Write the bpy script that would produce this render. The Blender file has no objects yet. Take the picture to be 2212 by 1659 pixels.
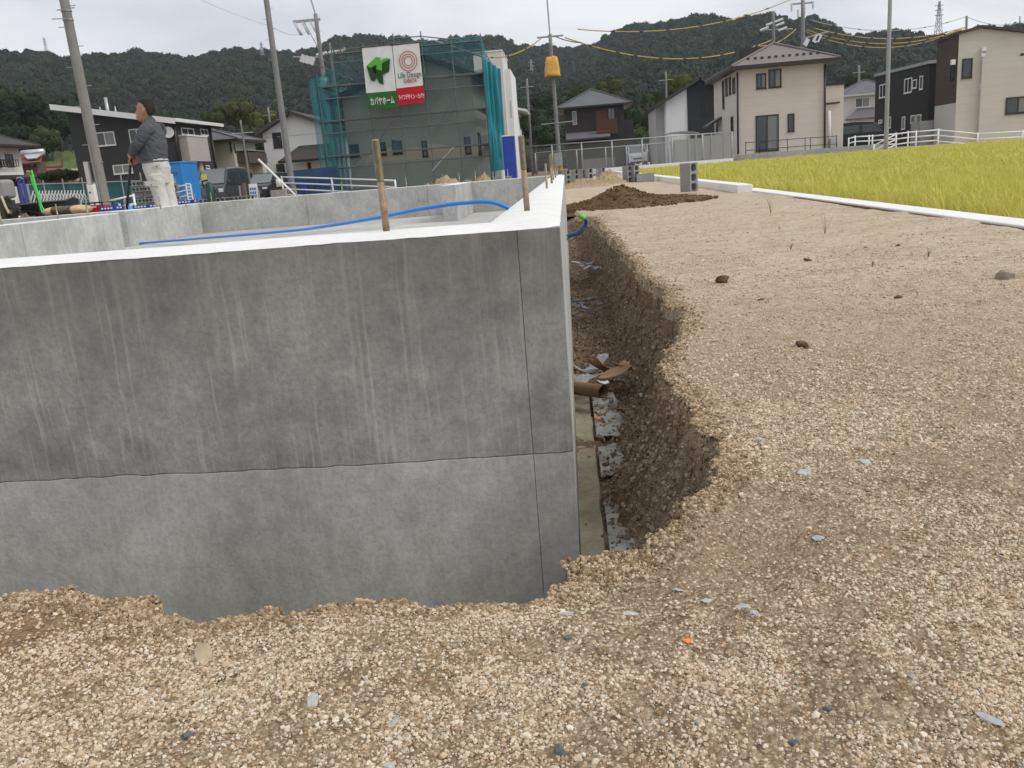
import bpy, bmesh, math, random
import numpy as np
from mathutils import Vector, Matrix, Euler
random.seed(7); rng = np.random.default_rng(7)
S = bpy.context.scene
COL = S.collection
rad = math.radians
# ------------------------------------------------------------------ camera
PW, PH, PF, ZC = 2212.0, 1659.0, 1838.0, 0.505       # photo units (px), focal length in px, eye height above the gravel
_v1 = np.array([1221 - PW/2, 358 - PH/2, PF]); _hd = np.array([1, -.0793, 0.])
AY = _v1/np.linalg.norm(_v1); _dn = np.cross(AY, _hd); _dn /= np.linalg.norm(_dn)
if _dn[1] < 0: _dn = -_dn
AX = np.cross(_dn, AY); CR = np.array([AX, AY, -_dn]); CC = np.array([0, 0, ZC])
def ray(px, py): return CR @ np.array([px - PW/2, py - PH/2, PF])
def onz(px, py, z=0.): d = ray(px, py); return CC + d*(z - ZC)/d[2]
def aty(px, py, y): d = ray(px, py); return CC + d*y/d[1]
def atx(px, py, x): d = ray(px, py); return CC + d*x/d[0]
cam = bpy.data.cameras.new('camera'); camo = bpy.data.objects.new('camera', cam); COL.objects.link(camo)
_r, _u, _b = CR @ [1, 0, 0], CR @ [0, -1, 0], CR @ [0, 0, -1]
camo.matrix_world = Matrix(((_r[0], _u[0], _b[0], 0), (_r[1], _u[1], _b[1], 0), (_r[2], _u[2], _b[2], ZC), (0, 0, 0, 1)))
cam.sensor_width = 36; cam.lens = PF/PW*36; cam.clip_start = .05; cam.clip_end = 6000
S.camera = camo
# ------------------------------------------------------------------ sky, sun, exposure
SUN_EL, SUN_AZ = rad(46), rad(106)                     # soft overcast light from the right, a little behind the camera
w = bpy.data.worlds.new('World'); S.world = w; w.use_nodes = True
nt = w.node_tree; nt.nodes.clear()
def wn(t): return nt.nodes.new(t)
sky = wn('ShaderNodeTexSky'); sky.sky_type = 'NISHITA'; sky.sun_disc = False
sky.sun_elevation = SUN_EL; sky.sun_rotation = SUN_AZ
hsv = wn('ShaderNodeHueSaturation'); hsv.inputs['Saturation'].default_value = .25
tc = wn('ShaderNodeTexCoord'); mp = wn('ShaderNodeMapping'); mp.inputs['Scale'].default_value = (1, 1, 2.6)
n1 = wn('ShaderNodeTexNoise'); n1.inputs['Scale'].default_value = 3.1; n1.inputs['Detail'].default_value = 6; n1.inputs['Roughness'].default_value = .55
n1.inputs['Distortion'].default_value = .35
rp = wn('ShaderNodeValToRGB'); e = rp.color_ramp.elements
e[0].position = .36; e[0].color = (.56, .58, .63, 1); e[1].position = .64; e[1].color = (.86, .865, .88, 1)
vm = wn('ShaderNodeVectorMath'); vm.operation = 'SCALE'; vm.inputs['Scale'].default_value = 9.6
mx = wn('ShaderNodeMix'); mx.data_type = 'RGBA'; mx.inputs[0].default_value = .9
bg = wn('ShaderNodeBackground'); bg.inputs['Strength'].default_value = .1
wo = wn('ShaderNodeOutputWorld'); L = nt.links.new
L(sky.outputs[0], hsv.inputs['Color']); L(tc.outputs['Generated'], mp.inputs[0]); L(mp.outputs[0], n1.inputs['Vector'])
L(n1.outputs[0], rp.inputs[0]); L(rp.outputs[0], vm.inputs[0]); L(hsv.outputs[0], mx.inputs[6]); L(vm.outputs[0], mx.inputs[7])
L(mx.outputs[2], bg.inputs[0]); L(bg.outputs[0], wo.inputs[0])
sl = bpy.data.lights.new('sun', 'SUN'); sl.energy = 1.5; sl.angle = rad(24); sl.color = (1, .965, .91)
so = bpy.data.objects.new('sun', sl); COL.objects.link(so)
_sd = Vector((math.cos(SUN_EL)*math.sin(SUN_AZ), math.cos(SUN_EL)*math.cos(SUN_AZ), math.sin(SUN_EL)))
so.rotation_euler = _sd.to_track_quat('Z', 'Y').to_euler(); so.location = (30, 10, 60)
S.view_settings.view_transform = 'Standard'; S.view_settings.look = 'None'; S.view_settings.exposure = 0.42; S.view_settings.gamma = 1
S.render.engine = 'CYCLES'; S.cycles.use_denoising = True; S.cycles.max_bounces = 6; S.cycles.transparent_max_bounces = 24
S.cycles.caustics_reflective = False; S.cycles.caustics_refractive = False
# ------------------------------------------------------------------ helpers: nodes, meshes, things
class NT:
    """tiny wrapper for building node materials"""
    def __init__(s, name):
        s.m = bpy.data.materials.new(name); s.m.use_nodes = True; s.t = s.m.node_tree; s.N = s.t.nodes; s.L = s.t.links.new
        s.b = s.N['Principled BSDF']; s.out = s.N['Material Output']
    def n(s, t, **k):
        o = s.N.new(t)
        for a, v in k.items(): setattr(o, a, v)
        return o
    def set(s, sock, v):
        if isinstance(v, bpy.types.NodeSocket): s.L(v, sock)
        else: sock.default_value = v
    def pos(s): return s.n('ShaderNodeNewGeometry').outputs['Position']
    def scale(s, v, k):
        o = s.n('ShaderNodeMapping'); s.L(v, o.inputs[0]); o.inputs['Scale'].default_value = k; return o.outputs[0]
    def noise(s, v, sc, det=4, ro=.55, dist=0):
        o = s.n('ShaderNodeTexNoise'); s.L(v, o.inputs['Vector']); o.inputs['Scale'].default_value = sc; o.inputs['Detail'].default_value = det
        o.inputs['Roughness'].default_value = ro; o.inputs['Distortion'].default_value = dist; return o.outputs[0]
    def voro(s, v, sc, out=0, feat='F1'):
        o = s.n('ShaderNodeTexVoronoi', feature=feat); s.L(v, o.inputs['Vector']); o.inputs['Scale'].default_value = sc; return o.outputs[out]
    def ramp(s, f, stops):
        o = s.n('ShaderNodeValToRGB'); s.L(f, o.inputs[0]); e = o.color_ramp.elements
        while len(e) < len(stops): e.new(.5)
        for a, (p, c) in zip(e, stops): a.position = p; a.color = (c, c, c, 1) if not hasattr(c, '__len__') else (*c[:3], 1)
        return o.outputs[0]
    def mix(s, f, a, b, mode='MIX'):
        o = s.n('ShaderNodeMix', data_type='RGBA', blend_type=mode); s.set(o.inputs[0], f)
        for i, v in ((6, a), (7, b)):
            if isinstance(v, bpy.types.NodeSocket): s.L(v, o.inputs[i])
            else: o.inputs[i].default_value = (*v[:3], 1) if hasattr(v, '__len__') else (v, v, v, 1)
        return o.outputs[2]
    def math(s, op, a, b=0., c=0.):
        o = s.n('ShaderNodeMath', operation=op)
        for i, v in enumerate((a, b, c)): s.set(o.inputs[i], v)
        return o.outputs[0]
    def xyz(s, v): o = s.n('ShaderNodeSeparateXYZ'); s.L(v, o.inputs[0]); return o.outputs
    def comb(s, x, y, z):
        o = s.n('ShaderNodeCombineXYZ')
        for i, v in enumerate((x, y, z)): s.set(o.inputs[i], v)
        return o.outputs[0]
    def bump(s, h, st=.3, d=.01):
        o = s.n('ShaderNodeBump'); s.L(h, o.inputs['Height']); o.inputs['Strength'].default_value = st; o.inputs['Distance'].default_value = d
        s.L(o.outputs[0], s.b.inputs['Normal'])
    def fin(s, col=None, rough=.7, metal=0., spec=None):
        if col is not None: 
            if isinstance(col, bpy.types.NodeSocket): s.L(col, s.b.inputs['Base Color'])
            else: s.b.inputs['Base Color'].default_value = (*col[:3], 1)
        s.set(s.b.inputs['Roughness'], rough); s.b.inputs['Metallic'].default_value = metal
        if spec is not None: s.b.inputs['Specular IOR Level'].default_value = spec
        return s.m
MATS = {}
def M(name, col, rough=.7, metal=0., var=.12, sc=1.5, spec=.4, bump=0., bsc=40):
    """plain painted / weathered surface: base colour with mottling at two scales, optional fine relief"""
    if name in MATS: return MATS[name]
    t = NT(name); p = t.pos(); a = t.noise(p, sc, 5, .6); b = t.noise(p, sc*9, 3, .6)
    c = np.array(col, float); lo, hi = np.clip(c*(1-var), 0, 1), np.clip(c*(1+var), 0, 1)
    f = t.math('ADD', t.math('MULTIPLY', a, .65), t.math('MULTIPLY', b, .35))
    k = t.ramp(f, [(.34, lo), (.66, hi)])
    if bump: t.bump(t.noise(p, bsc, 4, .6), bump, .01)
    MATS[name] = t.fin(k, t.math('ADD', t.math('MULTIPLY', b, .15), max(rough-.075, .02)), metal, spec); return MATS[name]
def glass(name='window_glass', col=(.035, .042, .048), rough=.08):
    if name in MATS: return MATS[name]
    t = NT(name); p = t.pos(); t.bump(t.noise(p, .7, 2), .04, .05)
    MATS[name] = t.fin(t.mix(t.noise(p, .5, 2), np.array(col)*.7, np.array(col)*1.4), rough, 0, .6); return MATS[name]
def siding(name, col, pitch=.15, var=.10, vert=False, rough=.75, depth=.5):
    """board / panel cladding: fine relief at the board pitch"""
    if name in MATS: return MATS[name]
    t = NT(name); p = t.pos(); X = t.xyz(p); z = X[2]
    fr = t.math('FRACT', t.math('DIVIDE', z, pitch)); g = t.math('LESS_THAN', fr, .1)
    if vert: g = t.math('LESS_THAN', t.math('FRACT', t.math('DIVIDE', t.math('ADD', X[0], X[1]), pitch)), .1)
    a = t.noise(p, .8, 4); b = t.noise(t.scale(p, (3, 3, 14)), 1.5, 3); c = np.array(col, float)
    k = t.ramp(t.math('ADD', t.math('MULTIPLY', a, .6), t.math('MULTIPLY', b, .4)), [(.33, c*(1-var)), (.67, np.clip(c*(1+var), 0, 1))])
    t.bump(t.math('SUBTRACT', 1., g), depth if depth > .9 else .18, .012)
    MATS[name] = t.fin(t.mix(t.math('MULTIPLY', g, .35 if depth > .9 else .12), k, c*.45), rough, 0, .3); return MATS[name]

class MB:
    """collects boxes, tubes, prisms ... and links them as ONE mesh object"""
    def __init__(s): s.v = []; s.f = []; s.mi = []; s.cur = 0
    def add(s, vs, fs):
        o = len(s.v); s.v += [tuple(map(float, p)) for p in vs]; s.f += [tuple(i+o for i in f) for f in fs]; s.mi += [s.cur]*len(fs); return s
    def box(s, x0, x1, y0, y1, z0, z1, bev=0.):
        if bev:
            b = bev; vs = []; 
            for (z, i) in ((z0, b), (z0+b, 0), (z1-b, 0), (z1, b)):
                vs += [(x0+i+ (b if i == 0 else 0)*0, y0+i, z), (x1-i, y0+i, z), (x1-i, y1-i, z), (x0+i, y1-i, z)]
            fs = [(3, 2, 1, 0), (12, 13, 14, 15)]
            for r in range(3):
                for k in range(4): fs.append((r*4+k, r*4+(k+1) % 4, r*4+4+(k+1) % 4, r*4+4+k))
            return s.add(vs, fs)
        return s.add([(x0, y0, z0), (x1, y0, z0), (x1, y1, z0), (x0, y1, z0), (x0, y0, z1), (x1, y0, z1), (x1, y1, z1), (x0, y1, z1)],
                     [(3, 2, 1, 0), (4, 5, 6, 7), (0, 1, 5, 4), (1, 2, 6, 5), (2, 3, 7, 6), (3, 0, 4, 7)])
    def obox(s, c, size, rot=(0, 0, 0)):
        m = Euler(rot).to_matrix(); h = [k/2 for k in size]; vs = []
        for z in (-1, 1):
            for x, y in ((-1, -1), (1, -1), (1, 1), (-1, 1)): vs.append(Vector(c) + m @ Vector((x*h[0], y*h[1], z*h[2])))
        return s.add(vs, [(3, 2, 1, 0), (4, 5, 6, 7), (0, 1, 5, 4), (1, 2, 6, 5), (2, 3, 7, 6), (3, 0, 4, 7)])
    def prism(s, poly, axis, a, b):
        """polygon in the plane across axis ('x': (y,z), 'y': (x,z), 'z': (x,y)) pulled from a to b"""
        n = len(poly); P = lambda p, t: {'x': (t, p[0], p[1]), 'y': (p[0], t, p[1]), 'z': (p[0], p[1], t)}[axis]
        vs = [P(p, a) for p in poly] + [P(p, b) for p in poly]
        fs = [tuple(range(n-1, -1, -1)), tuple(range(n, 2*n))] + [(i, (i+1) % n, n+(i+1) % n, n+i) for i in range(n)]
        return s.add(vs, fs)
    def tube(s, pts, r, n=8, cap=True):
        pts = [Vector(p) for p in pts]; R = r if hasattr(r, '__len__') else [r]*len(pts); vs = []; fs = []
        t0 = (pts[1]-pts[0]).normalized(); up = Vector((0, 0, 1)) if abs(t0.z) < .9 else Vector((1, 0, 0)); nrm = (up - t0*up.dot(t0)).normalized()
        for i, p in enumerate(pts):
            t = (pts[min(i+1, len(pts)-1)] - pts[max(i-1, 0)]).normalized(); nrm = (nrm - t*nrm.dot(t)).normalized(); bn = t.cross(nrm)
            for k in range(n): a = 2*math.pi*k/n; vs.append(p + (nrm*math.cos(a) + bn*math.sin(a))*R[i])
        for i in range(len(pts)-1):
            for k in range(n): fs.append((i*n+k, i*n+(k+1) % n, (i+1)*n+(k+1) % n, (i+1)*n+k))
        if cap: fs += [tuple(range(n-1, -1, -1)), tuple((len(pts)-1)*n+k for k in range(n))]
        return s.add(vs, fs)
    def loft(s, rings, cap=True):
        """rings: lists of points, all the same length"""
        n = len(rings[0]); vs = [p for r in rings for p in r]; fs = []
        for i in range(len(rings)-1):
            for k in range(n): fs.append((i*n+k, i*n+(k+1) % n, (i+1)*n+(k+1) % n, (i+1)*n+k))
        if cap: fs += [tuple(range(n-1, -1, -1)), tuple((len(rings)-1)*n+k for k in range(n))]
        return s.add(vs, fs)
    def quad(s, a, b, c, d): return s.add([a, b, c, d], [(0, 1, 2, 3)])
    def mesh(s, name, org=(0, 0, 0)):
        me = bpy.data.meshes.new(name); o = Vector(org); me.from_pydata([Vector(p)-o for p in s.v], [], s.f)
        return me
    def build(s, name, mat, par=None, smooth=False, label=None, bevel=0., org=None):
        o = org if org is not None else (root_loc(par) if par else (0, 0, 0))
        me = s.mesh(name, o); mats = mat if isinstance(mat, (list, tuple)) else [mat]
        for m_ in mats: me.materials.append(m_)
        if len(mats) > 1: me.polygons.foreach_set('material_index', s.mi)
        bm = bmesh.new(); bm.from_mesh(me); bmesh.ops.recalc_face_normals(bm, faces=bm.faces); bm.to_mesh(me); bm.free()
        if smooth: me.polygons.foreach_set('use_smooth', [True]*len(me.polygons))
        ob = bpy.data.objects.new(name, me); COL.objects.link(ob)
        if par: ob.parent = par
        elif org is not None: ob.location = org
        if label: ob['label'] = label
        if bevel:
            b = ob.modifiers.new('b', 'BEVEL'); b.width = bevel; b.segments = 2; b.limit_method = 'ANGLE'; b.angle_limit = rad(40)
        return ob
RL = {}
def root_loc(o):
    while o.parent: o = o.parent
    return RL.get(o.name, tuple(o.location))
def tag(o, label, cat, group=None, kind=None):
    if label: o['label'] = label
    if cat: o['category'] = cat
    if group: o['group'] = group
    if kind: o['kind'] = kind
    return o
def thing(name, label, cat, loc=(0, 0, 0), group=None):
    o = bpy.data.objects.new(name, None); o.empty_display_size = .1; COL.objects.link(o); o.location = [float(c) for c in loc]; RL[o.name] = tuple(o.location)
    return tag(o, label, cat, group)
def one(name, label, cat, mb, mat, loc, group=None, **k):
    """a thing that is a single mesh with its origin at loc"""
    return tag(mb.build(name, mat, None, org=tuple(float(c) for c in loc), **k), label, cat, group)
def struct(o): o['kind'] = 'structure'; return o
def copytree(o, loc, rotz=0., label=None, par=None):
    c = o.copy(); COL.objects.link(c); c.parent = par
    if par is None:
        c.location = [float(q) for q in loc]; c.rotation_euler[2] = rotz; RL[c.name] = tuple(c.location)
        if label: c['label'] = label
    for ch in o.children: copytree(ch, None, 0, None, c)
    return c
# value noise (numpy)
def _hash(i, j, s): 
    h = (i*374761393 + j*668265263 + s*982451653).astype(np.int64) & 0x7fffffff
    h = ((h ^ (h >> 13))*1274126177) & 0x7fffffff
    return ((h ^ (h >> 16)) & 0xffff)/65535.0
def vnoise(x, y, s=0):
    xi, yi = np.floor(x).astype(np.int64), np.floor(y).astype(np.int64); fx, fy = x-xi, y-yi
    fx, fy = fx*fx*(3-2*fx), fy*fy*(3-2*fy)
    a, b, c, d = _hash(xi, yi, s), _hash(xi+1, yi, s), _hash(xi, yi+1, s), _hash(xi+1, yi+1, s)
    return (a*(1-fx)+b*fx)*(1-fy) + (c*(1-fx)+d*fx)*fy
def fbm(x, y, o=4, s=0, g=.5):
    x, y = np.asarray(x, float), np.asarray(y, float)
    t = 0; a = 1.; n = 0
    for k in range(o): t = t + a*(vnoise(x, y, s+k)-.5); n += a; a *= g; x = x*2.03+11.7; y = y*2.03+5.3
    return t/n
def sstep(a, b, x): t = np.clip((x-a)/(b-a), 0, 1); return t*t*(3-2*t)
def grid_mesh(name, X, Y, Z, mat, par=None, smooth=True, org=None, keep=None):
    """X,Y,Z 2-D arrays -> one mesh object"""
    h, w_ = X.shape; o = np.array(org if org is not None else (root_loc(par) if par else (0, 0, 0)), float)
    V = np.stack([X, Y, Z], -1).reshape(-1, 3) - o
    idx = np.arange(h*w_).reshape(h, w_); q = np.stack([idx[:-1, :-1], idx[:-1, 1:], idx[1:, 1:], idx[1:, :-1]], -1).reshape(-1, 4)
    if keep is not None: q = q[keep.reshape(-1)]
    me = bpy.data.meshes.new(name); me.vertices.add(len(V)); me.vertices.foreach_set('co', V.ravel().astype('f4'))
    me.loops.add(q.size); me.loops.foreach_set('vertex_index', q.ravel().astype('i4')); me.polygons.add(len(q))
    me.polygons.foreach_set('loop_start', np.arange(0, q.size, 4, dtype='i4')); me.update(calc_edges=True)
    if smooth: me.polygons.foreach_set('use_smooth', np.ones(len(q), bool))
    me.materials.append(mat); ob = bpy.data.objects.new(name, me); COL.objects.link(ob)
    if par: ob.parent = par
    elif org is not None: ob.location = [float(c) for c in org]
    return ob
def scatter(name, P, sc, rot, variants, label, cat, mat=None, par=None):
    """stuff: points carrying instances of a few small meshes (geometry nodes)"""
    me = bpy.data.meshes.new(name); n = len(P); me.vertices.add(n); me.vertices.foreach_set('co', np.asarray(P, 'f4').ravel())
    sc = np.asarray(sc, 'f4'); sc = np.repeat(sc[:, None], 3, 1) if sc.ndim == 1 else sc
    for nm, ty, arr in (('sc', 'FLOAT_VECTOR', sc), ('rot', 'FLOAT_VECTOR', np.asarray(rot, 'f4'))):
        a = me.attributes.new(nm, ty, 'POINT'); a.data.foreach_set('vector', arr.ravel())
    a = me.attributes.new('idx', 'INT', 'POINT'); a.data.foreach_set('value', rng.integers(0, len(variants), n).astype('i4'))
    ob = bpy.data.objects.new(name, me); COL.objects.link(ob)
    vc = bpy.data.collections.new(name+'_pieces')
    for i, m_ in enumerate(variants): vc.objects.link(bpy.data.objects.new('%s_piece_%02d' % (name, i), m_))
    g = bpy.data.node_groups.new(name, 'GeometryNodeTree')
    g.interface.new_socket('Geometry', in_out='INPUT', socket_type='NodeSocketGeometry'); g.interface.new_socket('Geometry', in_out='OUTPUT', socket_type='NodeSocketGeometry')
    N = g.nodes.new; gi, go, ip, ci = N('NodeGroupInput'), N('NodeGroupOutput'), N('GeometryNodeInstanceOnPoints'), N('GeometryNodeCollectionInfo')
    ci.inputs['Collection'].default_value = vc; ci.inputs['Separate Children'].default_value = True; ci.inputs['Reset Children'].default_value = True
    def attr(nm, ty):
        o = N('GeometryNodeInputNamedAttribute'); o.data_type = ty; o.inputs['Name'].default_value = nm; return o.outputs[0]
    e2r = N('FunctionNodeEulerToRotation'); K = g.links.new
    K(gi.outputs[0], ip.inputs['Points']); K(ci.outputs[0], ip.inputs['Instance']); ip.inputs['Pick Instance'].default_value = True
    K(attr('idx', 'INT'), ip.inputs['Instance Index']); K(attr('rot', 'FLOAT_VECTOR'), e2r.inputs[0]); K(e2r.outputs[0], ip.inputs['Rotation'])
    K(attr('sc', 'FLOAT_VECTOR'), ip.inputs['Scale']); K(ip.outputs[0], go.inputs[0])
    md = ob.modifiers.new('scatter', 'NODES'); md.node_group = g
    if par: ob.parent = par
    return tag(ob, label, cat, kind='stuff')
def ico(name, sub, amp, mat, seed=0, sq=(1, 1, 1), smooth=True, freq=1.6):
    bm = bmesh.new(); bmesh.ops.create_icosphere(bm, subdivisions=sub, radius=1)
    from mathutils import noise as mn
    for v in bm.verts:
        q = v.co*freq + Vector((seed*7.3, seed*3.1, seed*1.7)); k = 1 + amp*mn.noise(q) + amp*.5*mn.noise(q*2.3)
        v.co = Vector((v.co.x*k*sq[0], v.co.y*k*sq[1], v.co.z*k*sq[2]))
    me = bpy.data.meshes.new(name); bm.to_mesh(me); bm.free(); me.materials.append(mat)
    if smooth: me.polygons.foreach_set('use_smooth', [True]*len(me.polygons))
    return me
# ================================================================== GROUND (one sheet to the horizon, with the trench round the foundation)
WX, WY = -.019, 1.722                      # outer faces of the right and the front foundation wall
TR = [(-9, 1.06), (-1.6, 1.05), (-.84, 1.04), (-.73, 1.035), (-.60, 1.0), (-.54, .955), (-.47, .91), (-.42, .95), (-.34, .965), (-.24, .985), (-.16, .97), (-.07, .985), (-.01, 1.05), (.06, 1.08), (.11, 1.14),
      (.20, 1.25), (.235, 1.36), (.25, 1.47), (.225, 1.57), (.235, 1.7), (.22, 1.86), (.205, 2.05), (.25, 2.3), (.33, 2.6), (.37, 2.85), (.34, 3.1), (.36, 3.35), (.32, 3.9), (.33, 4.5), (.29, 5.1), (.30, 5.7),
      (.26, 6.6), (.24, 7.6), (.16, 8.6), (.1, 9.6), (.08, 11.6), (-9, 11.6)]
TRP = np.array(TR)
def trench_d(x, y):
    """signed distance to the rim of the trench, positive inside"""
    sh = x.shape; P = np.stack([x.ravel(), y.ravel()], 1); best = np.full(len(P), 1e9); ins = np.zeros(len(P), bool); n = len(TRP)
    for i in range(n):
        a, b = TRP[i], TRP[(i+1) % n]; ab = b-a; t = np.clip(((P-a) @ ab)/(ab @ ab), 0, 1); d = np.hypot(*(P-a-t[:, None]*ab).T); best = np.minimum(best, d)
        c = (a[1] > P[:, 1]) != (b[1] > P[:, 1])
        with np.errstate(divide='ignore', invalid='ignore'): ins ^= c & (P[:, 0] < (b[0]-a[0])*(P[:, 1]-a[1])/(b[1]-a[1]) + a[0])
    return np.where(ins, best, -best).reshape(sh)
def ground_z(x, y, fine=True):
    x, y = np.asarray(x, float), np.asarray(y, float); r = np.hypot(x, y)
    z = .022*fbm(x*.8, y*.8, 4, 3) + .02*fbm(x*4, y*4, 3, 9)
    if fine: z = z + .016*fbm(x*15, y*15, 3, 17)*np.exp(-r/12) + .010*fbm(x*45, y*45, 2, 23)*np.exp(-r/5)
    z = z*np.where(r > 40, .3, 1.)
    z = z - .026*np.exp(-((y-1.02)/.12)**2)*sstep(.35, .2, x) + .004*np.exp(-(((x+.78)/.25)**2 + ((y-1.0)/.14)**2)) - .012*np.exp(-(((x+.05)/.14)**2+((y-1.02)/.12)**2))
    near = (np.abs(x) < 10) & (y > .2) & (y < 13)
    if near.any():
        d = np.full(x.shape, -1.); xs, ys = x[near], y[near]
        j = .045*fbm(xs*8, ys*8, 3, 31) + .045*fbm(xs*24, ys*24, 2, 37) + .02*fbm(xs*70, ys*70, 2, 39)
        d[near] = trench_d(xs, ys) + j
        wd = (.17 + .06*fbm(x*3, y*3, 2, 41))*(1-.4*sstep(1.5, 1.3, y)*sstep(.02, -.08, x)); dep = .345 + .05*fbm(x*2, y*2, 2, 43)
        dep = dep*(1 + .9*sstep(1.95, 1.78, y)*sstep(0.0, -.06, x))*(1 - .75*sstep(5.5, 9.5, y))*np.where(x > -8.6, 1, 0)
        z = z - dep*sstep(0, 1, d/np.maximum(wd, .03))*.7 - dep*.3*sstep(0, .022, d)
        z = z + .008*np.exp(-((d+.03)/.04)**2)*(.2+fbm(x*6, y*6, 2, 47)) + sstep(.0, .05, d)*(.055*fbm(x*17, y*17, 3, 51) + .03*fbm(x*50, y*50, 2, 53))*(1-.5*sstep(4, 9, y)) + .06*np.exp(-(((x-.42)/.16)**2+((y-8.0)/.8)**2))
        inside = near & (x < WX-.05) & (y > WY+.05) & (y < 11.3) & (x > -8.5)
        z = np.where(inside, -.47, z)
    z = z - .62*sstep(2.62, 2.9, x)*sstep(-3, -2.5, y)*(1-sstep(46.5, 47.5, y))*(1-sstep(60, 62, x))        # the paddy lies lower
    z = z - .22*sstep(16, 34, y)*sstep(2, -4, x)*(1-sstep(120, 200, y))                                     # lots and lane on the left lie lower
    return z
def lines(lo, hi, f0, f1, d0, grow):
    a = list(np.arange(f0, f1+1e-6, d0)); d = d0
    while a[-1] < hi: d *= grow; a.append(a[-1]+d)
    d = d0; b = []
    p = f0
    while p > lo: d *= grow; p -= d; b.append(p)
    return np.array(b[::-1]+a)
gx = lines(-1500, 1500, -1.35, 1.05, .0115, 1.065); gy = lines(-60, 1700, .5, 2.4, .0115, 1.0125)
GX, GY = np.meshgrid(gx, gy); GZ = ground_z(GX, GY)
t = NT('gravel_ground'); p = t.pos(); X = t.xyz(p)
big = t.noise(p, 1.1, 5, .6); mid = t.noise(p, 9, 4, .6); grn = t.voro(p, 170, 1); cell = t.voro(p, 170); grn2 = t.voro(p, 60, 1); cel2 = t.voro(p, 60)
gray = t.n('ShaderNodeRGBToBW'); t.L(grn, gray.inputs[0]); g2 = t.n('ShaderNodeRGBToBW'); t.L(grn2, g2.inputs[0])
c = t.ramp(gray.outputs[0], [(.15, (.13, .082, .045)), (.45, (.28, .20, .12)), (.7, (.50, .395, .27)), (.95, (.74, .64, .50))])
c2 = t.ramp(g2.outputs[0], [(.1, (.15, .098, .055)), (.5, (.33, .245, .155)), (.95, (.60, .49, .355))])  # both ramps lowered to stand in for shadows between the pebbles
c = t.mix(.42, c, c2)
c = t.mix(t.ramp(cell, [(.25, 0.), (.75, .55)]), c, (.16, .105, .06))
damp = t.ramp(t.math('ADD', t.math('MULTIPLY', big, .6), t.math('MULTIPLY', mid, .4)), [(.36, .45), (.54, 0.)])
c = t.mix(damp, c, (.24, .165, .10))
mv = t.n('ShaderNodeVectorMath', operation='DISTANCE'); t.L(t.scale(p, (1., 1.7, 0)), mv.inputs[0]); mv.inputs[1].default_value = (-.72, 1.58, 0); mf = t.ramp(t.math('ADD', mv.outputs['Value'], t.math('MULTIPLY', t.noise(p, 7, 4, .6), .28)), [(.30, .85), (.48, 0.)]); c = t.mix(mf, c, t.ramp(t.noise(p, 60, 4, .7), [(.35, (.15, .088, .042)), (.65, (.33, .215, .115))]))
# fresh soil where the trench was cut, pale dry crust on the trodden lot
deep = t.ramp(X[2], [(.0, 0), (1, 1)]); 
cut = t.math('MULTIPLY', t.math('LESS_THAN', X[2], -.045), t.math('LESS_THAN', X[0], 2.4))
cn = t.ramp(t.noise(p, 26, 5, .65), [(.3, (.11, .08, .053)), (.52, (.21, .158, .105)), (.72, (.36, .29, .21))])
cutf = t.n('ShaderNodeMapRange'); t.L(X[2], cutf.inputs[0]); cutf.inputs[1].default_value = -.02; cutf.inputs[2].default_value = -.11; cutf.inputs[3].default_value = 0; cutf.inputs[4].default_value = .86
c = t.mix(t.math('MULTIPLY', cutf.outputs[0], t.math('LESS_THAN', X[0], 2.4)), c, cn)
dryf = t.n('ShaderNodeMapRange'); t.L(X[1], dryf.inputs[0]); dryf.inputs[1].default_value = .9; dryf.inputs[2].default_value = 3.6; dryf.inputs[3].default_value = 0; dryf.inputs[4].default_value = .8
dry = t.math('MULTIPLY', dryf.outputs[0], t.math('GREATER_THAN', X[2], -.045))
pale = t.ramp(t.noise(t.scale(p, (5, 9, 6)), 3.5, 8, .78), [(.30, (.26, .185, .115)), (.42, (.50, .395, .28)), (.52, (.65, .545, .41)), (.7, (.76, .665, .53))])
c = t.mix(dry, c, pale); c = t.mix(t.math('MULTIPLY', t.ramp(t.noise(t.scale(p, (1, 1.5, 1)), 2.4, 6, .75), [(.38, 1.), (.54, 0.)]), .42), c, (.33, .24, .155)); spk = t.math('MULTIPLY', t.ramp(t.noise(p, 42, 4, .75), [(.34, 1.), (.45, 0.)]), t.math('MULTIPLY', dry, .75)); c = t.mix(spk, c, (.20, .14, .085))
hgt = t.math('ADD', t.math('MULTIPLY', t.math('SUBTRACT', 1., cel2), .6), t.math('MULTIPLY', t.math('SUBTRACT', 1., cell), .5))
t.bump(t.math('ADD', hgt, t.math('MULTIPLY', t.noise(p, 30, 5, .7), 1.2)), .8, .012)
MG = t.fin(c, .92, 0, .2)
struct(grid_mesh('ground', GX, GY, GZ, MG))
# loose gravel: real pebbles over the near lot and the trench banks
def pebble_mat(name, stops, rough=.85):
    t = NT(name); oi = t.n('ShaderNodeObjectInfo'); p = t.pos()
    c = t.ramp(oi.outputs['Random'], stops); c = t.mix(t.math('MULTIPLY', t.noise(p, 260, 3, .7), .4), c, (.34, .225, .12)); t.bump(t.noise(p, 420, 3, .7), .35, .002)
    return t.fin(c, rough, 0, .25)
MPB = pebble_mat('pebble', [(0, (.22, .15, .085)), (.12, (.34, .248, .155)), (.3, (.48, .375, .255)), (.55, (.61, .50, .365)), (.75, (.72, .625, .49)), (.88, (.80, .735, .62)), (.945, (.62, .41, .26)), (.975, (.33, .32, .30)), (1, (.82, .77, .66))])
MPD = pebble_mat('bank_pebble', [(0, (.10, .075, .05)), (.3, (.18, .135, .09)), (.6, (.29, .225, .155)), (.85, (.42, .35, .26)), (.95, (.25, .255, .25)), (1, (.55, .50, .42))])
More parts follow.
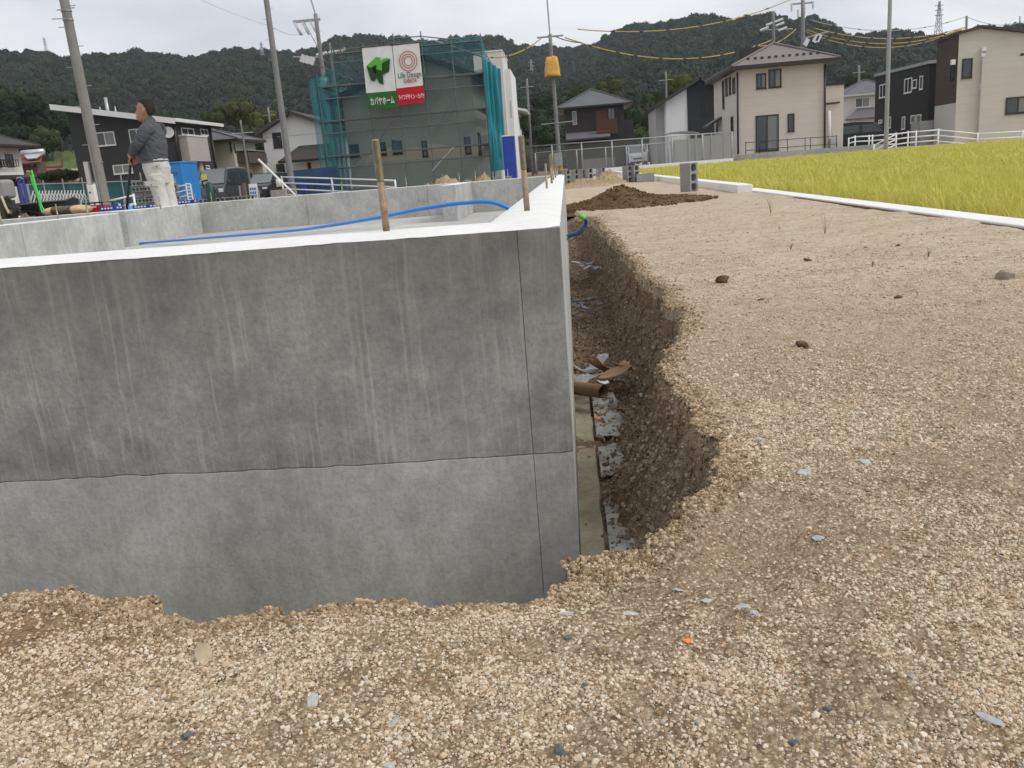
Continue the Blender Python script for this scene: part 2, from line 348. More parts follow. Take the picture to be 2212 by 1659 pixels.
pv = [ico('pebble_%d' % i, 2 if i < 4 else 1, .62, MPB, i+1, (1, .75+.1*(i % 3), .68), freq=1.5, smooth=False) for i in range(9)]
pd = [ico('bank_pebble_%d' % i, 1, .45, MPD, i+20, (1, .8, .62), freq=1.4, smooth=False) for i in range(6)]
def pebbles(n, ymin, ymax, smin, smax, pw=2.2):
    # spread so that they thin out with distance as the lot is seen
    y = ymin*(ymax/ymin)**rng.random(n); u = rng.random(n); x = -.72*y - .12 + u*(1.42*y + .3)
    return x, y, smin*(smax/smin)**(rng.random(n)**pw)
xs, ys, ss = [np.concatenate(k) for k in zip(pebbles(360000, .55, 1.75, .0008, .0029, 1.6), pebbles(5000, .55, 2.0, .0027, .0052, 2.4), pebbles(230000, 1.4, 4.5, .0012, .0042, 1.7), pebbles(700, 1.2, 6, .005, .010, 2.5), pebbles(16000, 3.5, 11.5, .003, .008, 2.2))]
k = (xs < 2.3) & ~((xs < WX+.06) & (ys > WY-.03)); xs, ys, ss = xs[k], ys[k], ss[k]
# the pebbles gather in drifts, bare brown fines between them
cl = fbm(xs*5, ys*5, 3, 61) + .6*fbm(xs*17, ys*17, 2, 67); k = rng.random(len(xs)) < np.clip(.60+2.3*cl, .15, 1)*(1-.72*np.clip(1.5*np.exp(-(((xs+.72)/.26)**2+((ys-.93)/.15)**2))*(.75+fbm(xs*9, ys*9, 2, 91)), 0, 1)); xs, ys, ss = xs[k], ys[k], ss[k]
gz = ground_z(xs, ys); bank = gz < -.06
for nm, sel, var, lab in (('gravel', ~bank, pv, 'loose tan decomposed granite gravel over the building lot'), ('bank_gravel', bank, pd, 'dark damp stones crumbling down the sides of the trench')):
    n = sel.sum(); scatter(nm, np.stack([xs[sel], ys[sel], gz[sel]+ss[sel]*.12], 1), ss[sel], np.stack([rng.uniform(-.5, .5, n), rng.uniform(-.5, .5, n), rng.uniform(0, 6.28, n)], 1), var, lab, 'gravel')
# extra stones on the cut bank
n = 60000; y = .98*(9/.98)**rng.random(n); x = rng.uniform(-.02, .42, n); z = ground_z(x, y); k = (z < -.05) & ~((x < .048) & (y < 3.1) & (rng.random(n) < .95)) & ~((x < .125) & (y < 3.1) & (rng.random(n) < .55)); x, y, z = x[k], y[k], z[k]; z = np.where((x > .047) & (x < .12) & (y > 1.6) & (y < 3.05), np.maximum(z, -.318+.02*fbm(x*30, y*30, 3, 4)), z); s = .0018*5.5**(rng.random(len(x))**2.2)
scatter('bank_stones', np.stack([x, y, z+s*.2], 1), s, rng.uniform(-3, 3, (len(x), 3)), pd, 'small broken stones lying in the trench beside the foundation', 'stones')

MCL = pebble_mat('bank_clod', [(0, (.16, .11, .065)), (.4, (.29, .21, .13)), (.7, (.44, .34, .225)), (1, (.6, .49, .35))], .95)
seg = np.array([TR[i] for i in range(1, len(TR)-3)]); k = rng.integers(0, len(seg)-1, 26000); f = rng.random(len(k))[:, None]; q = seg[k]*(1-f)+seg[k+1]*f + rng.normal(0, .026, (len(k), 2)); q = q[(q[:, 0] > -1.6) & ~((q[:, 0] < WX+.03) & (q[:, 1] > WY-.03))]
s = .0008*4.2**(rng.random(len(q))**2.2)*(1+.16*q[:, 1]); scatter('rim_clods', np.stack([q[:, 0], q[:, 1], ground_z(q[:, 0], q[:, 1])+s*.3], 1), s, rng.uniform(-3, 3, (len(q), 3)), [ico('rim_clod_%d' % i, 2, .6, MCL, 90+i, freq=1.9, smooth=False) for i in range(5)], 'crumbling sandy clods along the broken rim of the trench', 'clods')
# ================================================================== FOUNDATION
def concrete(name, lo, hi, streak=.5, top=0., dry=0.):
    t = NT(name); p = t.pos(); X = t.xyz(p); h = t.math('ADD', X[0], t.math('MULTIPLY', X[1], .93))
    a = t.noise(p, 3.2, 6, .65, .4); b = t.noise(t.scale(p, (1, 1, .7)), 22, 6, .75); f = t.noise(p, 90, 3, .7)
    base = t.ramp(t.math('ADD', t.math('MULTIPLY', a, .6), t.math('MULTIPLY', b, .4)), [(.36, lo), (.5, (np.array(lo)+np.array(hi))/2), (.62, hi)])
    base = t.mix(t.ramp(f, [(.38, .25), (.55, 0.)]), base, np.array(lo)*.6)
    sv = t.comb(t.math('ADD', t.math('MULTIPLY', h, 88.), t.math('MULTIPLY', t.noise(p, 5, 2), 2.0)), 0., t.math('MULTIPLY', X[2], 1.3)); st = t.noise(sv, 1., 2, .5, .2)
    brk = t.noise(t.comb(t.math('MULTIPLY', h, 7.), 0., t.math('MULTIPLY', X[2], 5.)), 1., 3, .6)
    stf = t.math('MULTIPLY', t.ramp(st, [(.53, 0.), (.64, 1.)]), t.ramp(brk, [(.36, .12), (.58, 1.)]))
    base = t.mix(t.math('MULTIPLY', stf, streak), base, np.clip(np.array(hi)*1.45, 0, .8))
    if top:      # damp band with a ragged lower edge below the coping
        zz = t.math('ADD', X[2], t.math('MULTIPLY', t.noise(t.comb(t.math('MULTIPLY', h, 6.), 0., 0.), 1., 4, .6), .16))
        mr = t.n('ShaderNodeMapRange'); t.L(zz, mr.inputs[0]); mr.inputs[1].default_value = .18; mr.inputs[2].default_value = .44
        base = t.mix(t.math('MULTIPLY', mr.outputs[0], top), base, np.array(lo)*.62)
    vo = t.n('ShaderNodeTexVoronoi'); t.L(p, vo.inputs['Vector']); vo.inputs['Scale'].default_value = 34; vo.inputs['Randomness'].default_value = 1
    rr = t.n('ShaderNodeRGBToBW'); t.L(vo.outputs['Color'], rr.inputs[0])
    pore = t.math('MULTIPLY', t.math('LESS_THAN', vo.outputs['Distance'], t.math('MULTIPLY', t.math('SUBTRACT', rr.outputs[0], .5), .22)), t.math('GREATER_THAN', rr.outputs[0], .55))
    base = t.mix(t.math('MULTIPLY', pore, .75), base, np.array(lo)*.3)
    hs = t.math('ADD', t.math('MULTIPLY', b, .5), t.math('MULTIPLY', f, .5)); t.bump(t.math('SUBTRACT', hs, t.math('MULTIPLY', pore, .7)), .35, .004)
    return t.fin(base, .82, 0, .3)
MC1 = concrete('stem_concrete', (.225, .222, .203), (.47, .465, .43), .27, .5)
MC2 = concrete('slab_edge_concrete', (.37, .368, .34), (.64, .635, .595), .10)
MC3 = concrete('pale_concrete', (.33, .33, .31), (.52, .52, .50), .25)
MLEV = M('levelling_mortar', (.74, .735, .72), .85, 0, .08, 5, .2, .25, 70)
MSLAB = M('slab_concrete', (.42, .415, .39), .8, 0, .25, .9, .3, .2, 30)
FD = thing('concrete_foundation', 'unfinished grey concrete house foundation with bolts standing in its walls', 'foundation', (-3.5, 1.8, -.33))
ZT, TH = .4, .165
def wob(n, a, s): return a*fbm(np.linspace(0, 9, n), np.full(n, s*3.7), 4, s)*2
def wall_piece(name, x0, x1, topz, botz, mat, yf=WY, back=.15, seed=1):
    """front panel with ragged top and bottom edges; topz / botz are functions of x"""
    n = max(8, int((x1-x0)/.02)); xx = np.linspace(x0, x1, n); tz, bz = topz(xx), botz(xx); m = MB(); ch = .0012
    rows = [(yf+ch, bz), (yf, bz+ch), (yf, tz-ch), (yf+ch, tz), (yf+back, tz), (yf+back, bz)]
    vs = []; fs = []
    for (yy, zz) in rows: vs += [(x, yy, z) for x, z in zip(xx, zz)]
    for r in range(6):
        r2 = (r+1) % 6
        for i in range(n-1): fs.append((r*n+i, r*n+i+1, r2*n+i+1, r2*n+i))
    fs += [tuple(r*n for r in range(6)), tuple(r*n+n-1 for r in range(5, -1, -1))]
    m.add(vs, fs); return m.build(name, mat, FD)
JZ = lambda x: -.087 + .0012*np.sin(x*5+1) + .0045*fbm(x*4, x*0+2, 2, 71) + .006*fbm(x*40, x*0+2, 3, 73)
SX = WX - .085                                         # upright form joint beside the corner
cst = lambda v: (lambda x: np.full_like(x, v))
wall_piece('stem_panel', -7.6, SX-.0006, cst(ZT-.012), lambda x: JZ(x)+.0007, MC1)
wall_piece('stem_corner', SX+.0006, WX, cst(ZT-.012), lambda x: JZ(x)+.0006, MC1, yf=WY-.0008)
wall_piece('slab_edge_panel', -7.6, SX-.0006, lambda x: JZ(x)-.0007, cst(-.85), MC2, yf=WY+.0005)
wall_piece('slab_edge_corner', SX+.0006, WX, lambda x: JZ(x)-.0006, cst(-.85), MC2, yf=WY+.0002)
MB().box(-7.6, WX-.006, WY+.008, WY+.14, -.85, ZT-.02).build('front_wall_core', MC1, FD)
# right wall: stem over slab edge, formed in 0.9 m panels
yy0 = WY+.152; k = 0
MB().box(WX-TH, WX-.005, WY+.145, 11.2, -.4, ZT-.02).build('right_wall_core', MC3, FD)
while yy0 < 11.2:
    y1 = min(yy0+.9, 11.2); o = .0015*((k*7) % 3)
    MB().box(WX-.02, WX+o, yy0, y1-.003, -.087+.002, ZT-.012).build('stem_panel', MC3, FD, bevel=.002)
    MB().box(WX-.02, WX+.001+o, yy0, y1-.003, -.4, -.087-.002).build('slab_edge_panel', MC3, FD, bevel=.002); yy0 = y1; k += 1
def lev(name, x0, x1, y0, y1, seed):
    """self-levelling mortar skin on a wall top, edges slightly slumped and uneven"""
    nx, ny = max(3, int((x1-x0)/.03)), max(3, int((y1-y0)/.03)); nx, ny = min(nx, 260), min(ny, 330)
    xx, yy = np.linspace(x0, x1, nx), np.linspace(y0, y1, ny); X, Y = np.meshgrid(xx, yy)
    ex = np.minimum(X-x0, x1-X); ey = np.minimum(Y-y0, y1-Y); ed = np.minimum(ex, ey)
    Z = ZT + .0015*fbm(X*6, Y*6, 3, seed) - .012*(1-sstep(0, .008, ed)) - .0025*fbm(X*30, Y*30, 2, seed+3)*(1-sstep(0, .02, ed))
    X = X + (1-sstep(0, .01, ed))*.003*fbm(X*18, Y*18, 2, seed+5); Y = Y + (1-sstep(0, .01, ed))*.004*fbm(X*22, Y*22, 2, seed+6)
    return grid_mesh(name, X, Y, Z, MLEV, FD)
lev('levelling_skin', -7.6, WX+.0005, WY-.0005, WY+TH, 81); lev('levelling_skin', WX-TH, WX+.0008, WY+TH-.002, 11.2, 83)
MB().box(-7.6, WX-TH+.01, WY+.1, 11.1, -.4, .015).build('base_slab', MSLAB, FD)
MC4 = concrete('inner_concrete', (.33, .33, .312), (.55, .55, .525), .15)
def inner(x0, x1, y0, y1, z1=ZT, nm='inner_stem'):
    # cast in separate form panels: a fine joint every 1.8 m
    L_ = (x1-x0) if (x1-x0) > (y1-y0) else (y1-y0); n = max(1, round(L_/1.5))
    for i in range(n):
        a, b = i/n, (i+1)/n; g = .003
        if (x1-x0) > (y1-y0): MB().box(x0+(x1-x0)*a+g, x0+(x1-x0)*b, y0, y1, .0151, z1-.008).build(nm, MC4, FD, bevel=.003)
        else: MB().box(x0, x1, y0+(y1-y0)*a+g, y0+(y1-y0)*b, .0151, z1-.008).build(nm, MC4, FD, bevel=.003)
    MB().box(x0+.002, x1-.002, y0+.002, y1-.002, z1-.0079, z1).build('levelling_skin', MLEV, FD, bevel=.002)
inner(-4.95, WX-TH, 11.04, 11.2, nm='back_stem'); inner(-1.36, -1.2, 9.4, 11.036); inner(-4.93, -4.77, 9.1, 11.036)
inner(-7.6, -4.935, 9.75, 9.9, nm='back_stem'); inner(-4.36, -4.2, 1.9, 7.9); inner(-7.6, -4.365, 5.2, 5.36)
# holding-down bolts
MBOLT = M('bolt_steel', (.34, .29, .19), .45, .55, .3, 60, .5); MRUST = M('bolt_rust', (.30, .215, .14), .6, .3, .45, 45, .4)
def bolt_mesh(r, h, th):
    m = MB(); m.cur = 0; n = 14; m.tube([(0, 0, -.02), (0, 0, h-th)], r*.93, n)
    pitch = .00122 if r > .007 else .0035; k = int(th/pitch); rings = []
    for i in range(k):
        for f, q in ((0, .86), (.35, 1.02), (.6, 1.02), (.95, .86)):
            z = h-th+(i+f)*pitch; rings.append([(r*q*math.cos(2*math.pi*a/n), r*q*math.sin(2*math.pi*a/n), z+pitch*a/n) for a in range(n)])
    rings.append([(r*.7*math.cos(2*math.pi*a/n), r*.7*math.sin(2*math.pi*a/n), h+.003) for a in range(n)])
    t_ = MB(); t_.loft(rings); return m, t_
bm1, bt1 = bolt_mesh(.0082, .185, .083); bm2, bt2 = bolt_mesh(.0062, .12, .05)
def proto(ms, nm, mats): 
    me = ms.mesh(nm); me.materials.append(mats); me.polygons.foreach_set('use_smooth', [True]*len(me.polygons)); return me
PB = [(proto(bm1, 'bolt_shank', MRUST), proto(bt1, 'bolt_thread', MBOLT)), (proto(bm2, 'bolt_shank', MBOLT), proto(bt2, 'bolt_thread', MBOLT))]
def bolt(x, y, big, lean=(0, 0), z=ZT):
    o = bpy.data.objects.new('anchor_bolt', PB[0 if big else 1][0]); COL.objects.link(o); o.parent = FD; r0 = root_loc(FD)
    o.location = (x-r0[0], y-r0[1], z-r0[2]); o.rotation_euler = (lean[0], lean[1], random.random()*0)
    c = bpy.data.objects.new('thread', PB[0 if big else 1][1]); COL.objects.link(c); c.parent = o
bolt(-.385, WY+.085, True, (0, -.012)); bolt(-.105, 2.24, True, (.0, -.012))
for x, y, b in ((-.1, 4.45, False), (-.095, 5.75, True), (-.1, 7.05, False), (-.1, 8.5, True), (-.1, 10.3, False)): bolt(x, y, b, (0, .01))
for px in (141, 184, 211): q = onz(px, 470-px*.06, .4); bolt(-4.28, 5.6+(px-100)/110*1.9, False)
for px in (270, 346, 402): bolt(aty(px, 445, 9.82)[0], 9.82, False)
for px in (420, 455, 560, 640, 740, 880, 960, 995, 1030, 1100): bolt(aty(px, 420, 11.12)[0], 11.12, False)
# lean-concrete strip and blinding beside the wall in the trench
def strip(name, x0, x1, y0, y1, z, amp, mat, seed, edge=.02):
    xx, yy = np.linspace(x0, x1, 16), np.linspace(y0, y1, max(40, int((y1-y0)/.018))); X, Y = np.meshgrid(xx, yy)
    f = (X-x0)/(x1-x0); X = X + f**4*edge*2*fbm(Y*7, Y*0+seed, 4, seed); Z = z + amp*fbm(X*30, Y*30, 3, seed) - .05*sstep(.88, 1, f)
    return grid_mesh(name, X, Y, Z, mat)
MLC = M('lean_concrete', (.34, .30, .21), .85, 0, .3, 9, .3, .4, 70); MBL = M('blinding_concrete', (.36, .36, .335), .9, 0, .35, 12, .3, .7, 60)
o = strip('lean_concrete_strip', WX+.002, .046, 1.45, 3.4, -.327, .006, MLC, 91, .008); tag(o, 'tan lean concrete ledge along the foot of the right foundation wall', 'concrete ledge')
for y0, y1, lab in ((1.62, 2.02, 'rough grey blinding patch in the trench, the end one by the gravel bank'), (2.18, 2.44, 'small grey blinding patch half buried in trench soil'), (2.52, 3.05, 'grey blinding patch in the trench beside the brown tube')):
    tag(strip('blinding_patch', .047, .125, y0, y1, -.315, .02, MBL, int(y0*100), .05), lab, 'concrete patch', 'blinding patches in the trench')
# ================================================================== HOUSES
MGL = glass(); MGL2 = glass('curtained_glass', (.16, .17, .165), .25)
FR_W = M('white_frame', (.66, .66, .65), .5, 0, .05); FR_D = M('dark_frame', (.035, .03, .027), .45, .2, .1); FR_S = M('silver_frame', (.42, .42, .42), .4, .5, .08)
def U1(zx, zy): return zx/3.36, zy/3.36
def U2(zx, zy): return 493.7+zx*.2975, zy*.2975
def U3(zx, zy): return 1042.2+zx*.29764, zy*.29764
def U4(zx, zy): return 1481.1+zx*.23146, zy*.23146
def U5(zx, zy): return 1810.2+zx*.23143, zy*.23143
def U7(zx, zy): return 246.8+zx*.18188, 192+zy*.18188
def window(par, pl, TL, BR, fr=FR_W, pane=None, mull=1, fw=.06, name='window', sill=True):
    """pl = ('y', Y) faces the street, ('x', X, s) faces s*X; TL, BR photo points on that plane"""
    pane = pane or MGL
    if pl[0] == 'y':
        a, b = aty(*TL, pl[1]), aty(*BR, pl[1]); h0, h1, z1, z0 = a[0], b[0], a[2], b[2]; B = lambda m, p, q, r, s_, d0, d1: m.box(p, q, pl[1]-d1, pl[1]-d0, r, s_)
    else:
        a, b = atx(*TL, pl[1]), atx(*BR, pl[1]); h0, h1, z1, z0 = *sorted((a[1], b[1])), a[2], b[2]; s = pl[2]
        B = lambda m, p, q, r, s_, d0, d1: m.box(*sorted((pl[1]+s*d0, pl[1]+s*d1)), p, q, r, s_)
    m = MB(); B(m, h0, h1, z1-fw, z1, -.03, .05); B(m, h0, h1, z0, z0+fw, -.03, .05); B(m, h0, h0+fw, z0+fw, z1-fw, -.03, .05); B(m, h1-fw, h1, z0+fw, z1-fw, -.03, .05)
    n = mull+1; 
    for i in range(1, n): c = h0+(h1-h0)*i/n; B(m, c-fw*.4, c+fw*.4, z0+fw, z1-fw, -.03, .042)
    if sill: B(m, h0-.03, h1+.03, z0-.035, z0-.001, -.03, .08)
    o = m.build(name, fr, par)
    for i in range(n):
        q = MB(); c0 = h0+fw*.9+(h1-h0-2*fw)*i/n; c1 = h0+fw*1.1+(h1-h0-2*fw)*(i+1)/n; B(q, c0, c1, z0+fw*.9, z1-fw*.9, -.02, .02-.012*(i % 2)); q.build('pane', pane if not isinstance(pane, list) else pane[i % len(pane)], o)
    return o
def pipe(par, pts, r, mat, name='downpipe'): return MB().tube(pts, r, 8).build(name, mat, par, smooth=True)
def slab_roof(name, par, quad, th, mat):
    """sloping roof plate from its four top corners"""
    q = [Vector(p) for p in quad]; n = (q[1]-q[0]).cross(q[3]-q[0]).normalized(); n = n if n.z > 0 else -n
    return MB().add([*q, *[p-n*th for p in q]], [(0, 1, 2, 3), (7, 6, 5, 4), (0, 4, 5, 1), (1, 5, 6, 2), (2, 6, 7, 3), (3, 7, 4, 0)]).build(name, mat, par)
def hip(par, x0, x1, y0, y1, z, apex, mat, edge, th=.16, name='roof'):
    """hipped roof over eaves rectangle; apex = list of one or two ridge points"""
    c = [Vector((x0, y0, z)), Vector((x1, y0, z)), Vector((x1, y1, z)), Vector((x0, y1, z))]; A = [Vector(a) for a in apex]; m = MB()
    if len(A) == 1: m.add([*c, A[0]], [(0, 1, 4), (1, 2, 4), (2, 3, 4), (3, 0, 4), (3, 2, 1, 0)])
    else: m.add([*c, *A], [(0, 1, 5, 4), (1, 2, 5), (2, 3, 4, 5), (3, 0, 4), (3, 2, 1, 0)])
    r = m.build(name, mat, par)
    MB().box(x0-.04, x1+.04, y0-.05, y1+.05, z-th, z-.004).build('eaves', edge, par)
    g = MB()
    for a in A[:1]:
        for q in (c[0], c[1], c[2], c[3]):
            t_ = a if len(A) == 1 else (A[0] if q in (c[0], c[3]) else A[1]); g.tube([q+Vector((0, 0, .03)), t_+Vector((0, 0, .05))], .07, 6)
    if len(A) > 1: g.tube([A[0]+Vector((0, 0, .05)), A[1]+Vector((0, 0, .05))], .08, 6)
    g.build('ridge_cap', mat, r); return r
def box(par, name, mat, *b, **k): return MB().box(*b).build(name, mat, par, **k)
RT_BR = siding('brown_slate_roof', (.18, .155, .147), .17, .12, rough=.6); RT_BK = siding('black_tile_roof', (.10, .103, .11), .30, .18, rough=.5, depth=1.0)
RT_GY = siding('grey_slate_roof', (.13, .125, .135), .2, .12); RT_DK = siding('dark_tile_roof', (.06, .052, .05), .2, .2, depth=1.0)
ZG = -.5
# ---- dark house with the single-pitch roof (left)
Y = 58.; MDK = siding('charcoal_siding', (.038, .037, .038), .25, .12); MWF = M('white_fascia', (.66, .66, .66), .5, 0, .04); MTP = siding('taupe_siding', (.42, .385, .36), .3, .06)
xl, xr = aty(143, 238, Y)[0], aty(377, 300, Y)[0]; ze = aty(385, 257, Y)[2]; zl = aty(120, 227, Y)[2]; XE = aty(386, 258, Y)[0]; YE = atx(480, 269, XE)[1]
HD = thing('dark_house', 'charcoal two-storey house with white single-pitch roof edge and boxed balcony', 'house', ((xl+xr)/2, Y, ZG))
xo = aty(120, 228, Y)[0]; sl_ = (zl-ze)/(XE-xo)
m = MB(); zt = lambda x: ze+(XE-x)*sl_-.25
m.prism([(xl, ZG), (xr, ZG), (xr, zt(xr)), (xl, zt(xl))], 'y', Y, YE-1); m.build('wall', MDK, HD)
slab_roof('roof', HD, [(xo, Y-.6, zl), (XE, Y-.6, ze), (XE, YE, ze), (xo, YE, zl)], .12, RT_BK)
for nm, a, b in (('fascia', (xo, Y-.62, zl-.02), (XE, Y-.62, ze-.02)),):
    m = MB(); m.prism([(a[0], a[2]-.32), (b[0], b[2]-.32), (b[0], b[2]+.04), (a[0], a[2]+.04)], 'y', Y-.72, Y-.61); m.build(nm, MWF, HD)
MB().box(XE+.002, XE+.11, Y-.7, YE, ze-.2, ze+.02).build('gutter', MWF, HD)
for a, b, f, g in (((680, 965), (845, 1052), FR_W, [MGL, MGL2]), ((932, 940), (1060, 1038), FR_W, MGL), ((817, 1200), (968, 1255), FR_W, MGL2)): window(HD, ('y', Y), U1(*a), U1(*b), f, g)
d = MB(); c_ = aty(*U1(1220, 960), Y-.3); d.tube([c_+[0, .3, -.1], c_+[0, .06, 0]], .03, 8); d.tube([c_+[.0, .06, 0], c_+[0, .045, 0], c_+[.02, 0, 0], c_+[.021, -.012, 0]], [.1, .26, .36, .36], 24); d.build('satellite_dish', M('dish_white', (.72, .72, .72), .5, 0, .04), HD)
pipe(HD, [aty(*U1(1262, 905), Y-.08), aty(*U1(1300, 1180), Y-.08)], .09, FR_D); pipe(HD, [(xr+.1, YE-1.4, ze-.3), (xr+.1, YE-1.4, ZG)], .08, FR_D)
# right side with the boxed balcony
bx = xr+.02; yb0 = atx(*U1(1282, 1000), bx)[1] if False else Y+.6
b0, b1, b2 = aty(*U1(1370, 1080), yb0), aty(*U1(1370, 1170), yb0), aty(*U1(1370, 985), yb0); bX = b0[0]; yb1 = atx(*U1(1530, 1165), bX)[1]
box(HD, 'balcony', MTP, bx, bX, yb0, yb1, b1[2], b2[2]); box(HD, 'balcony_rail', MWF, bx, bX+.04, yb0-.04, yb1+.04, b2[2]+.003, b2[2]+.1)
for a, b in (((1310, 925), (1410, 985)), ((1450, 935), (1510, 985))): window(HD, ('x', xr, 1), U1(*a), U1(*b), FR_W, MGL)
box(HD, 'porch_door', FR_D, xr-.02, xr+.04, Y+1.2, Y+2.3, ZG, 1.75); box(HD, 'porch_pier', MTP, xr+.02, xr+.3, Y+2.7, Y+3.3, ZG, b1[2]-.01); window(HD, ('x', xr, 1), U1(1490, 1200), U1(1520, 1225), FR_W, MGL, 0)
for px, h in ((233, 2.2), (217, 1.2), (250, 1.1)): q = aty(px, 240, YE-3); pipe(HD, [(q[0], YE-3, zl-1.5), (q[0], YE-3, zl-.6+h*.6)], .06 if h < 2 else .12, FR_S, 'roof_vent_pipe')
# ---- cream house with brown balcony, behind
Y = 67.; MCR = siding('cream_render', (.50, .465, .385), .9, .05); MBR = M('brown_panel', (.075, .06, .05), .6, 0, .1)
xl, xr = aty(462, 330, Y)[0], aty(505, 330, Y)[0]; ze = aty(505, 303, Y)[2]; y2 = atx(552, 320, xr)[1]
HC = thing('cream_house', 'cream house with dark hipped roof and brown balcony behind the charcoal house', 'house', (xr-2, Y, ZG))
box(HC, 'wall', MCR, xl-4, xr, Y, y2, ZG, ze-.05); hip(HC, xl-4.6, xr+.7, Y-.7, y2+.7, ze+.1, [(xr-3.2, Y+3, aty(472, 274, Y+3)[2]), (xr-3.2, y2-3, aty(472, 274, Y+3)[2])], RT_GY, FR_D)
za, zb = aty(500, 331, Y)[2], aty(500, 355, Y)[2]; box(HC, 'balcony', MBR, xr+.01, xr+.95, Y+.5, y2-.3, zb, za); box(HC, 'balcony_rail', FR_S, xr+.01, xr+.97, Y+.48, y2-.28, za+.12, za+.18)
for a, b in (((1415, 650), (1440, 755)), ((1525, 645), (1570, 760))):  window(HC, ('x', xr, 1), U7(*a), U7(*b), FR_D, MGL, 1)
window(HC, ('y', Y), U7(1375, 630), U7(1395, 755), FR_D, MGL, 0); box(HC, 'porch_wall', MCR, xr+.01, xr+.8, y2-1.2, y2-.3, ZG, zb-.01); box(HC, 'porch_door', FR_D, xr-.01, xr+.05, Y+2, Y+3.2, ZG, 1.9)
# ---- white gabled house (left of the scaffolding)
Y = 75.; MWH = M('white_render', (.70, .70, .69), .8, 0, .04, .6)
xl = aty(*U2(250, 1000), Y)[0]; xr = xl+9.2; pk = aty(*U2(450, 803), Y); el = aty(*U2(205, 968), Y); zw = aty(*U2(250, 965), Y)[2]
HW = thing('white_house', 'white rendered house with dark gable roof left of the scaffolding', 'house', (xl+4, Y, ZG))
sl2 = (pk[2]-el[2])/(pk[0]-el[0]); er = pk[0]+4.6
MB().prism([(xl, ZG), (er-.8, ZG), (er-.8, pk[2]-(er-.8-pk[0])*sl2*.8-.3), (pk[0], pk[2]-.3), (xl, zw)], 'y', Y, Y+8).build('wall', MWH, HW)
slab_roof('roof', HW, [(el[0], Y-.7, el[2]), (pk[0], Y-.7, pk[2]), (pk[0], Y+8.6, pk[2]), (el[0], Y+8.6, el[2])], .28, RT_DK); slab_roof('roof', HW, [(pk[0]+.002, Y-.7, pk[2]), (er, Y-.7, pk[2]-(er-pk[0])*sl2*.8), (er, Y+8.6, pk[2]-(er-pk[0])*sl2*.8), (pk[0]+.002, Y+8.6, pk[2])], .28, RT_DK)
for a, b in (((315, 965), (395, 1072)), ((345, 1192), (420, 1310))): window(HW, ('y', Y), U2(*a), U2(*b), FR_D, MGL, 1)
window(HW, ('y', Y), U2(572, 1180), U2(602, 1236), FR_D, MGL, 0)
a, b = aty(*U2(440, 1065), Y), aty(*U2(760, 1140), Y-1.6); slab_roof('canopy_roof', HW, [(a[0]+.9, Y, a[2]), (b[0], Y, a[2]), (b[0]+.3, Y-1.8, b[2]), (a[0]-.6, Y-1.8, b[2])], .22, RT_DK)
box(HW, 'belt_course', FR_S, xl-.01, er-.8, Y-.02, Y-.001, zw-.45, zw-.40)
# ---- house in scaffolding
Y = 49.2; MSC = siding('new_cream_siding', (.47, .41, .335), .45, .05); MTE = M('teal_trim', (.05, .09, .10), .6)
xl, xr = aty(*U2(870, 1100), Y)[0], aty(*U2(1790, 900), Y)[0]; ap = aty(*U2(1409, 391), Y-.5); el = aty(*U2(705, 725), Y-.5); erp = aty(*U2(1760, 512), Y-.5)
HS = thing('scaffolded_house', 'new cream gabled house shrouded in teal scaffold netting', 'house', ((xl+xr)/2, Y, ZG)); s1 = (ap[2]-el[2])/(ap[0]-el[0]); s2 = (ap[2]-erp[2])/(erp[0]-ap[0])
MB().prism([(xl, ZG), (xr, ZG), (xr, ap[2]-(xr-ap[0])*s2-.2), (ap[0], ap[2]-.2), (xl, el[2]+(xl-el[0])*s1-.2)], 'y', Y, Y+9).build('wall', MSC, HS)
er = xr+.75; slab_roof('roof', HS, [(el[0], Y-.6, el[2]), (ap[0], Y-.6, ap[2]), (ap[0], Y+9.5, ap[2]), (el[0], Y+9.5, el[2])], .25, RT_DK); slab_roof('roof', HS, [(ap[0]+.002, Y-.6, ap[2]), (er, Y-.6, ap[2]-(er-ap[0])*s2), (er, Y+9.5, ap[2]-(er-ap[0])*s2), (ap[0]+.002, Y+9.5, ap[2])], .25, RT_DK)
for a, b, k in (((875, 1050), (955, 1140), 1), ((1075, 1035), (1150, 1125), 1), ((1185, 1025), (1265, 1115), 1), ((1400, 1022), (1450, 1137), 0), ((1710, 995), (1765, 1115), 0)): window(HS, ('y', Y), U2(*a), U2(*b), FR_D, MGL, k)
box(HS, 'side_porch', MWH, xr+.003, xr+1.1, Y+2.2, Y+5, ZG, 2.6); window(HS, ('x', xr, 1), U2(1805, 960), U2(1835, 1130), FR_D, MGL, 0)
for a in ((948, 685), (1093, 1015), (1195, 1012)): q = aty(*U2(*a), Y); MB().tube([q+[0, -.12, 0], q], .09, 10).build('vent_hood', FR_S, HS, smooth=True)
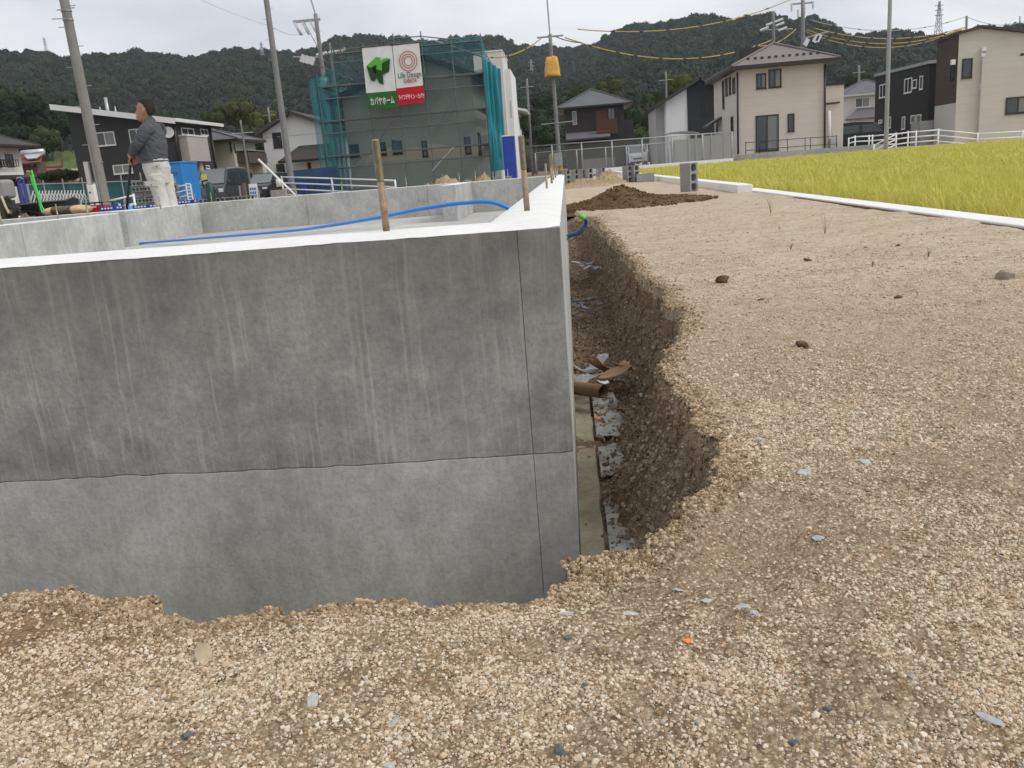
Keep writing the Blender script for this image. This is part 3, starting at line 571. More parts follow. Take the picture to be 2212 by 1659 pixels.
# scaffolding: every standard, ledger, brace and sheet is a part
YS = 47.9; MST = M('scaffold_steel', (.13, .16, .16), .5, .3, .15); MPL = M('scaffold_plank', (.24, .25, .23), .7, .2, .15)
SC = thing('scaffolding', 'steel scaffolding hung with teal netting round the new house', 'scaffolding', ((xl+xr)/2, YS, ZG))
sx = [aty(*U2(q, 800), YS)[0] for q in (672, 800, 1030, 1250, 1448, 1660, 1872)]; tops = [aty(*U2(q, t_), YS)[2] for q, t_ in ((640, 545), (745, 320), (965, 325), (1170, 245), (1390, 228), (1605, 250), (1838, 243))]
lev_ = [.1, 1.35, 2.0, 3.2, 3.85, 5.0, 5.65, 6.8, 7.45]
def sbar(a, b, r=.03, nm='ledger', mt=None): return MB().tube([a, b], r, 6).build(nm, mt or MST, SC)
for x, tz in zip(sx, tops): sbar((x, YS, ZG), (x, YS, tz), .034, 'standard')
for i in range(len(sx)-1):
    for z in lev_:
        if z < min(tops[i], tops[i+1])-.05: sbar((sx[i], YS-.04, z), (sx[i+1], YS-.04, z+.0), .03 if z in lev_[1::2] else .026)
    for z in (2.0, 3.85, 5.65, 7.3):
        if z < min(tops[i], tops[i+1])-.2: MB().box(sx[i]+.04, sx[i+1]-.04, YS+.06, YS+.5, z-.05, z-.01).build('plank', MPL, SC)
for i in (3, 4): sbar((sx[i], YS-.03, tops[i]-.25), (sx[i+1], YS-.03, tops[i+1]-.25))
sbar(aty(*U2(1500, 295), YS-.1), aty(*U2(1880, 425), YS+2), .04, 'brace', FR_S)
for a, b, mt in (((1480, 1240), (1640, 1060), FR_S), ((1500, 985), (1640, 790), MST), ((1470, 1000), (1650, 700), MST), ((1490, 730), (1640, 540), MST), ((905, 1260), (1030, 1110), MST), ((1030, 1110), (1190, 880), MST)): sbar(aty(*U2(*a), YS-.02), aty(*U2(*b), YS-.02), .045 if mt is FR_S else .026, 'brace', mt)
for k, (x, sg) in enumerate(((sx[0], -1), (sx[-1], 1))):
    for j in range(1, 5):
        yy = YS+2.1*j; sbar((x, yy, ZG), (x, yy, 6.3-.0*j), .034, 'standard')
        for z in lev_[:8]: sbar((x, yy-2.1, z), (x, yy, z), .028); 
        for z in (2.0, 3.85, 5.65): MB().box(x-.5 if sg > 0 else x+.05, x-.05 if sg > 0 else x+.5, yy-2.05, yy-.05, z-.05, z-.01).build('plank', MPL, SC)
def net_mat(name, col, op):
    t = NT(name); p = t.pos(); X = t.xyz(p); h = t.math('ADD', X[0], X[1])
    n = t.noise(t.comb(t.math('MULTIPLY', h, 2.2), 0., t.math('MULTIPLY', X[2], .5)), 1., 4, .6)
    tr = t.n('ShaderNodeBsdfTransparent'); tr.inputs[0].default_value = (.93, 1, 1, 1); ms = t.n('ShaderNodeMixShader'); t.fin(t.ramp(n, [(.3, np.array(col)*.8), (.7, np.array(col)*1.25)]), .8, 0, .1)
    o = t.math('ADD', op-.09, t.math('MULTIPLY', n, .18)); t.L(o, ms.inputs[0]); t.L(tr.outputs[0], ms.inputs[1]); t.L(t.b.outputs[0], ms.inputs[2]); t.L(ms.outputs[0], t.out.inputs['Surface']); return t.m
MN1 = net_mat('net_front', (.06, .14, .17), .30); MN2 = net_mat('net_side', (.045, .20, .225), .56); MN3 = net_mat('net_bunched', (.035, .26, .32), .93)
def net(a, b, zf0, zf1, mat, seed, name='net_sheet', amp=.10, n=60, par=SC):
    """hanging net from plan point a to b, lower / upper edge heights as functions of 0..1"""
    u_ = np.linspace(0, 1, n); v_ = np.linspace(0, 1, 30); U_, V_ = np.meshgrid(u_, v_); d = np.array([b[0]-a[0], b[1]-a[1]]); nl = np.array([-d[1], d[0]])/np.hypot(*d)
    off = amp*(fbm(U_*n/4, V_*1.5, 3, seed)*1.6); X_ = a[0]+d[0]*U_+nl[0]*off; Y_ = a[1]+d[1]*U_+nl[1]*off; Z_ = zf0(U_)*(1-V_)+zf1(U_)*V_
    return grid_mesh(name, X_, Y_, Z_, mat, par)
xa, xb = sx[0]-.1, sx[-1]+.05
zk = np.interp
zfun = lambda pts: (lambda u_: np.interp(u_, [p[0] for p in pts], [p[1] for p in pts]))
uz = lambda zx, zy: ((aty(*U2(zx, zy), YS-.15)[0]-xa)/(xb-xa), aty(*U2(zx, zy), YS-.15)[2])
net((xa, YS+.12), (xb, YS+.12), zfun([uz(690, 1170), uz(900, 1200), uz(1040, 1100), uz(1150, 1070), uz(1260, 1090), uz(1480, 1040), uz(1660, 1065), uz(1760, 1060), uz(1890, 1090)]), zfun([uz(640, 560), uz(745, 470), uz(975, 370), uz(1180, 330), uz(1400, 310), uz(1600, 300), uz(1860, 300)]), MN1, 101, amp=.05, n=110)
net((xa+.2, YS+.04), (xb+.6, YS+.04), lambda u_: u_*0+ZG, zfun([uz(690, 1230), uz(900, 1190), uz(1200, 1165), uz(1500, 1150), uz(1900, 1120)]), MN1, 103, amp=.03, n=90)
net((xa, YS-.1), (xa-.1, YS+8.5), lambda u_: u_*0+ZG, lambda u_: u_*0+6.2, MN2, 105); net((xa-.35, YS-.06), (xa+1.2, YS+.2), lambda u_: u_*0+ZG, lambda u_: 6.0+.5*u_, MN2, 106, amp=.2, n=30)
net((xb, YS-.1), (xb, YS+8.5), lambda u_: u_*0+.5, lambda u_: 7.3-1.0*u_, MN2, 107)
net((xa+1, YS+9), (xb, YS+9), lambda u_: u_*0+3, lambda u_: 5.6+1.4*u_, MN2, 108); net((sx[4], YS+.6), (xb, YS+.6), lambda u_: u_*0+6.6, lambda u_: u_*0+7.55, MN2, 109)
q0, q1 = aty(*U2(1875, 700), YS-.4), aty(*U2(1978, 700), YS-.4); net((q0[0], YS-.4), (q1[0], YS+.1), lambda u_: u_*0+aty(*U2(1920, 1240), YS)[2], lambda u_: aty(*U2(1880, 425), YS)[2]-u_*.55, MN3, 110, 'net_curtain', .35, 40)
# the two banners, printed cloth
def text_mesh(body, h, mat, name, par, at, right, bold=.0, width=None):
    cu = bpy.data.curves.new(name, 'FONT'); cu.body = body; cu.size = 1; cu.offset = bold; cu.align_x = 'CENTER'; cu.align_y = 'CENTER'; cu.resolution_u = 2
    ob = bpy.data.objects.new(name, cu); COL.objects.link(ob); dg = bpy.context.evaluated_depsgraph_get(); me = bpy.data.meshes.new_from_object(ob.evaluated_get(dg)); bpy.data.objects.remove(ob)
    co = np.empty(len(me.vertices)*3, 'f4'); me.vertices.foreach_get('co', co); co = co.reshape(-1, 3)
    if len(co):
        lo, hi = co.min(0), co.max(0); k = h/max(hi[1]-lo[1], 1e-4); kx = k if width is None else width/(hi[0]-lo[0]); c = (lo+hi)/2
        r0 = np.array(root_loc(par)); R_ = np.array(right); P_ = np.array(at)[None] + ((co[:, 0]-c[0])*kx)[:, None]*R_ + ((co[:, 1]-c[1])*k)[:, None]*np.array([0, 0, 1.]); me.vertices.foreach_set('co', (P_-r0).astype('f4').ravel())
    me.materials.clear(); me.materials.append(mat); o = bpy.data.objects.new(name, me); COL.objects.link(o); o.parent = par; return o
INK = {k: M('ink_'+k, c, .8, 0, .04, 3, .1) for k, c in dict(white=(.72, .72, .70), green=(.035, .14, .035), lime=(.12, .42, .05), dkgreen=(.025, .075, .02), black=(.012, .02, .012), red=(.52, .02, .035), ring=(.42, .10, .10), grey=(.09, .09, .09), pink=(.45, .14, .14)).items()}
YB = YS-.42
def banner(label, c4, split, low, seed):
    """c4: photo corners TL, TR, BR, BL; lower field coloured"""
    P = [aty(*U2(*c), YB) for c in c4]; b = thing('banner', label, 'banner', (P[3][0], YB, P[3][2]), 'company banners on the scaffolding')
    def sheet(nm, v0, v1, mat):
        u_, v_ = np.meshgrid(np.linspace(0, 1, 26), np.linspace(v0, v1, 20)); p_ = lambda k: (P[0][k]*(1-u_)+P[1][k]*u_)*(1-v_) + (P[3][k]*(1-u_)+P[2][k]*u_)*v_
        return grid_mesh(nm, p_(0), YB+.03*fbm(u_*3+v_*2, v_*3-u_, 3, seed)*2*np.minimum(1, 4*np.minimum(u_, 1-u_)+.3), p_(2), mat, b)
    sheet('cloth', 0, split, INK['white']); sheet('cloth_foot', split, 1, INK[low]); MB().tube([P[0]+[-.1, 0, .03], P[1]+[.1, 0, .03]], .03, 6).build('top_rail', FR_D, b); return b, P
def decal(par, pts, mat, nm, conv): 
    v = [aty(*conv(*p), YB-.07) for p in pts]; m = MB(); m.add([*v, *[q+np.array([0, .008, 0]) for q in v]], [tuple(range(len(v))), tuple(range(2*len(v)-1, len(v)-1, -1))]); return m.build(nm, mat, par)
UB = lambda zx, zy: ((1350+zx/4.1475)/1.8228, (100+zy/4.1475)/1.8228)
b1, P1 = banner('white banner with green block letter emblem over a green foot', [(968, 350), (1185, 328), (1228, 775), (1012, 792)], .735, 'green', 5)
K_ = [('emblem_face', INK['lime'], [(385, 663), (538, 515), (625, 525), (590, 578), (700, 530), (770, 545), (655, 612), (635, 618), (640, 738), (545, 715), (550, 642), (495, 650), (450, 690)]),
      ('emblem_side', INK['dkgreen'], [(385, 663), (450, 690), (485, 680), (550, 780), (515, 915), (455, 895)]), ('emblem_hollow', INK['black'], [(478, 680), (550, 642), (545, 715), (552, 785), (505, 770)]),
      ('emblem_side', INK['dkgreen'], [(635, 618), (770, 545), (755, 755), (650, 805), (668, 972), (585, 935), (552, 850), (515, 915), (552, 785), (545, 715), (640, 738)])]
for nm, mt, pts in K_: decal(b1, pts, mt, nm, UB)
b2, P2 = banner('white banner with concentric red rings over a red foot', [(1190, 332), (1383, 312), (1425, 740), (1232, 765)], .715, 'red', 9)
cx, cz = aty(*UB(1067, 582), YB-.07)[[0, 2]]; sc_ = (aty(*UB(1215, 575), YB-.07)[0]-cx)/1.0
for r in (1.0, .73, .49):
    m = MB(); n = 48; vs = []
    for rr in (r*sc_, (r-.085)*sc_): vs += [(cx+rr*math.cos(2*math.pi*k/n), YB-.07, cz+rr*1.06*math.sin(2*math.pi*k/n)) for k in range(n)]
    m.add(vs, [(k, (k+1) % n, n+(k+1) % n, n+k) for k in range(n)]); m.build('ring', INK['ring'], b2)
def btext(par, body, conv, c, w_, h, mat, bold=.02):
    a = aty(*conv(c[0]-w_/2, c[1]), YB-.075); b = aty(*conv(c[0]+w_/2, c[1]), YB-.075); text_mesh(body, h, mat, 'lettering', par, aty(*conv(*c), YB-.075), (1, 0, 0), bold, b[0]-a[0])
btext(b1, 'カバヤホーム', UB, (645, 1228), 395, .40, INK['white'], .02); btext(b2, 'Life Design', UB, (1090, 818), 380, .38, INK['grey'], .01)
btext(b2, 'KABAYA', UB, (1100, 898), 218, .22, INK['pink'], .03); btext(b2, 'ライフデザイン・カバヤ', UB, (1122, 1160), 425, .27, INK['white'], .02)
# ---- tall white house and low white house behind the scaffolding
Y = 64.; MPW = M('pearl_render', (.60, .59, .56), .8, 0, .04, .5); xr = aty(*U3(163, 700), Y)[0]+.0; zt = aty(*U3(163, 368), Y)[2]; xl = aty(*U3(-60, 500), Y)[0]
HT = thing('white_house', 'tall flat-roofed white house rising behind the scaffolding', 'house', (xr-2.5, Y, ZG)); box(HT, 'wall', MPW, xl, xr, Y, Y+6, ZG, zt); box(HT, 'coping', FR_W, xl-.05, xr+.05, Y-.05, Y+6.05, zt+.002, zt+.1)
box(HT, 'side_wing', MWH, xr+.003, xr+.4, Y+2, Y+9, ZG, aty(*U3(190, 500), Y+2)[2]); window(HT, ('x', xr+.4, 1), U3(200, 730), U3(208, 850), FR_S, MGL, 0)
Y = 84.; xl, xr = aty(*U3(185, 900), Y)[0], aty(*U3(262, 900), Y)[0]; z1 = aty(*U3(262, 800), Y)[2]; y2 = Y+5
HL = thing('white_house', 'low white house with pale gable eaves left of the concrete pole', 'house', (xl, Y, ZG)); box(HL, 'wall', MWH, xl-2, xr, Y, y2, ZG, z1-.1)
slab_roof('roof', HL, [(xl-2, Y-.5, z1+1.0), (xr+.9, Y-.5, z1), (xr+.9, y2+.5, z1), (xl-2, y2+.5, z1+1.0)], .2, FR_W); window(HL, ('x', xr, 1), U3(266, 850), U3(286, 940), FR_D, MGL, 1)
# ---- dark house with the pyramid tiled roof (centre)
Y = 86.; MBK = siding('umber_siding', (.042, .036, .034), .3, .1); MWD = M('red_wood', (.10, .035, .022), .6, 0, .2)
xl, xr = aty(*U3(600, 900), Y)[0], aty(*U3(1030, 900), Y)[0]; ze = aty(*U3(800, 765), Y)[2]; a = aty(*U3(790, 648), Y+3.6)
HB = thing('dark_house', 'small black-brown house with pyramid tiled roof behind the mesh fence', 'house', ((xl+xr)/2, Y, ZG)); box(HB, 'wall', MBK, xl, xr, Y, Y+7.4, ZG, ze-.05)
hip(HB, aty(*U3(540, 782), Y-.6)[0], aty(*U3(1085, 745), Y-.6)[0], Y-.7, Y+8.2, ze, [(a[0], Y+3.7, a[2])], RT_BK, FR_D); box(HB, 'annex', MBK, xr+.003, aty(*U3(1098, 900), Y)[0], Y+.4, Y+5, ZG, aty(*U3(1060, 868), Y)[2])
c0, c1 = aty(*U3(820, 800), Y-.1), aty(*U3(978, 960), Y-.1); n = 12
wd = box(HB, 'balcony', MWD, c0[0], c1[0], Y-.9, Y-.003, c1[2], c1[2]+.12)
for i in range(n): x = c0[0]+(c1[0]-c0[0])*(i+.5)/n; MB().box(x-.06, x+.06, Y-.95, Y-.91, c1[2]-.1, c1[2]+1.3).build('slat', MWD, wd)
box(HB, 'wood_panel', MWD, c0[0], aty(*U3(905, 800), Y)[0], Y-.05, Y-.004, c1[2]+.13, c0[2]); window(HB, ('y', Y), U3(908, 785), U3(962, 872), FR_D, MGL2, 1); window(HB, ('y', Y), U3(650, 808), U3(686, 902), FR_S, MGL2, 0)
slab_roof('porch_roof', HB, [(xl, Y, aty(*U3(680, 985), Y)[2]+.3), (xl+4.2, Y, aty(*U3(680, 985), Y)[2]+.3), (xl+4.2, Y-1.6, aty(*U3(680, 1010), Y)[2]), (xl, Y-1.6, aty(*U3(680, 1010), Y)[2])], .15, RT_GY)
box(HB, 'garden_wall', M('grey_garden_wall', (.16, .155, .15), .9), xl+1.5, xl+4.5, Y-2.2, Y-2., ZG, .95)
# ---- white and black house
Y = 76.; MBL2 = siding('black_siding', (.032, .032, .036), .28, .1); xa_, xb_, xc_, xd_ = [aty(*U3(q, 800), Y)[0] for q in (1268, 1332, 1488, 1680)]; pk = aty(*U3(1572, 560), Y); el = aty(*U3(1268, 752), Y); s_ = (pk[2]-el[2])/(pk[0]-el[0])
HV = thing('white_and_black_house', 'gabled house half white half black behind the mesh fence', 'house', ((xa_+xd_)/2, Y, ZG))
rz = lambda x: pk[2]-abs(x-pk[0])*s_-.3
MB().prism([(xb_, ZG), (xc_, ZG), (xc_, rz(xc_)), (xb_, rz(xb_))], 'y', Y+.1, Y+8).build('white_wall', MWH, HV); MB().prism([(xc_+.003, ZG), (xd_+2, ZG), (xd_+2, rz(xd_+2)), (pk[0], rz(pk[0])), (xc_+.003, rz(xc_))], 'y', Y, Y+8).build('black_wall', MBL2, HV)
MB().prism([(xa_, ZG), (xb_-.003, ZG), (xb_-.003, rz(xb_)), (xa_, rz(xa_))], 'y', Y+1.5, Y+8).build('rear_wall', M('grey_render', (.36, .35, .35), .8, 0, .05), HV)
slab_roof('roof', HV, [(el[0]-.3, Y-.6, el[2]-.15), (pk[0], Y-.6, pk[2]), (pk[0], Y+8.5, pk[2]), (el[0]-.3, Y+8.5, el[2]-.15)], .22, RT_DK); slab_roof('roof', HV, [(pk[0]+.002, Y-.6, pk[2]), (xd_+2.6, Y-.6, pk[2]-(xd_+2.6-pk[0])*s_), (xd_+2.6, Y+8.5, pk[2]-(xd_+2.6-pk[0])*s_), (pk[0]+.002, Y+8.5, pk[2])], .22, RT_DK)
for a, b in (((1590, 730), (1605, 835)), ((1620, 727), (1645, 832))): window(HV, ('y', Y), U3(*a), U3(*b), FR_D, MGL, 0)
z_ = aty(*U3(1400, 975), Y-3)[2]; CP = thing('carport', 'grey carport with shallow curved roof before the white and black house', 'carport', (xb_+1, Y-4, ZG)); n = 14
pts = [(aty(*U3(1305, 970), Y-3)[0]+i/n*(aty(*U3(1545, 975), Y-3)[0]-aty(*U3(1305, 970), Y-3)[0]), z_+.35*math.sin(math.pi*(.25+.6*i/n))-.2) for i in range(n+1)]; m = MB(); m.prism(pts+[(x, z-.06) for x, z in pts[::-1]], 'y', Y-5, Y-.8); m.build('roof', M('polycarbonate', (.30, .30, .30), .4), CP)
for x in (pts[1][0], pts[-2][0]):
    for y in (Y-4.8, Y-1.1): MB().box(x-.05, x+.05, y-.05, y+.05, ZG, z_-.12).build('post', FR_S, CP)
box(CP, 'screen_panel', M('screen_grey', (.34, .345, .34), .6), pts[1][0]+.3, pts[-2][0]-1.5, Y-4.4, Y-4.34, ZG, z_-.5)
# ---- cream house with the brown pyramid roof (right of centre)
Y = 55.; MPK = siding('beige_siding', (.55, .50, .445), .45, .05); xl, xr = aty(*U4(488, 1000), Y)[0], aty(*U4(1308, 1000), Y)[0]; ze = aty(*U4(900, 595), Y)[2]; ap = aty(*U4(820, 408), Y+4.2); xL, xR = aty(*U4(427, 640), Y-.6)[0], aty(*U4(1440, 552), Y-.6)[0]
y2 = atx(*U4(262, 800), xl)[1]
HP = thing('beige_house', 'beige two-storey house with brown pyramid roof beyond the rice', 'house', ((xl+xr)/2, Y, 0)); box(HP, 'wall', MPK, xl, xr, Y, y2, .2, ze-.05); box(HP, 'plinth', FR_D, xl+.03, xr-.03, Y+.03, y2, -.3, .199)
rf = hip(HP, xL, xR, Y-.6, y2+.7, ze+.05, [(ap[0], Y+(y2-Y)*.5, ap[2])], RT_BR, FR_D, .2)
for zx, zy in ((583, 585), (650, 585), (712, 573), (780, 577), (842, 563), (910, 565), (970, 550), (1040, 553), (1102, 538), (1168, 540), (1232, 523)):
    q = aty(*U4(zx, zy), Y+.6); zz = ze+.05+(Y+.6-(Y-.6))/(y2/2+Y/2-Y+.6)*(ap[2]-ze-.05); MB().box(q[0]-.08, q[0]+.08, Y+.55, Y+.65, zz-.02, zz+.12).build('snow_guard', FR_D, rf)
for a, b, k in (((658, 690), (752, 825), 1), ((772, 652), (893, 812), 1), ((652, 1082), (868, 1400), 1), ((952, 1063), (1014, 1224), 0)): window(HP, ('y', Y), U4(*a), U4(*b), FR_D, [MGL, MGL2] if k else MGL, k, .07)
for a, b in (((345, 755), (364, 1012)), ((375, 737), (394, 890)), ((407, 722), (426, 876)), ((440, 730), (466, 862)), ((425, 1092), (448, 1270)), ((285, 1160), (302, 1240))): window(HP, ('x', xl, -1), U4(*a), U4(*b), FR_D, MGL, 0, .05)
for zx in (482, 1302): pipe(HP, [aty(*U4(zx, 675 if zx < 900 else 600), Y-.08), aty(*U4(zx+8 if zx < 900 else zx-4, 1440 if zx < 900 else 1380), Y-.08)], .06, FR_D)
c = aty(*U4(575, 500), Y+6); box(HP, 'chimney', FR_D, c[0]-.6, c[0]+.6, Y+5.6, Y+6.8, ze, aty(*U4(575, 450), Y+6)[2])
ax = aty(*U4(1474, 1000), Y+.6)[0]; za = aty(*U4(1400, 795), Y+.6)[2]; box(HP, 'annex', MPK, xr+.003, ax, Y+.6, y2-1, .2, za); box(HP, 'annex_coping', FR_D, xr+.004, ax+.08, Y+.52, y2-.95, za+.002, za+.16); 
pipe(HP, [aty(*U4(1310, 970), Y+.5), aty(*U4(1438, 955), Y+.5)], .055, FR_D); pipe(HP, [aty(*U4(1340, 1035), Y+.4), aty(*U4(1342, 1380), Y+.4)], .09, MWH, 'vent_pipe'); box(HP, 'outdoor_unit', FR_S, *sorted((aty(*U4(1345, 1340), Y+.1)[0], aty(*U4(1405, 1340), Y+.1)[0])), Y-.1, Y+.3, .2, .85)
slab_roof('side_canopy', HP, [(xl-.9, y2-3, 2.4), (xl-.01, y2-3, 2.9), (xl-.01, y2-.5, 2.9), (xl-.9, y2-.5, 2.4)], .12, FR_D)
# ---- grey-roofed house, further back
Y = 96.; xl, xr = aty(*U4(1478, 950), Y)[0], aty(*U5(352, 900), Y)[0]; ze = aty(*U5(200, 890), Y)[2]; MLG = M('pale_render', (.52, .51, .50), .8, 0, .04)
HG = thing('pale_house', 'pale house with grey hipped roof between the beige and black houses', 'house', ((xl+xr)/2, Y, ZG)); box(HG, 'wall', MLG, xl, xr+2, Y, Y+7, ZG, ze); rz_ = aty(*U5(250, 752), Y+3)[2]
hip(HG, xl-.4, xr+2.6, Y-.6, Y+7.6, ze+.1, [(aty(*U5(220, 752), Y+3.5)[0], Y+3.5, rz_), (xr+.4, Y+3.5, rz_)], RT_GY, FR_S); window(HG, ('y', Y), U5(160, 918), U5(295, 995), FR_W, [MGL, MGL2])
q = aty(*U5(330, 1030), Y-.1); q2 = aty(*U5(55, 1115), Y-2); slab_roof('porch_roof', HG, [(q2[0]+2, Y, q[2]+.3), (xr+2, Y, q[2]+.3), (xr+2, Y-2.4, q2[2]), (q2[0], Y-2.4, q2[2])], .2, RT_GY); box(HG, 'porch_wall', MLG, q2[0]+.5, q2[0]+3, Y-1.9, Y-.003, ZG, q2[2]-.1)
# ---- black box house
MBX = siding('black_corrugated', (.016, .016, .018), .12, .1, vert=True); XB = None
n_ = aty(*U5(855, 565), 61.5); XB = n_[0]; f_ = atx(*U5(352, 690), XB); zn, zf = n_[2], f_[2]; xr = aty(*U5(935, 700), 61.5)[0]+6
HK = thing('black_house', 'black box-shaped house with white window frames behind the white rails', 'house', (XB+3, 61.5, ZG))
MB().prism([(61.5, ZG), (f_[1], ZG), (f_[1], zf-.2), (61.5, zn-.2)], 'x', XB, xr).build('wall', MBX, HK); m = MB(); m.prism([(61.4, zn-.2), (f_[1]+.1, zf-.2), (f_[1]+.1, zf), (61.4, zn)], 'x', XB-.08, xr+.05); m.build('roof_edge', FR_S, HK)
for a, b, k in (((392, 793), (450, 905), 1), ((625, 738), (690, 860), 1), ((700, 747), (736, 820), 0), ((768, 710), (792, 832), 0), ((476, 1090), (495, 1196), 0), ((602, 1090), (628, 1205), 0), ((684, 1078), (725, 1145), 0), ((738, 1070), (778, 1140), 0), ((382, 1120), (414, 1148), 0)): window(HK, ('x', XB, -1), U5(*a), U5(*b), FR_W, MGL if a[1] < 1000 else MGL2, k, .07)
c = atx(*U5(740, 1135), XB-1.2); box(HK, 'porch_screen', FR_S, XB-1.3, XB-.003, c[1]-.8, c[1]+.8, ZG, c[2])
# ---- greige house at the right
YR = 56.; MGR = siding('greige_siding', (.50, .48, .425), .45, .05); MBW = siding('brown_siding', (.062, .045, .040), .2, .08); n_ = aty(*U5(1120, 600), YR); XR_ = n_[0]; pk = aty(*U5(1330, 238), YR); ln = aty(*U5(1132, 295), YR); yf = atx(*U5(935, 390), XR_)[1]; zm = atx(*U5(1112, 958), XR_)[2]
HR = thing('greige_house', 'greige and brown gabled house behind the white rails at the rice edge', 'house', (XR_+5, YR, ZG)); sg = (pk[2]-ln[2])/(pk[0]-ln[0]); rs = .19; xq = XR_+13
rz = lambda x: pk[2]-(pk[0]-x)*sg if x < pk[0] else pk[2]-(x-pk[0])*rs
MB().prism([(XR_, ZG), (xq, ZG), (xq, rz(xq)-.15), (pk[0], pk[2]-.15), (XR_, rz(XR_)-.15)], 'y', YR, yf).build('wall', MGR, HR)
box(HR, 'brown_wall', MBW, XR_-.05, XR_-.003, YR+.05, yf, zm, rz(XR_)-.2); box(HR, 'side_wall', M('shaded_greige_siding', (.46, .455, .445), .75, 0, .04), XR_-.04, XR_-.003, YR+.05, yf, ZG, zm-.004)  # lower side wall: its cooler, darker tone is shading put into the greige
for a, b in (((XR_-.2, YR), (pk[0], YR)), ((pk[0]+.002, YR), (xq, YR))): slab_roof('roof', HR, [(a[0], YR-.25, rz(a[0])), (b[0], YR-.25, rz(b[0])), (b[0], yf+.1, rz(b[0])), (a[0], yf+.1, rz(a[0]))], .14, RT_DK)
for a, b, k in (((1160, 550), (1247, 725), 0), ((1568, 912), (1790, 1050), 1), ((1703, 500), (1790, 640), 0)): window(HR, ('y', YR), U5(*a), U5(*b), FR_D, [MGL, MGL2] if k else MGL, k, .08)
window(HR, ('x', XR_-.05, -1), U5(1057, 600), U5(1082, 735), FR_D, MGL, 0, .05)
for a in ((1335, 805), (1350, 470), (1345, 508), (1066, 582)): q = aty(*U5(*a), YR); MB().obox(q+[0, -.1, 0], (.22, .2, .3)).build('vent_hood', FR_W, HR)
box(HR, 'front_bay', MGR, aty(*U5(1308, 1000), YR)[0], xq-.5, YR-.25, YR-.003, ZG, aty(*U5(1310, 560), YR)[2])
for a, b in (((1568, 912), (1790, 1050)),): window(HR, ('y', YR-.25), U5(*a), U5(*b), FR_D, [MGL, MGL2], 1, .08)
# ---- tiled farmhouse and red-roofed houses at the far left
Y = 62.; UL = lambda zx, zy: (zx*.10415, 307.2+zy*.10415); Yb = 70.; xr = aty(*UL(420, 300), Yb)[0]; ze = aty(*UL(400, 95), Yb)[2]; zb = aty(*UL(440, 525), Yb)[2]
HF = thing('farmhouse', 'white-walled farmhouse with dark glazed tile roofs', 'house', (xr-4, Y, ZG)); box(HF, 'upper_wall', MWH, xr-8, xr, Y, Yb, zb-.6, ze); hip(HF, xr-9, xr+1.2, Y-1, Yb+1.2, ze+.05, [(xr-4, Y+3, ze+2.2), (xr-4, Yb-3, ze+2.2)], RT_DK, FR_D)
q = aty(*UL(1000, 720), Yb+3); box(HF, 'lower_wall', M('dark_timber', (.05, .04, .032), .7), xr-9, q[0]-1.2, Y-2, Yb+1.8, ZG, q[2]); hip(HF, xr-10, q[0], Y-3, Yb+3, q[2]+.05, [(xr-3, Y+1, zb+.3), (xr-3, Yb-1, zb+.3)], RT_DK, FR_D)
for a, b in (((92, 250), (300, 505)), ((-140, 270), (30, 515))):
    o = window(HF, ('x', xr, 1), UL(*a), UL(*b), FR_D, MGL2, 1); p0, p1 = atx(*UL(*a), xr+.3), atx(*UL(*b), xr+.3); m = MB(); zt_ = p1[2]+.55; m.box(xr+.28, xr+.34, p0[1]-.6, p1[1]+.6, zt_-.05, zt_); m.box(xr+.28, xr+.34, p0[1]-.6, p1[1]+.6, p1[2], p1[2]+.05); [m.box(xr+.29, xr+.33, y-.02, y+.02, p1[2], zt_) for y in np.linspace(p0[1]-.6, p1[1]+.6, 8)]; m.build('window_rail', FR_D, HF)
MRT = siding('red_tile_roof', (.20, .085, .06), .22, .25, depth=1.0)
Y = 82.; xa_, xb_ = aty(*UL(440, 420), Y)[0], aty(*UL(740, 420), Y)[0]; ze = aty(*UL(740, 400), Y)[2]; zr = aty(*UL(560, 300), Y+2)[2]+.5
H1 = thing('red_roofed_house', 'small house with red tile roof and silver solar water heater', 'house', (xb_-2, Y, ZG)); box(H1, 'wall', M('brown_boards', (.11, .075, .06), .8), xa_-3, xb_, Y, Y+1.6, ZG, ze); slab_roof('roof', H1, [(xa_-3, Y-.8, ze-.1), (xb_+1, Y-.8, ze-.1), (xb_-.6, Y+2.4, zr), (xa_-3, Y+2.4, zr)], .18, MRT)
window(H1, ('y', Y), UL(620, 420), UL(722, 500), FR_D, M('paper_pane', (.5, .5, .48), .8), 0); a, b = aty(*UL(410, 270), Y-.2), aty(*UL(740, 350), Y-.5)
sh_ = thing('solar_water_heater', 'silver solar water heater lying on the red tile roof', 'water heater', (a[0]+2, Y-.3, b[2])); slab_roof('panel', sh_, [(a[0], Y+.3, a[2]+.15), (a[0]+2.2, Y+.3, a[2]+.15), (b[0]+.1, Y-.55, b[2]+.1), (a[0]+.9, Y-.55, b[2]+.1)], .1, M('collector', (.50, .52, .54), .25, .4, .05)); c = aty(*UL(530, 230), Y+.4); MB().tube([(a[0]-.1, Y+.4, c[2]), (a[0]+2.1, Y+.4, c[2])], .3, 14).build('tank', M('tank_steel', (.55, .55, .56), .3, .6, .05), sh_, smooth=True)
Y = 88.; a, b, c, d = aty(*UL(760, 545), Y+3), aty(*UL(1290, 520), Y+3), aty(*UL(1420, 640), Y-1), aty(*UL(800, 660), Y-1)
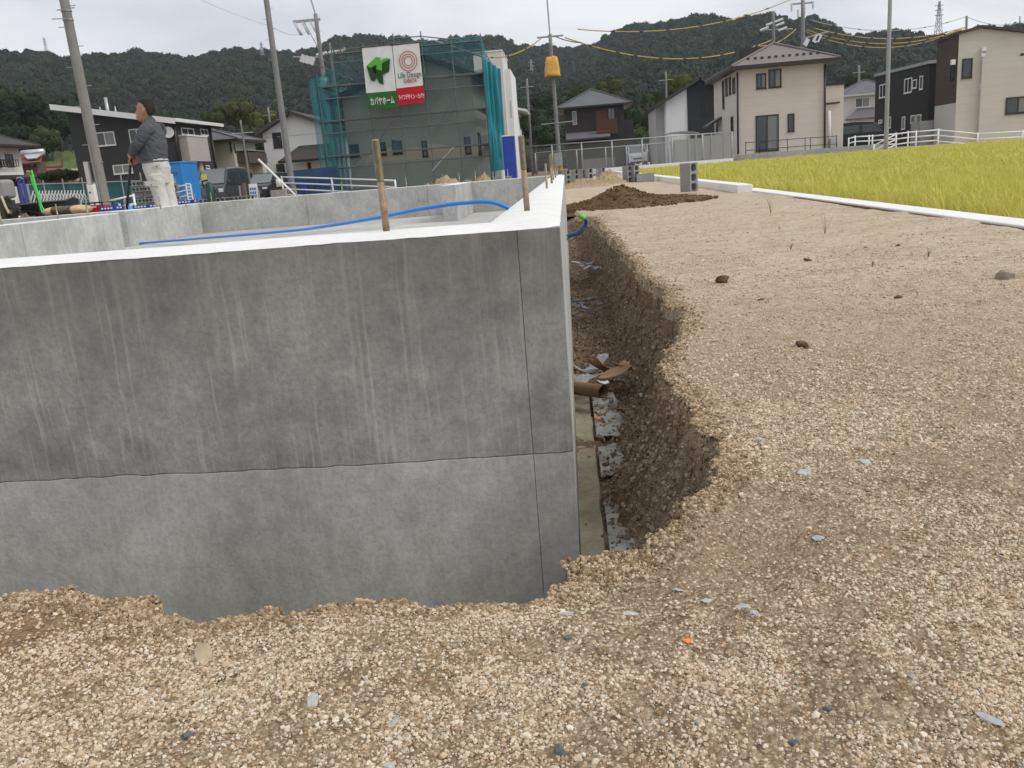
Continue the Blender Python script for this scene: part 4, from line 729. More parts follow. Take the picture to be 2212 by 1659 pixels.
H2 = thing('red_roofed_house', 'low house with broad red tile roof above the hedge', 'house', ((a[0]+b[0])/2, Y, ZG)); slab_roof('roof', H2, [a, b, c, d], .2, MRT); box(H2, 'wall', M('brown_boards', (.11, .075, .06)), d[0]+.8, c[0]-.8, Y, Y+5, ZG, c[2]); MB().tube([a+[0, 0, .1], b+[0, 0, .1]], .16, 8).build('ridge_cap', MRT, H2); MB().obox(b+[.1, 0, .45], (.12, .2, .9), (0, .3, 0)).build('ridge_ornament', MRT, H2)
Y = 90.; a, b = aty(*UL(1440, 550), Y+2), aty(*UL(1600, 545), Y+2); H3 = thing('tin_shed', 'small tin-roofed shed between the red roof and the charcoal house', 'shed', (a[0]+1, Y, ZG)); slab_roof('roof', H3, [a, b+[1.5, 0, 0], b+[1.5, -3, -1.4], a+[-.4, -3, -1.4]], .1, M('tan_tin', (.30, .25, .19), .6)); box(H3, 'wall', M('brown_boards', (.11, .075, .06)), a[0], b[0]+1.2, Y, Y+3, ZG, a[2]-1.2)
# ================================================================== THE LOT BESIDE THE PADDY
MCB = M('block_concrete', (.27, .27, .265), .9, 0, .22, 6, .2, .5, 120)
def block_mesh(name='concrete_block', mat=MCB, solid=False):
    m = MB(); l, w_, h = .39, .15, .19
    if solid: m.box(-l/2, l/2, -w_/2, w_/2, 0, h)
    else:   # two face shells and four webs round three hollows
        hx = .075; xs_ = [-.13, 0, .13]; n = 8; top = []; bot = []
        # solid plate with three rounded through-holes, made as strips
        e = .026; xb = [-l/2, -.13-hx/2-.012, -.13+hx/2+.012, -hx/2-.012, hx/2+.012, .13-hx/2-.012, .13+hx/2+.012, l/2]
        m.box(-l/2, l/2, -w_/2, -w_/2+e, 0, h); m.box(-l/2, l/2, w_/2-e, w_/2, 0, h)
        for i in (0, 2, 4, 6): m.box(xb[i]+(.012 if i == 0 else 0), xb[i+1]-(.012 if i == 6 else 0), -w_/2+e-.001, w_/2-e+.001, .001, h-.001)
        for c in xs_:
            for sx_ in (-1, 1):
                for sy_ in (-1, 1): m.prism([(c+sx_*(hx/2+.013), sy_*(w_/2-e+.001)), (c+sx_*(hx/2-.01), sy_*(w_/2-e+.001)), (c+sx_*(hx/2+.013), sy_*(w_/2-e-.022))], 'z', .0015, h-.0015)
    me = m.mesh(name); me.materials.append(mat); bm = bmesh.new(); bm.from_mesh(me); bmesh.ops.recalc_face_normals(bm, faces=bm.faces); bm.to_mesh(me); bm.free(); return me
BLK = block_mesh(); BLS = block_mesh('solid_block', solid=True)
def block(loc, rot=(0, 0, 0), label='grey hollow concrete block', group='hollow concrete blocks', me=None):
    o = bpy.data.objects.new('concrete_block', me or BLK); COL.objects.link(o); o.location = [float(c) for c in loc]; o.rotation_euler = rot; return tag(o, label, 'block', group)
UP = (0, rad(90), 0)           # standing on its end
def standing(x, y, z, yaw, label, group): 
    o = block((x, y, z), (0, 0, 0), label, group); o.rotation_euler = (Matrix.Rotation(yaw, 3, 'Z') @ Matrix.Rotation(rad(90), 3, 'X') @ Matrix.Rotation(rad(90), 3, 'Z')).to_euler(); o.location = (x, y, z+.195); return o
GB = 'blocks standing about the lot'
q = onz(1478, 413, .03); standing(q[0], q[1], .02, rad(38), 'single grey hollow block standing on end in brown soil', GB)
UF = lambda zx, zy: ((2150+zx/2.765)/1.8228, (500+zy/2.765)/1.8228)
for i, (zx, Y_, yaw) in enumerate(((200, 24, 38), (295, 23.6, 34), (372, 23.3, 41), (443, 23.2, 36), (568, 22.8, 47))):
    q = aty(*UF(zx, 560), Y_); standing(q[0], Y_, 0, rad(yaw), 'grey hollow block standing on end behind the pale soil heap' if i < 4 else 'grey hollow block standing apart right of the row', GB)
for zx, yaw in ((862, 36), (938, 33)): q = aty(*UF(zx, 575), 21.); standing(q[0], 21., 0, rad(yaw), 'grey hollow block of the touching pair standing by the rice', GB)
q = aty(*UF(1082, 575), 20.3); block((q[0], 20.3, 0), (0, 0, .03), 'solid grey block lying beside the standing pair', GB, BLS); q = aty(*UF(1090, 480), 20.6); block((q[0], 20.75, .0), (0, 0, -.05), 'solid grey block lying just behind another by the rice', GB, BLS)
UG = lambda zx, zy: ((1250+zx/2.949)/1.8228, (350+zy/2.949)/1.8228)
for zx, Y_ in ((1715, 25), (1900, 26), (2050, 26), (2185, 26), (1260, 24)): q = aty(*UG(zx, 1040), Y_); standing(q[0], Y_, -.05, rad(90 if zx != 1260 else 40), 'grey hollow block standing beyond the back foundation wall', 'blocks beyond the back wall')
# soil heaps
def heap(name, label, cx, cy, rx, ry, h, mat, seed, shape=None, n=90, z=0., lumps=.25):
    X_, Y_ = np.meshgrid(np.linspace(-1.15, 1.15, n), np.linspace(-1.15, 1.15, n)); r = np.hypot(X_, Y_) + .25*fbm(X_*3, Y_*3, 3, seed)
    P_ = shape(X_, Y_) if shape else np.clip(1-r, 0, 1)**1.1
    Z_ = h*P_*(1+.5*fbm(X_*4, Y_*4, 3, seed+1)) + h*lumps*fbm(X_*16, Y_*16, 3, seed+2)*sstep(.02, .2, P_) + .10*h*fbm(X_*40, Y_*40, 2, seed+4)*sstep(.02, .15, P_) - .03*(1-sstep(0, .06, P_))
    o = grid_mesh(name, cx+X_*rx, cy+Y_*ry, z+Z_, mat, None, True, (cx, cy, z)); return tag(o, label, 'soil heap')
def soil(name, lo, mid, hi):
    t = NT(name); p = t.pos(); a = t.noise(p, 5, 5, .7); b = t.noise(p, 38, 5, .75); f = t.math('ADD', t.math('MULTIPLY', a, .4), t.math('MULTIPLY', b, .6))
    t.bump(t.noise(p, 55, 5, .75), 1., .02); return t.fin(t.ramp(f, [(.35, lo), (.5, mid), (.66, hi)]), .95, 0, .1)
MSB = soil('brown_soil', (.07, .042, .02), (.15, .096, .048), (.25, .172, .098)); MSP = soil('pale_soil', (.24, .17, .10), (.40, .30, .19), (.52, .42, .29)); MSG = soil('grey_soil', (.10, .085, .06), (.19, .16, .115), (.30, .26, .20))
def ridge(X_, Y_):   # low spread with one crest
    base = np.clip(1-np.hypot(X_, Y_*1.1), 0, 1)**.8*.42; cr = np.exp(-(((X_+.16)/.26)**2+((Y_-.1)/.55)**2)); return np.clip(base+.72*cr*sstep(1.05, .7, np.hypot(X_, Y_)), 0, 1.3)*sstep(0, .12, 1.05-np.hypot(X_, Y_)-.18*fbm(X_*4, Y_*4, 3, 5))
heap('soil_heap', 'long heap of freshly dug dark brown soil beside the foundation',   .80, 10.75, 1.0, 1.2, .2, MSB, 11, ridge, 150)
n = 1800; a = rng.uniform(0, 6.28, n); r = np.sqrt(rng.random(n))*1.02; x = .80+1.0*r*np.cos(a); y = 10.75+1.2*r*np.sin(a); fz = ridge(r*np.cos(a), r*np.sin(a))*.2; s_ = .004*4.5**(rng.random(n)**2)
scatter('soil_clods', np.stack([x, y, np.maximum(fz-.0, .0)+s_*.2], 1), s_, rng.uniform(-3, 3, (n, 3)), [ico('clod_%d' % i, 2, .5, MSB, 60+i, smooth=False) for i in range(4)], 'brown clods strewn over the dug soil heap', 'soil clods')
heap('soil_heap', 'low pale tan soil heap in front of the row of blocks', 0.42, 20.2, .62, .8, .22, MSP, 13); heap('soil_heap', 'small pale soil heap beside the row of blocks', 0.98, 20.8, .5, .7, .32, MSP, 17)
q = aty(*UG(1500, 1110), 17.); heap('soil_heap', 'tan soil heap just beyond the back foundation wall', q[0], 17., .95, .8, .52, MSP, 19); q = aty(*UG(1935, 1070), 19.); heap('soil_heap', 'tiny tan soil heap by the back wall blocks', q[0], 19., .45, .5, .5, MSP, 23)
q = aty(*UL(540, 1480), 12.2); heap('soil_heap', 'grey sand heap beside the wheelbarrow', q[0], 12.2, .62, .6, .42, MSG, 31)
# kerb strip between the lot and the paddy
MKB = M('kerb_concrete', (.74, .74, .72), .85, 0, .06, 3, .2, .2, 60); y_ = 1.2; k = 0
KB = thing('kerb', 'white concrete edging strip between the gravel lot and the rice', 'kerb', (2.42, 4, 0))
for y0, y1 in ((1.0, 3.4), (3.404, 5.8), (5.804, 8.2), (8.204, 10.6), (10.604, 11.9)):
    MB().box(2.36, 2.55, y0, y1, -.65, .02).build('kerb_piece', MKB, KB, bevel=.008)
for y0, y1 in ((11.25, 13.6), (13.604, 16.), (16.004, 18.4), (18.404, 20.8), (20.804, 23.2), (23.204, 25.6), (25.604, 28), (28.004, 34), (34.004, 40)): MB().box(2.16-.02*(y0-11)*0, 2.352, y0, y1, -.65, .10).build('kerb_piece', MKB, KB, bevel=.01)
MB().box(2.34, 2.359, 2.5, 9.2, -.2, .008).build('rusty_edging', M('rusty_steel', (.16, .085, .055), .8, .2, .3, 8), KB)
# hoses
MPIPE = M('blue_pipe', (.03, .24, .72), .4, 0, .08, 8); MPG = M('green_tape', (.17, .48, .12), .5, 0, .1, 20); MDB = M('dark_blue_pipe', (.02, .10, .27), .45, 0, .15, 10)
def smooth_path(P, n=12):
    P = [Vector(p) for p in P]; P = [P[0]*2-P[1]]+P+[P[-1]*2-P[-2]]; out = []
    for i in range(1, len(P)-2):
        for k in range(n):
            t_ = k/n; a, b, c, d = P[i-1:i+3]; out.append(.5*((2*b)+(c-a)*t_+(2*a-5*b+4*c-d)*t_*t_+(3*b-a-3*c+d)*t_**3))
    return out+[P[-2]]
pp = [onz(150, 540, .03), onz(300, 526, .03), aty(600, 501, 7.2), aty(700, 489, 6.3), aty(815, 470, 5.6), aty(900, 453, 5.2), aty(1000, 438.5, 4.95), aty(1075, 440, 4.85), (-.2, 4.9, .2)]
WP = thing('water_pipe', 'bright blue water pipe arching across the inside of the foundation', 'pipe', (-2, 6, .03)); MB().tube(smooth_path(pp, 14), .0115, 10).build('pipe', MPIPE, WP, smooth=True)
op = [(-.03, 5.0, .10), aty(1232, 508, 5.), aty(1247, 504, 5.), aty(1258, 496, 5.), aty(1265, 485, 5.), aty(1265, 475, 4.97), aty(1259, 469, 4.93)]
OP = thing('water_pipe_end', 'bent dark blue pipe stub with green taped end sticking out of the foundation', 'pipe', (0, 5, .1)); MB().tube(smooth_path(op, 10), .011, 12).build('pipe', MDB, OP, smooth=True)
q = Vector(op[-1]); MB().tube([q+Vector((.012, 0, -.012)), q, q+Vector((-.022, -.012, .012))], [.0135, .0145, .013], 12).build('taped_end', MPG, OP, smooth=True); MB().tube([op[0], Vector(op[0])+Vector((.02, 0, .001))], .015, 12).build('collar', MPG, OP)
MB().obox(q+Vector((-.026, -.004, .012)), (.012, .02, .004), (.3, .8, 0)).build('tape_tab', MPG, OP)
# rubbish in the trench
MTB = M('cardboard_tube', (.19, .115, .07), .75, 0, .15, 20, .2); MGP = M('grey_paper', (.30, .31, .31), .8, 0, .3, 14); MCD = M('cardboard', (.31, .20, .115), .8, 0, .15, 14)
TB = thing('cardboard_tube', 'brown cardboard tube lying in the trench', 'tube', onz(1240, 838, -.25)); a, b = Vector(onz(1225, 836, -.26)), Vector(onz(1303, 846, -.25)); m = MB()
d_ = (b-a).normalized(); m.tube([a, b], .0235, 18, False); m.tube([b, a], .020, 18, False); n = 18
m.build('tube', MTB, TB, smooth=True); MB().tube([b-d_*.12, b-d_*.118], .0195, 18).build('bore_shade', FR_D, TB)  # dark disc in the bore stands in for the shade inside the tube
def sheet(name, label, c, sx_, sy_, rot, mat, seed, curl=.3, cat='scrap', group=None):
    u_, v_ = np.meshgrid(np.linspace(-.5, .5, 12), np.linspace(-.5, .5, 12)); rg = 1+.35*fbm(np.arctan2(v_, u_)*2+9, u_*0+seed, 3, seed)
    P_ = np.stack([u_*sx_*rg, v_*sy_*rg, curl*sx_*(u_**2)*1.6+.12*sx_*fbm(u_*3, v_*3, 2, seed+1)], -1) @ np.array(Euler(rot).to_matrix()).T
    o = grid_mesh(name, P_[..., 0]+c[0], P_[..., 1]+c[1], P_[..., 2]+c[2], mat, None, True, tuple(c)); so_ = o.modifiers.new('t', 'SOLIDIFY'); so_.thickness = .0025; return tag(o, label, cat, group)
for i, (px, py, sx_, sy_, rz_, ry_, mt, lab) in enumerate(((1262, 800, .09, .05, .3, .3, MGP, 'torn grey paper sheet in the trench rubbish, flat by the wall'), (1285, 792, .13, .045, .9, -.35, MGP, 'long curled grey paper strip in the trench rubbish'), (1303, 795, .14, .05, .8, .5, MCD, 'curled brown cardboard strip in the trench rubbish'),
      (1325, 805, .13, .10, .2, -.3, MCD, 'broad torn brown cardboard piece in the trench rubbish'), (1350, 795, .09, .07, 1.3, .3, MCD, 'small brown cardboard flap against the trench bank'), (1275, 818, .10, .06, 2.2, .2, MGP, 'crumpled grey paper sheet beneath the cardboard scraps'), (1255, 822, .07, .05, 1.1, -.2, MGP, 'grey paper scrap touching the foundation wall'), (1303, 826, .04, .02, .4, .2, M('white_chip', (.6, .6, .58), .8), 'white flake beside the brown tube'))):
    q = onz(px, py, -.25); sheet('paper_scrap' if mt is MGP else 'cardboard_scrap', lab, q, sx_, sy_, (.25*math.sin(i*2.1), ry_, rz_), mt, 200+i)
for i, (px, py, z, lab) in enumerate(((1262, 660, -.22, 'dark slate rubble in the trench, the nearer patch'), (1262, 572, -.18, 'pale slate rubble in the far part of the trench'))):
    q = onz(px, py, z); hp_ = thing('slate_rubble', lab, 'rubble', q)
    for j in range(16): MB().obox(q+[rng.uniform(-.06, .09), rng.uniform(-.2, .2), .004*(j % 5)-.01], (rng.uniform(.02, .07), rng.uniform(.02, .045), .006), tuple(rng.uniform(-.3, .3, 3)+[0, 0, rng.uniform(0, 3)])).build('slate_piece', M('slate_dark', (.09, .095, .10), .7, 0, .3, 20) if i == 0 else MGP, hp_)
# stray stones, chips and clods on the gravel
MSL = M('pale_slate', (.40, .40, .385), .7, 0, .2, 30); MST2 = M('tan_stone', (.42, .335, .23), .9, 0, .25, 25, .2, .5, 90); MDS = M('dark_stone', (.13, .135, .145), .8, 0, .3, 30, .3, .4, 90); MOR = M('orange_plastic', (.75, .22, .05), .5, 0, .1, 30)
def chip(px, py, s, label, mat=MSL, grp='pale slate chips on the gravel', flat=.16, name='slate_chip', z=0.):
    q = onz(px, py, 0.); q[2] = float(ground_z(np.array([q[0]]), np.array([q[1]]))[0])+s*.1
    me = ico(name, 2, .55, mat, int(px) % 97, (1, .6, flat), smooth=False, freq=1.1 if flat > .2 else 2.3); o = bpy.data.objects.new(name, me); COL.objects.link(o); o.location = [float(c) for c in q]; s = s*(.78 if flat < .2 else .85); o.scale = (s, s, s); o.rotation_euler = (.25*math.sin(px), .2*math.cos(py), px*.7); return tag(o, label, 'stone' if 'stone' in name or 'clod' in name else 'chip', grp)
for px, py, s in ((1640, 945, .016), (1738, 1032, .019), (1360, 1297, .013), (1603, 1299, .012), (1527, 1282, .011), (1632, 1318, .010), (638, 1352, .009), (676, 1512, .013), (1767, 1165, .012), (1870, 1002, .014), (1644, 648, .02), (1545, 740, .018), (1380, 672, .02), (850, 1553, .010), (838, 1640, .011), (1225, 1308, .008), (2135, 1560, .016), (1462, 1240, .009)): chip(px, py, s, 'thin pale slate chip lying flat on the gravel')
for px, py, s in ((1226, 1381, .006), (1210, 1626, .009), (1790, 1532, .006), (405, 1586, .007), (1262, 1480, .005), (1715, 1605, .006)): chip(px, py, s, 'dark blue-grey stone among the tan gravel', MDS, 'dark stones in the gravel', .7, 'dark_stone')
chip(438, 1408, .020, 'large angular tan stone before the foundation wall', MST2, None, .5, 'tan_stone'); chip(2172, 597, .042, 'rounded grey-brown stone alone on the trodden gravel', M('grey_brown_stone', (.28, .24, .19), .9, 0, .2, 20, .2, .4, 60), None, .72, 'round_stone')
chip(1487, 1373, .008, 'small bright orange plastic chip on the gravel', MOR, None, .25, 'plastic_chip'); 
q = onz(1291, 905, -.27); o = MB().obox(q, (.018, .008, .006), (.2, .3, .6)).build('orange_peg', MOR, None, org=tuple(q)); tag(o, 'small orange peg on the blinding in the trench', 'peg')
for px, py, s, lab in ((1560, 611, .05, 'dark clod of earth and roots on the pale gravel'), (1735, 752, .028, 'small dark clod near the pale slate chips'), (1940, 645, .022, 'lone blackish clod on the trodden lot'), (1745, 562, .02, 'tiny dark clod midway to the rice'), (1940, 530, .02, 'tiny dark clod close to the kerb')): chip(px, py, s, lab, MSB, 'clods on the trodden lot', .42, 'earth_clod')
# weeds
MWE = M('dry_weed', (.20, .165, .10), .8, 0, .3, 30)
def weed(px, py, h, n, label):
    q = onz(px, py, 0.); m = MB(); q[2] = float(ground_z(np.array([q[0]]), np.array([q[1]]))[0])
    for i in range(n):
        a = random.random()*6.28; l = h*random.uniform(.4, 1); b = Vector(q)+Vector((math.cos(a), math.sin(a), 0))*l*random.uniform(.15, .7)+Vector((0, 0, l)); w_ = .0013; p_ = Vector((-math.sin(a), math.cos(a), 0))*w_; md_ = (Vector(q)+b)/2+Vector((0, 0, l*.12))
        m.add([Vector(q)-p_, Vector(q)+p_, md_+p_*.8, md_-p_*.8, b], [(0, 1, 2, 3), (3, 2, 4)])
    one('weed', label, 'weed', m, MWE, q, 'dry weeds on the lot')
for i, (px, py, h, n) in enumerate(((1665, 462, .17, 9), (1782, 505, .16, 8), (1885, 572, .05, 14), (2005, 555, .05, 12), (1460, 612, .05, 3), (1328, 395, .2, 12), (1708, 540, .04, 10))): weed(px, py, h, n, ['tall dry weed stalk near the kerb', 'leaning dry weed on the pale gravel', 'low tuft of dry weed on the lot', 'low tuft of dry weed on the lot', 'thin dry twig weed beside the trench', 'wiry weed behind the brown soil heap', 'low tuft of dry weed on the lot'][i])
# ================================================================== RICE
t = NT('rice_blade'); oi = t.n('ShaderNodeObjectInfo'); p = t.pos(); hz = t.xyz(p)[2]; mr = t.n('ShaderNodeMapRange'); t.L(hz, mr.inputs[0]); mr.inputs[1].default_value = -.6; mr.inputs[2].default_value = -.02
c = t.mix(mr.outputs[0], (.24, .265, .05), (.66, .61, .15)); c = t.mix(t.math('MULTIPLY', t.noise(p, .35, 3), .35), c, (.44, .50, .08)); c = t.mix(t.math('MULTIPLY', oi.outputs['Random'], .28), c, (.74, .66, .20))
MRI = t.fin(c, .6, 0, .25); MRI.node_tree.nodes['Principled BSDF'].inputs['Subsurface Weight'].default_value = 0
tl = t.n('ShaderNodeBsdfTranslucent'); t.L(c, tl.inputs[0]); ms = t.n('ShaderNodeMixShader'); ms.inputs[0].default_value = .35; t.L(t.b.outputs[0], ms.inputs[1]); t.L(tl.outputs[0], ms.inputs[2]); t.L(ms.outputs[0], t.out.inputs['Surface'])
def tuft(name, nb, h, spread, wd, seed, heads=3):
    r = random.Random(seed); m = MB()
    for i in range(nb):
        a = r.random()*6.28; l = h*r.uniform(.72, 1.05); s_ = spread*r.uniform(.2, 1); d = Vector((math.cos(a), math.sin(a), 0)); p0 = d*s_*.25; pts = [p0, p0+d*s_*.3+Vector((0, 0, l*.55)), p0+d*s_*.75+Vector((0, 0, l*.92)), p0+d*s_*1.35+Vector((0, 0, l*r.uniform(.86, 1.06)))]; pr = Vector((-d.y, d.x, 0))
        w_ = wd*r.uniform(.7, 1.2); ww = [w_*.7, w_, w_*.75, w_*.1]; vs = []
        for q_, k_ in zip(pts, ww): vs += [q_-pr*k_, q_+pr*k_]
        m.add(vs, [(0, 1, 3, 2), (2, 3, 5, 4), (4, 5, 7, 6)])
    me = m.mesh(name); me.materials.append(MRI); return me
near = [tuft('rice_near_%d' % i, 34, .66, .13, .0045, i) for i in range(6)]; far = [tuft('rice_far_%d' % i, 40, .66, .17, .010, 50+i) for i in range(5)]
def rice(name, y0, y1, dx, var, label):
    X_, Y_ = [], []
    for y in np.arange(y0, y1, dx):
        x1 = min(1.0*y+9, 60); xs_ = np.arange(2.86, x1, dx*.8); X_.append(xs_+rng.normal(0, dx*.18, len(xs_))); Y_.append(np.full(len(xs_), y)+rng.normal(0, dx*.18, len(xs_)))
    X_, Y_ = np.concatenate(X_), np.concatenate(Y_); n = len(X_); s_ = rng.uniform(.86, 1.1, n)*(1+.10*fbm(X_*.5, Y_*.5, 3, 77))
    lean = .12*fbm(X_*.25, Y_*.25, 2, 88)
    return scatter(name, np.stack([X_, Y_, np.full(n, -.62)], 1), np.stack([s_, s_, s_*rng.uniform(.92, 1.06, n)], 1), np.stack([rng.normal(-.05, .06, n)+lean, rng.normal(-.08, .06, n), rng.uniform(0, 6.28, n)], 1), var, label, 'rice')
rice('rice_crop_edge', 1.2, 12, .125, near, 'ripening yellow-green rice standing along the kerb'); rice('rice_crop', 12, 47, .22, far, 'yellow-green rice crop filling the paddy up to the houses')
struct(MB().box(2.56, 60, 1, 46.5, -.66, -.60).build('paddy_soil', M('paddy_mud', (.10, .085, .05), .9)))
# ================================================================== FENCES, RAILS AND WALLS ROUND THE PADDY
def mesh_mat(name, col, op):
    t = NT(name); tr = t.n('ShaderNodeBsdfTransparent'); ms = t.n('ShaderNodeMixShader'); t.fin(col, .5, .3); ms.inputs[0].default_value = op; t.L(tr.outputs[0], ms.inputs[1]); t.L(t.b.outputs[0], ms.inputs[2]); t.L(ms.outputs[0], t.out.inputs['Surface']); return t.m
MCH = mesh_mat('chain_link', (.42, .43, .43), .055); MGV = M('galvanised', (.33, .34, .34), .45, .4, .1)
def mesh_fence(label, Y_, line, posts, zb, r=.03, mid=False):
    P = [aty(*U3(*l), Y_) for l in line]; f = thing('mesh_fence', label, 'fence', (P[0][0], Y_, zb)); zt = lambda x: np.interp(x, [p[0] for p in P], [p[2] for p in P])
    MB().tube([(P[0][0], Y_, P[0][2]), (P[-1][0], Y_, P[-1][2])], r, 8).build('top_rail', MGV, f, smooth=True)
    for zx in posts: x = aty(*U3(zx, line[0][1]+120), Y_)[0]; MB().tube([(x, Y_, zb), (x, Y_, float(zt(x)))], r*1.35, 8).build('post', MGV, f, smooth=True)
    MB().box(P[0][0], P[-1][0], Y_-.004, Y_+.004, zb+.08, min(P[0][2], P[-1][2])-.02).build('chain_link', MCH, f); return f
mesh_fence('tall galvanised chain link fence along the far side of the paddy', 50., [(320, 1064), (1815, 957)], (510, 725, 945, 1163, 1380, 1600, 1812), 0, .03)
mesh_fence('second lower chain link fence along the lane behind the tall one', 66., [(390, 1108), (1500, 1024)], (390, 560, 690, 900, 1050, 1200, 1350), 0, .035)
a, b = aty(*U3(860, 1225), 49.6), aty(*U3(1815, 1160), 49.6); one('low_wall', 'long pale concrete footing under the tall chain link fence', 'wall', MB().box(a[0], b[0], 49.45, 49.75, -.7, .2), MKB, (a[0], 49.6, 0))
PF_ = thing('panel_fence', 'grey louvred panel fence beside the beige house', 'fence', aty(*U3(1500, 1180), 51.5)); PF_.location[2] = 0; RL[PF_.name] = tuple(PF_.location); MPN = mesh_mat('louvre_panel', (.36, .37, .37), .75)
for a, b in ((1395, 1490), (1500, 1540), (1552, 1596), (1606, 1655), (1668, 1745), (1758, 1812)): p0, p1 = aty(*U3(a, 1000), 51.5), aty(*U3(b, 1000), 51.5); MB().box(p0[0], p1[0], 51.48, 51.52, .1, 1.55 if a > 1600 else 1.45).build('panel', MPN, PF_); MB().box(p1[0]+.02, p1[0]+.1, 51.45, 51.55, 0, 1.65).build('post', MGV, PF_)
# block wall at the foot of the beige house: every block its own piece
BW = thing('block_wall', 'low grey concrete block wall between the rice and the beige house', 'wall', aty(*U4(450, 1480), 52.5)); BW.location[2] = -.62; RL[BW.name] = tuple(BW.location); x0, x1 = aty(*U4(440, 1480), 52.5)[0], aty(*U5(470, 1380), 52.5)[0]
mbk = MB().box(-.192, .192, -.07, .07, 0, .186).mesh('wall_block'); mbk.materials.append(M('wall_block_grey', (.33, .33, .32), .9, 0, .2, .9)); nb = int((x1-x0)/.4); MB().box(x0+.01, x1-.01, 52.45, 52.55, -.62, .33).build('mortar_core', M('mortar', (.22, .22, .21), .9), BW); 
for r in range(5):
    for i in range(nb): o = bpy.data.objects.new('wall_block', mbk); COL.objects.link(o); o.parent = BW; o.location = (x0+.2+.4*i+(.2 if r % 2 else 0)-RL[BW.name][0], 52.5-RL[BW.name][1], -.615+r*.19+.62)
MWR = M('white_rail_paint', (.74, .74, .73), .4, 0, .05)
def rail(label, pts, Y_, conv, offs, zb, r=.035, name='guard_rail', mat=None, post_every=1, yf=None):
    P = [np.array(aty(*conv(*p), (Y_ if yf is None else yf[i]))) for i, p in enumerate(pts)]; f = thing(name, label, 'guard rail', (P[0][0], P[0][1], zb)); mat = mat or MWR
    for i, p in enumerate(P): MB().tube([(p[0], p[1], zb), (p[0], p[1], p[2]+.04)], r*1.25, 8).build('post', mat, f, smooth=True)
    for i in range(len(P)-1):
        for o_ in offs: MB().tube([P[i]+[0, 0, -o_], P[i+1]+[0, 0, -o_]], r, 8).build('rail', mat, f, smooth=True)
    return f
rail('long white pipe guard rail before the greige house', [(940, 1207), (1305, 1243), (1725, 1220), (2100, 1195)], 49.5, U5, (.03, .32, .62), -.3); rail('white pipe ramp rail rising to the right beside the steel pole', [(335, 1352), (545, 1246), (655, 1230), (730, 1224), (935, 1207)], 49.8, U5, (.03, .30, .58), -.3); rail('short white pipe rail left of the steel pole', [(100, 1290), (160, 1272), (290, 1266), (322, 1264), (540, 1245)], 53.5, U5, (.03, .3, .6), -.3)
rail('thin brown wire fence along the beige house wall', [(560, 1330), (690, 1322), (950, 1300), (1115, 1287), (1165, 1285), (1410, 1268)], 52.9, U4, (.01, .45), .3, .018, 'wire_fence', FR_D)
rail('white four-bar pipe guard rail beyond the back foundation wall', [(385, 1285), (748, 1296), (1208, 1311)], 40, U2, (.0, .27, .54, .8), -.3, .032, yf=[40, 38, 36.])
# ================================================================== POLES AND WIRES
MPO = M('pole_concrete', (.215, .213, .208), .85, 0, .15, 2.5, .2, .2, 40); MINS = M('porcelain', (.62, .62, .62), .3, 0, .05); MYW = M('yellow_sheath', (.42, .28, .06), .6, 0, .15, 5); MWK = M('wire_black', (.03, .03, .03), .6)
def pole(label, top, bot, Y_, r0, r1, zb=None, steps=True, name='utility_pole', mat=None, zt=None):
    a, b = aty(*top, Y_), aty(*bot, Y_); zb = -.3 if zb is None else zb; zt = a[2] if zt is None else zt; x = b[0]; lean = (a[0]-b[0])/(a[2]-b[2])
    o = thing(name, label, 'pole', (x, Y_, zb)); P = lambda z: np.array([x+lean*.35*(z-b[2]), Y_, z]); zs = np.linspace(zb, zt, 12); MB().tube([P(z) for z in zs], [r0+(r1-r0)*k/11 for k in range(12)], 18).build('shaft', mat or MPO, o, smooth=True)
    if steps:
        for i, z in enumerate(np.arange(1.9, zt-.2, .45)): s_ = 1 if i % 2 else -1; MB().tube([P(z), P(z)+[s_*(r0+.13), -.02, 0]], .009, 6).build('step_bolt', MGV, o)
    return o, P, zt
p, P, zt = pole('thick concrete utility pole standing by the accordion gate', (129, 0), (227, 440), 21., .135, .10, zt=6.9)
for z, s_ in ((4.95, 1), (4.75, -1)): MB().tube([P(z)+[0, 0, -.02], P(z)+[0, 0, .02]], .125, 18).build('band', MGV, p); MB().tube([P(z)+[-s_*.14, -.16, 0], P(z)+[s_*.3, -.16, .02]], .012, 6).build('band_bolt', MGV, p)
MB().tube([P(1.9)+[-.04, -.135, 0], P(-.2)+[-.03, -.145, 0]], .02, 8).build('conduit', M('conduit_grey', (.2, .2, .2), .5), p); MB().box(P(1.2)[0]-.27, P(1.2)[0]-.17, 20.85, 20.95, .95, 1.5).build('meter_board', M('meter_grey', (.45, .45, .44), .5), p); MB().tube([P(1.5)+[-.155, 0, 0], P(1.46)+[.162, -.02, 0]], .02, 6).build('band', MGV, p)
pole('concrete utility pole in front of the white gabled house', (574, 0), (628, 382), 42., .16, .12, zt=10.6)
p, P, zt = pole('utility pole with crossarm and hanging insulators behind the scaffolding', U2(625, 100), U2(690, 560), 60., .17, .13)
z = zt-.35; MB().box(P(z)[0]-1.55, P(z)[0]+.3, 59.9, 60.0, z-.12, z+.05).build('crossarm', MGV, p); MB().tube([P(zt), P(zt)+[-.4, 0, 2.]], .05, 8).build('lightning_rod', MGV, p)
for dx in (-1.5, -1.4, -.95, -.4): MB().tube([(P(z)[0]+dx, 59.95, z-.1), (P(z)[0]+dx+.35, 59.95, z-.9)], .07, 8).build('insulator', MINS, p, smooth=True)
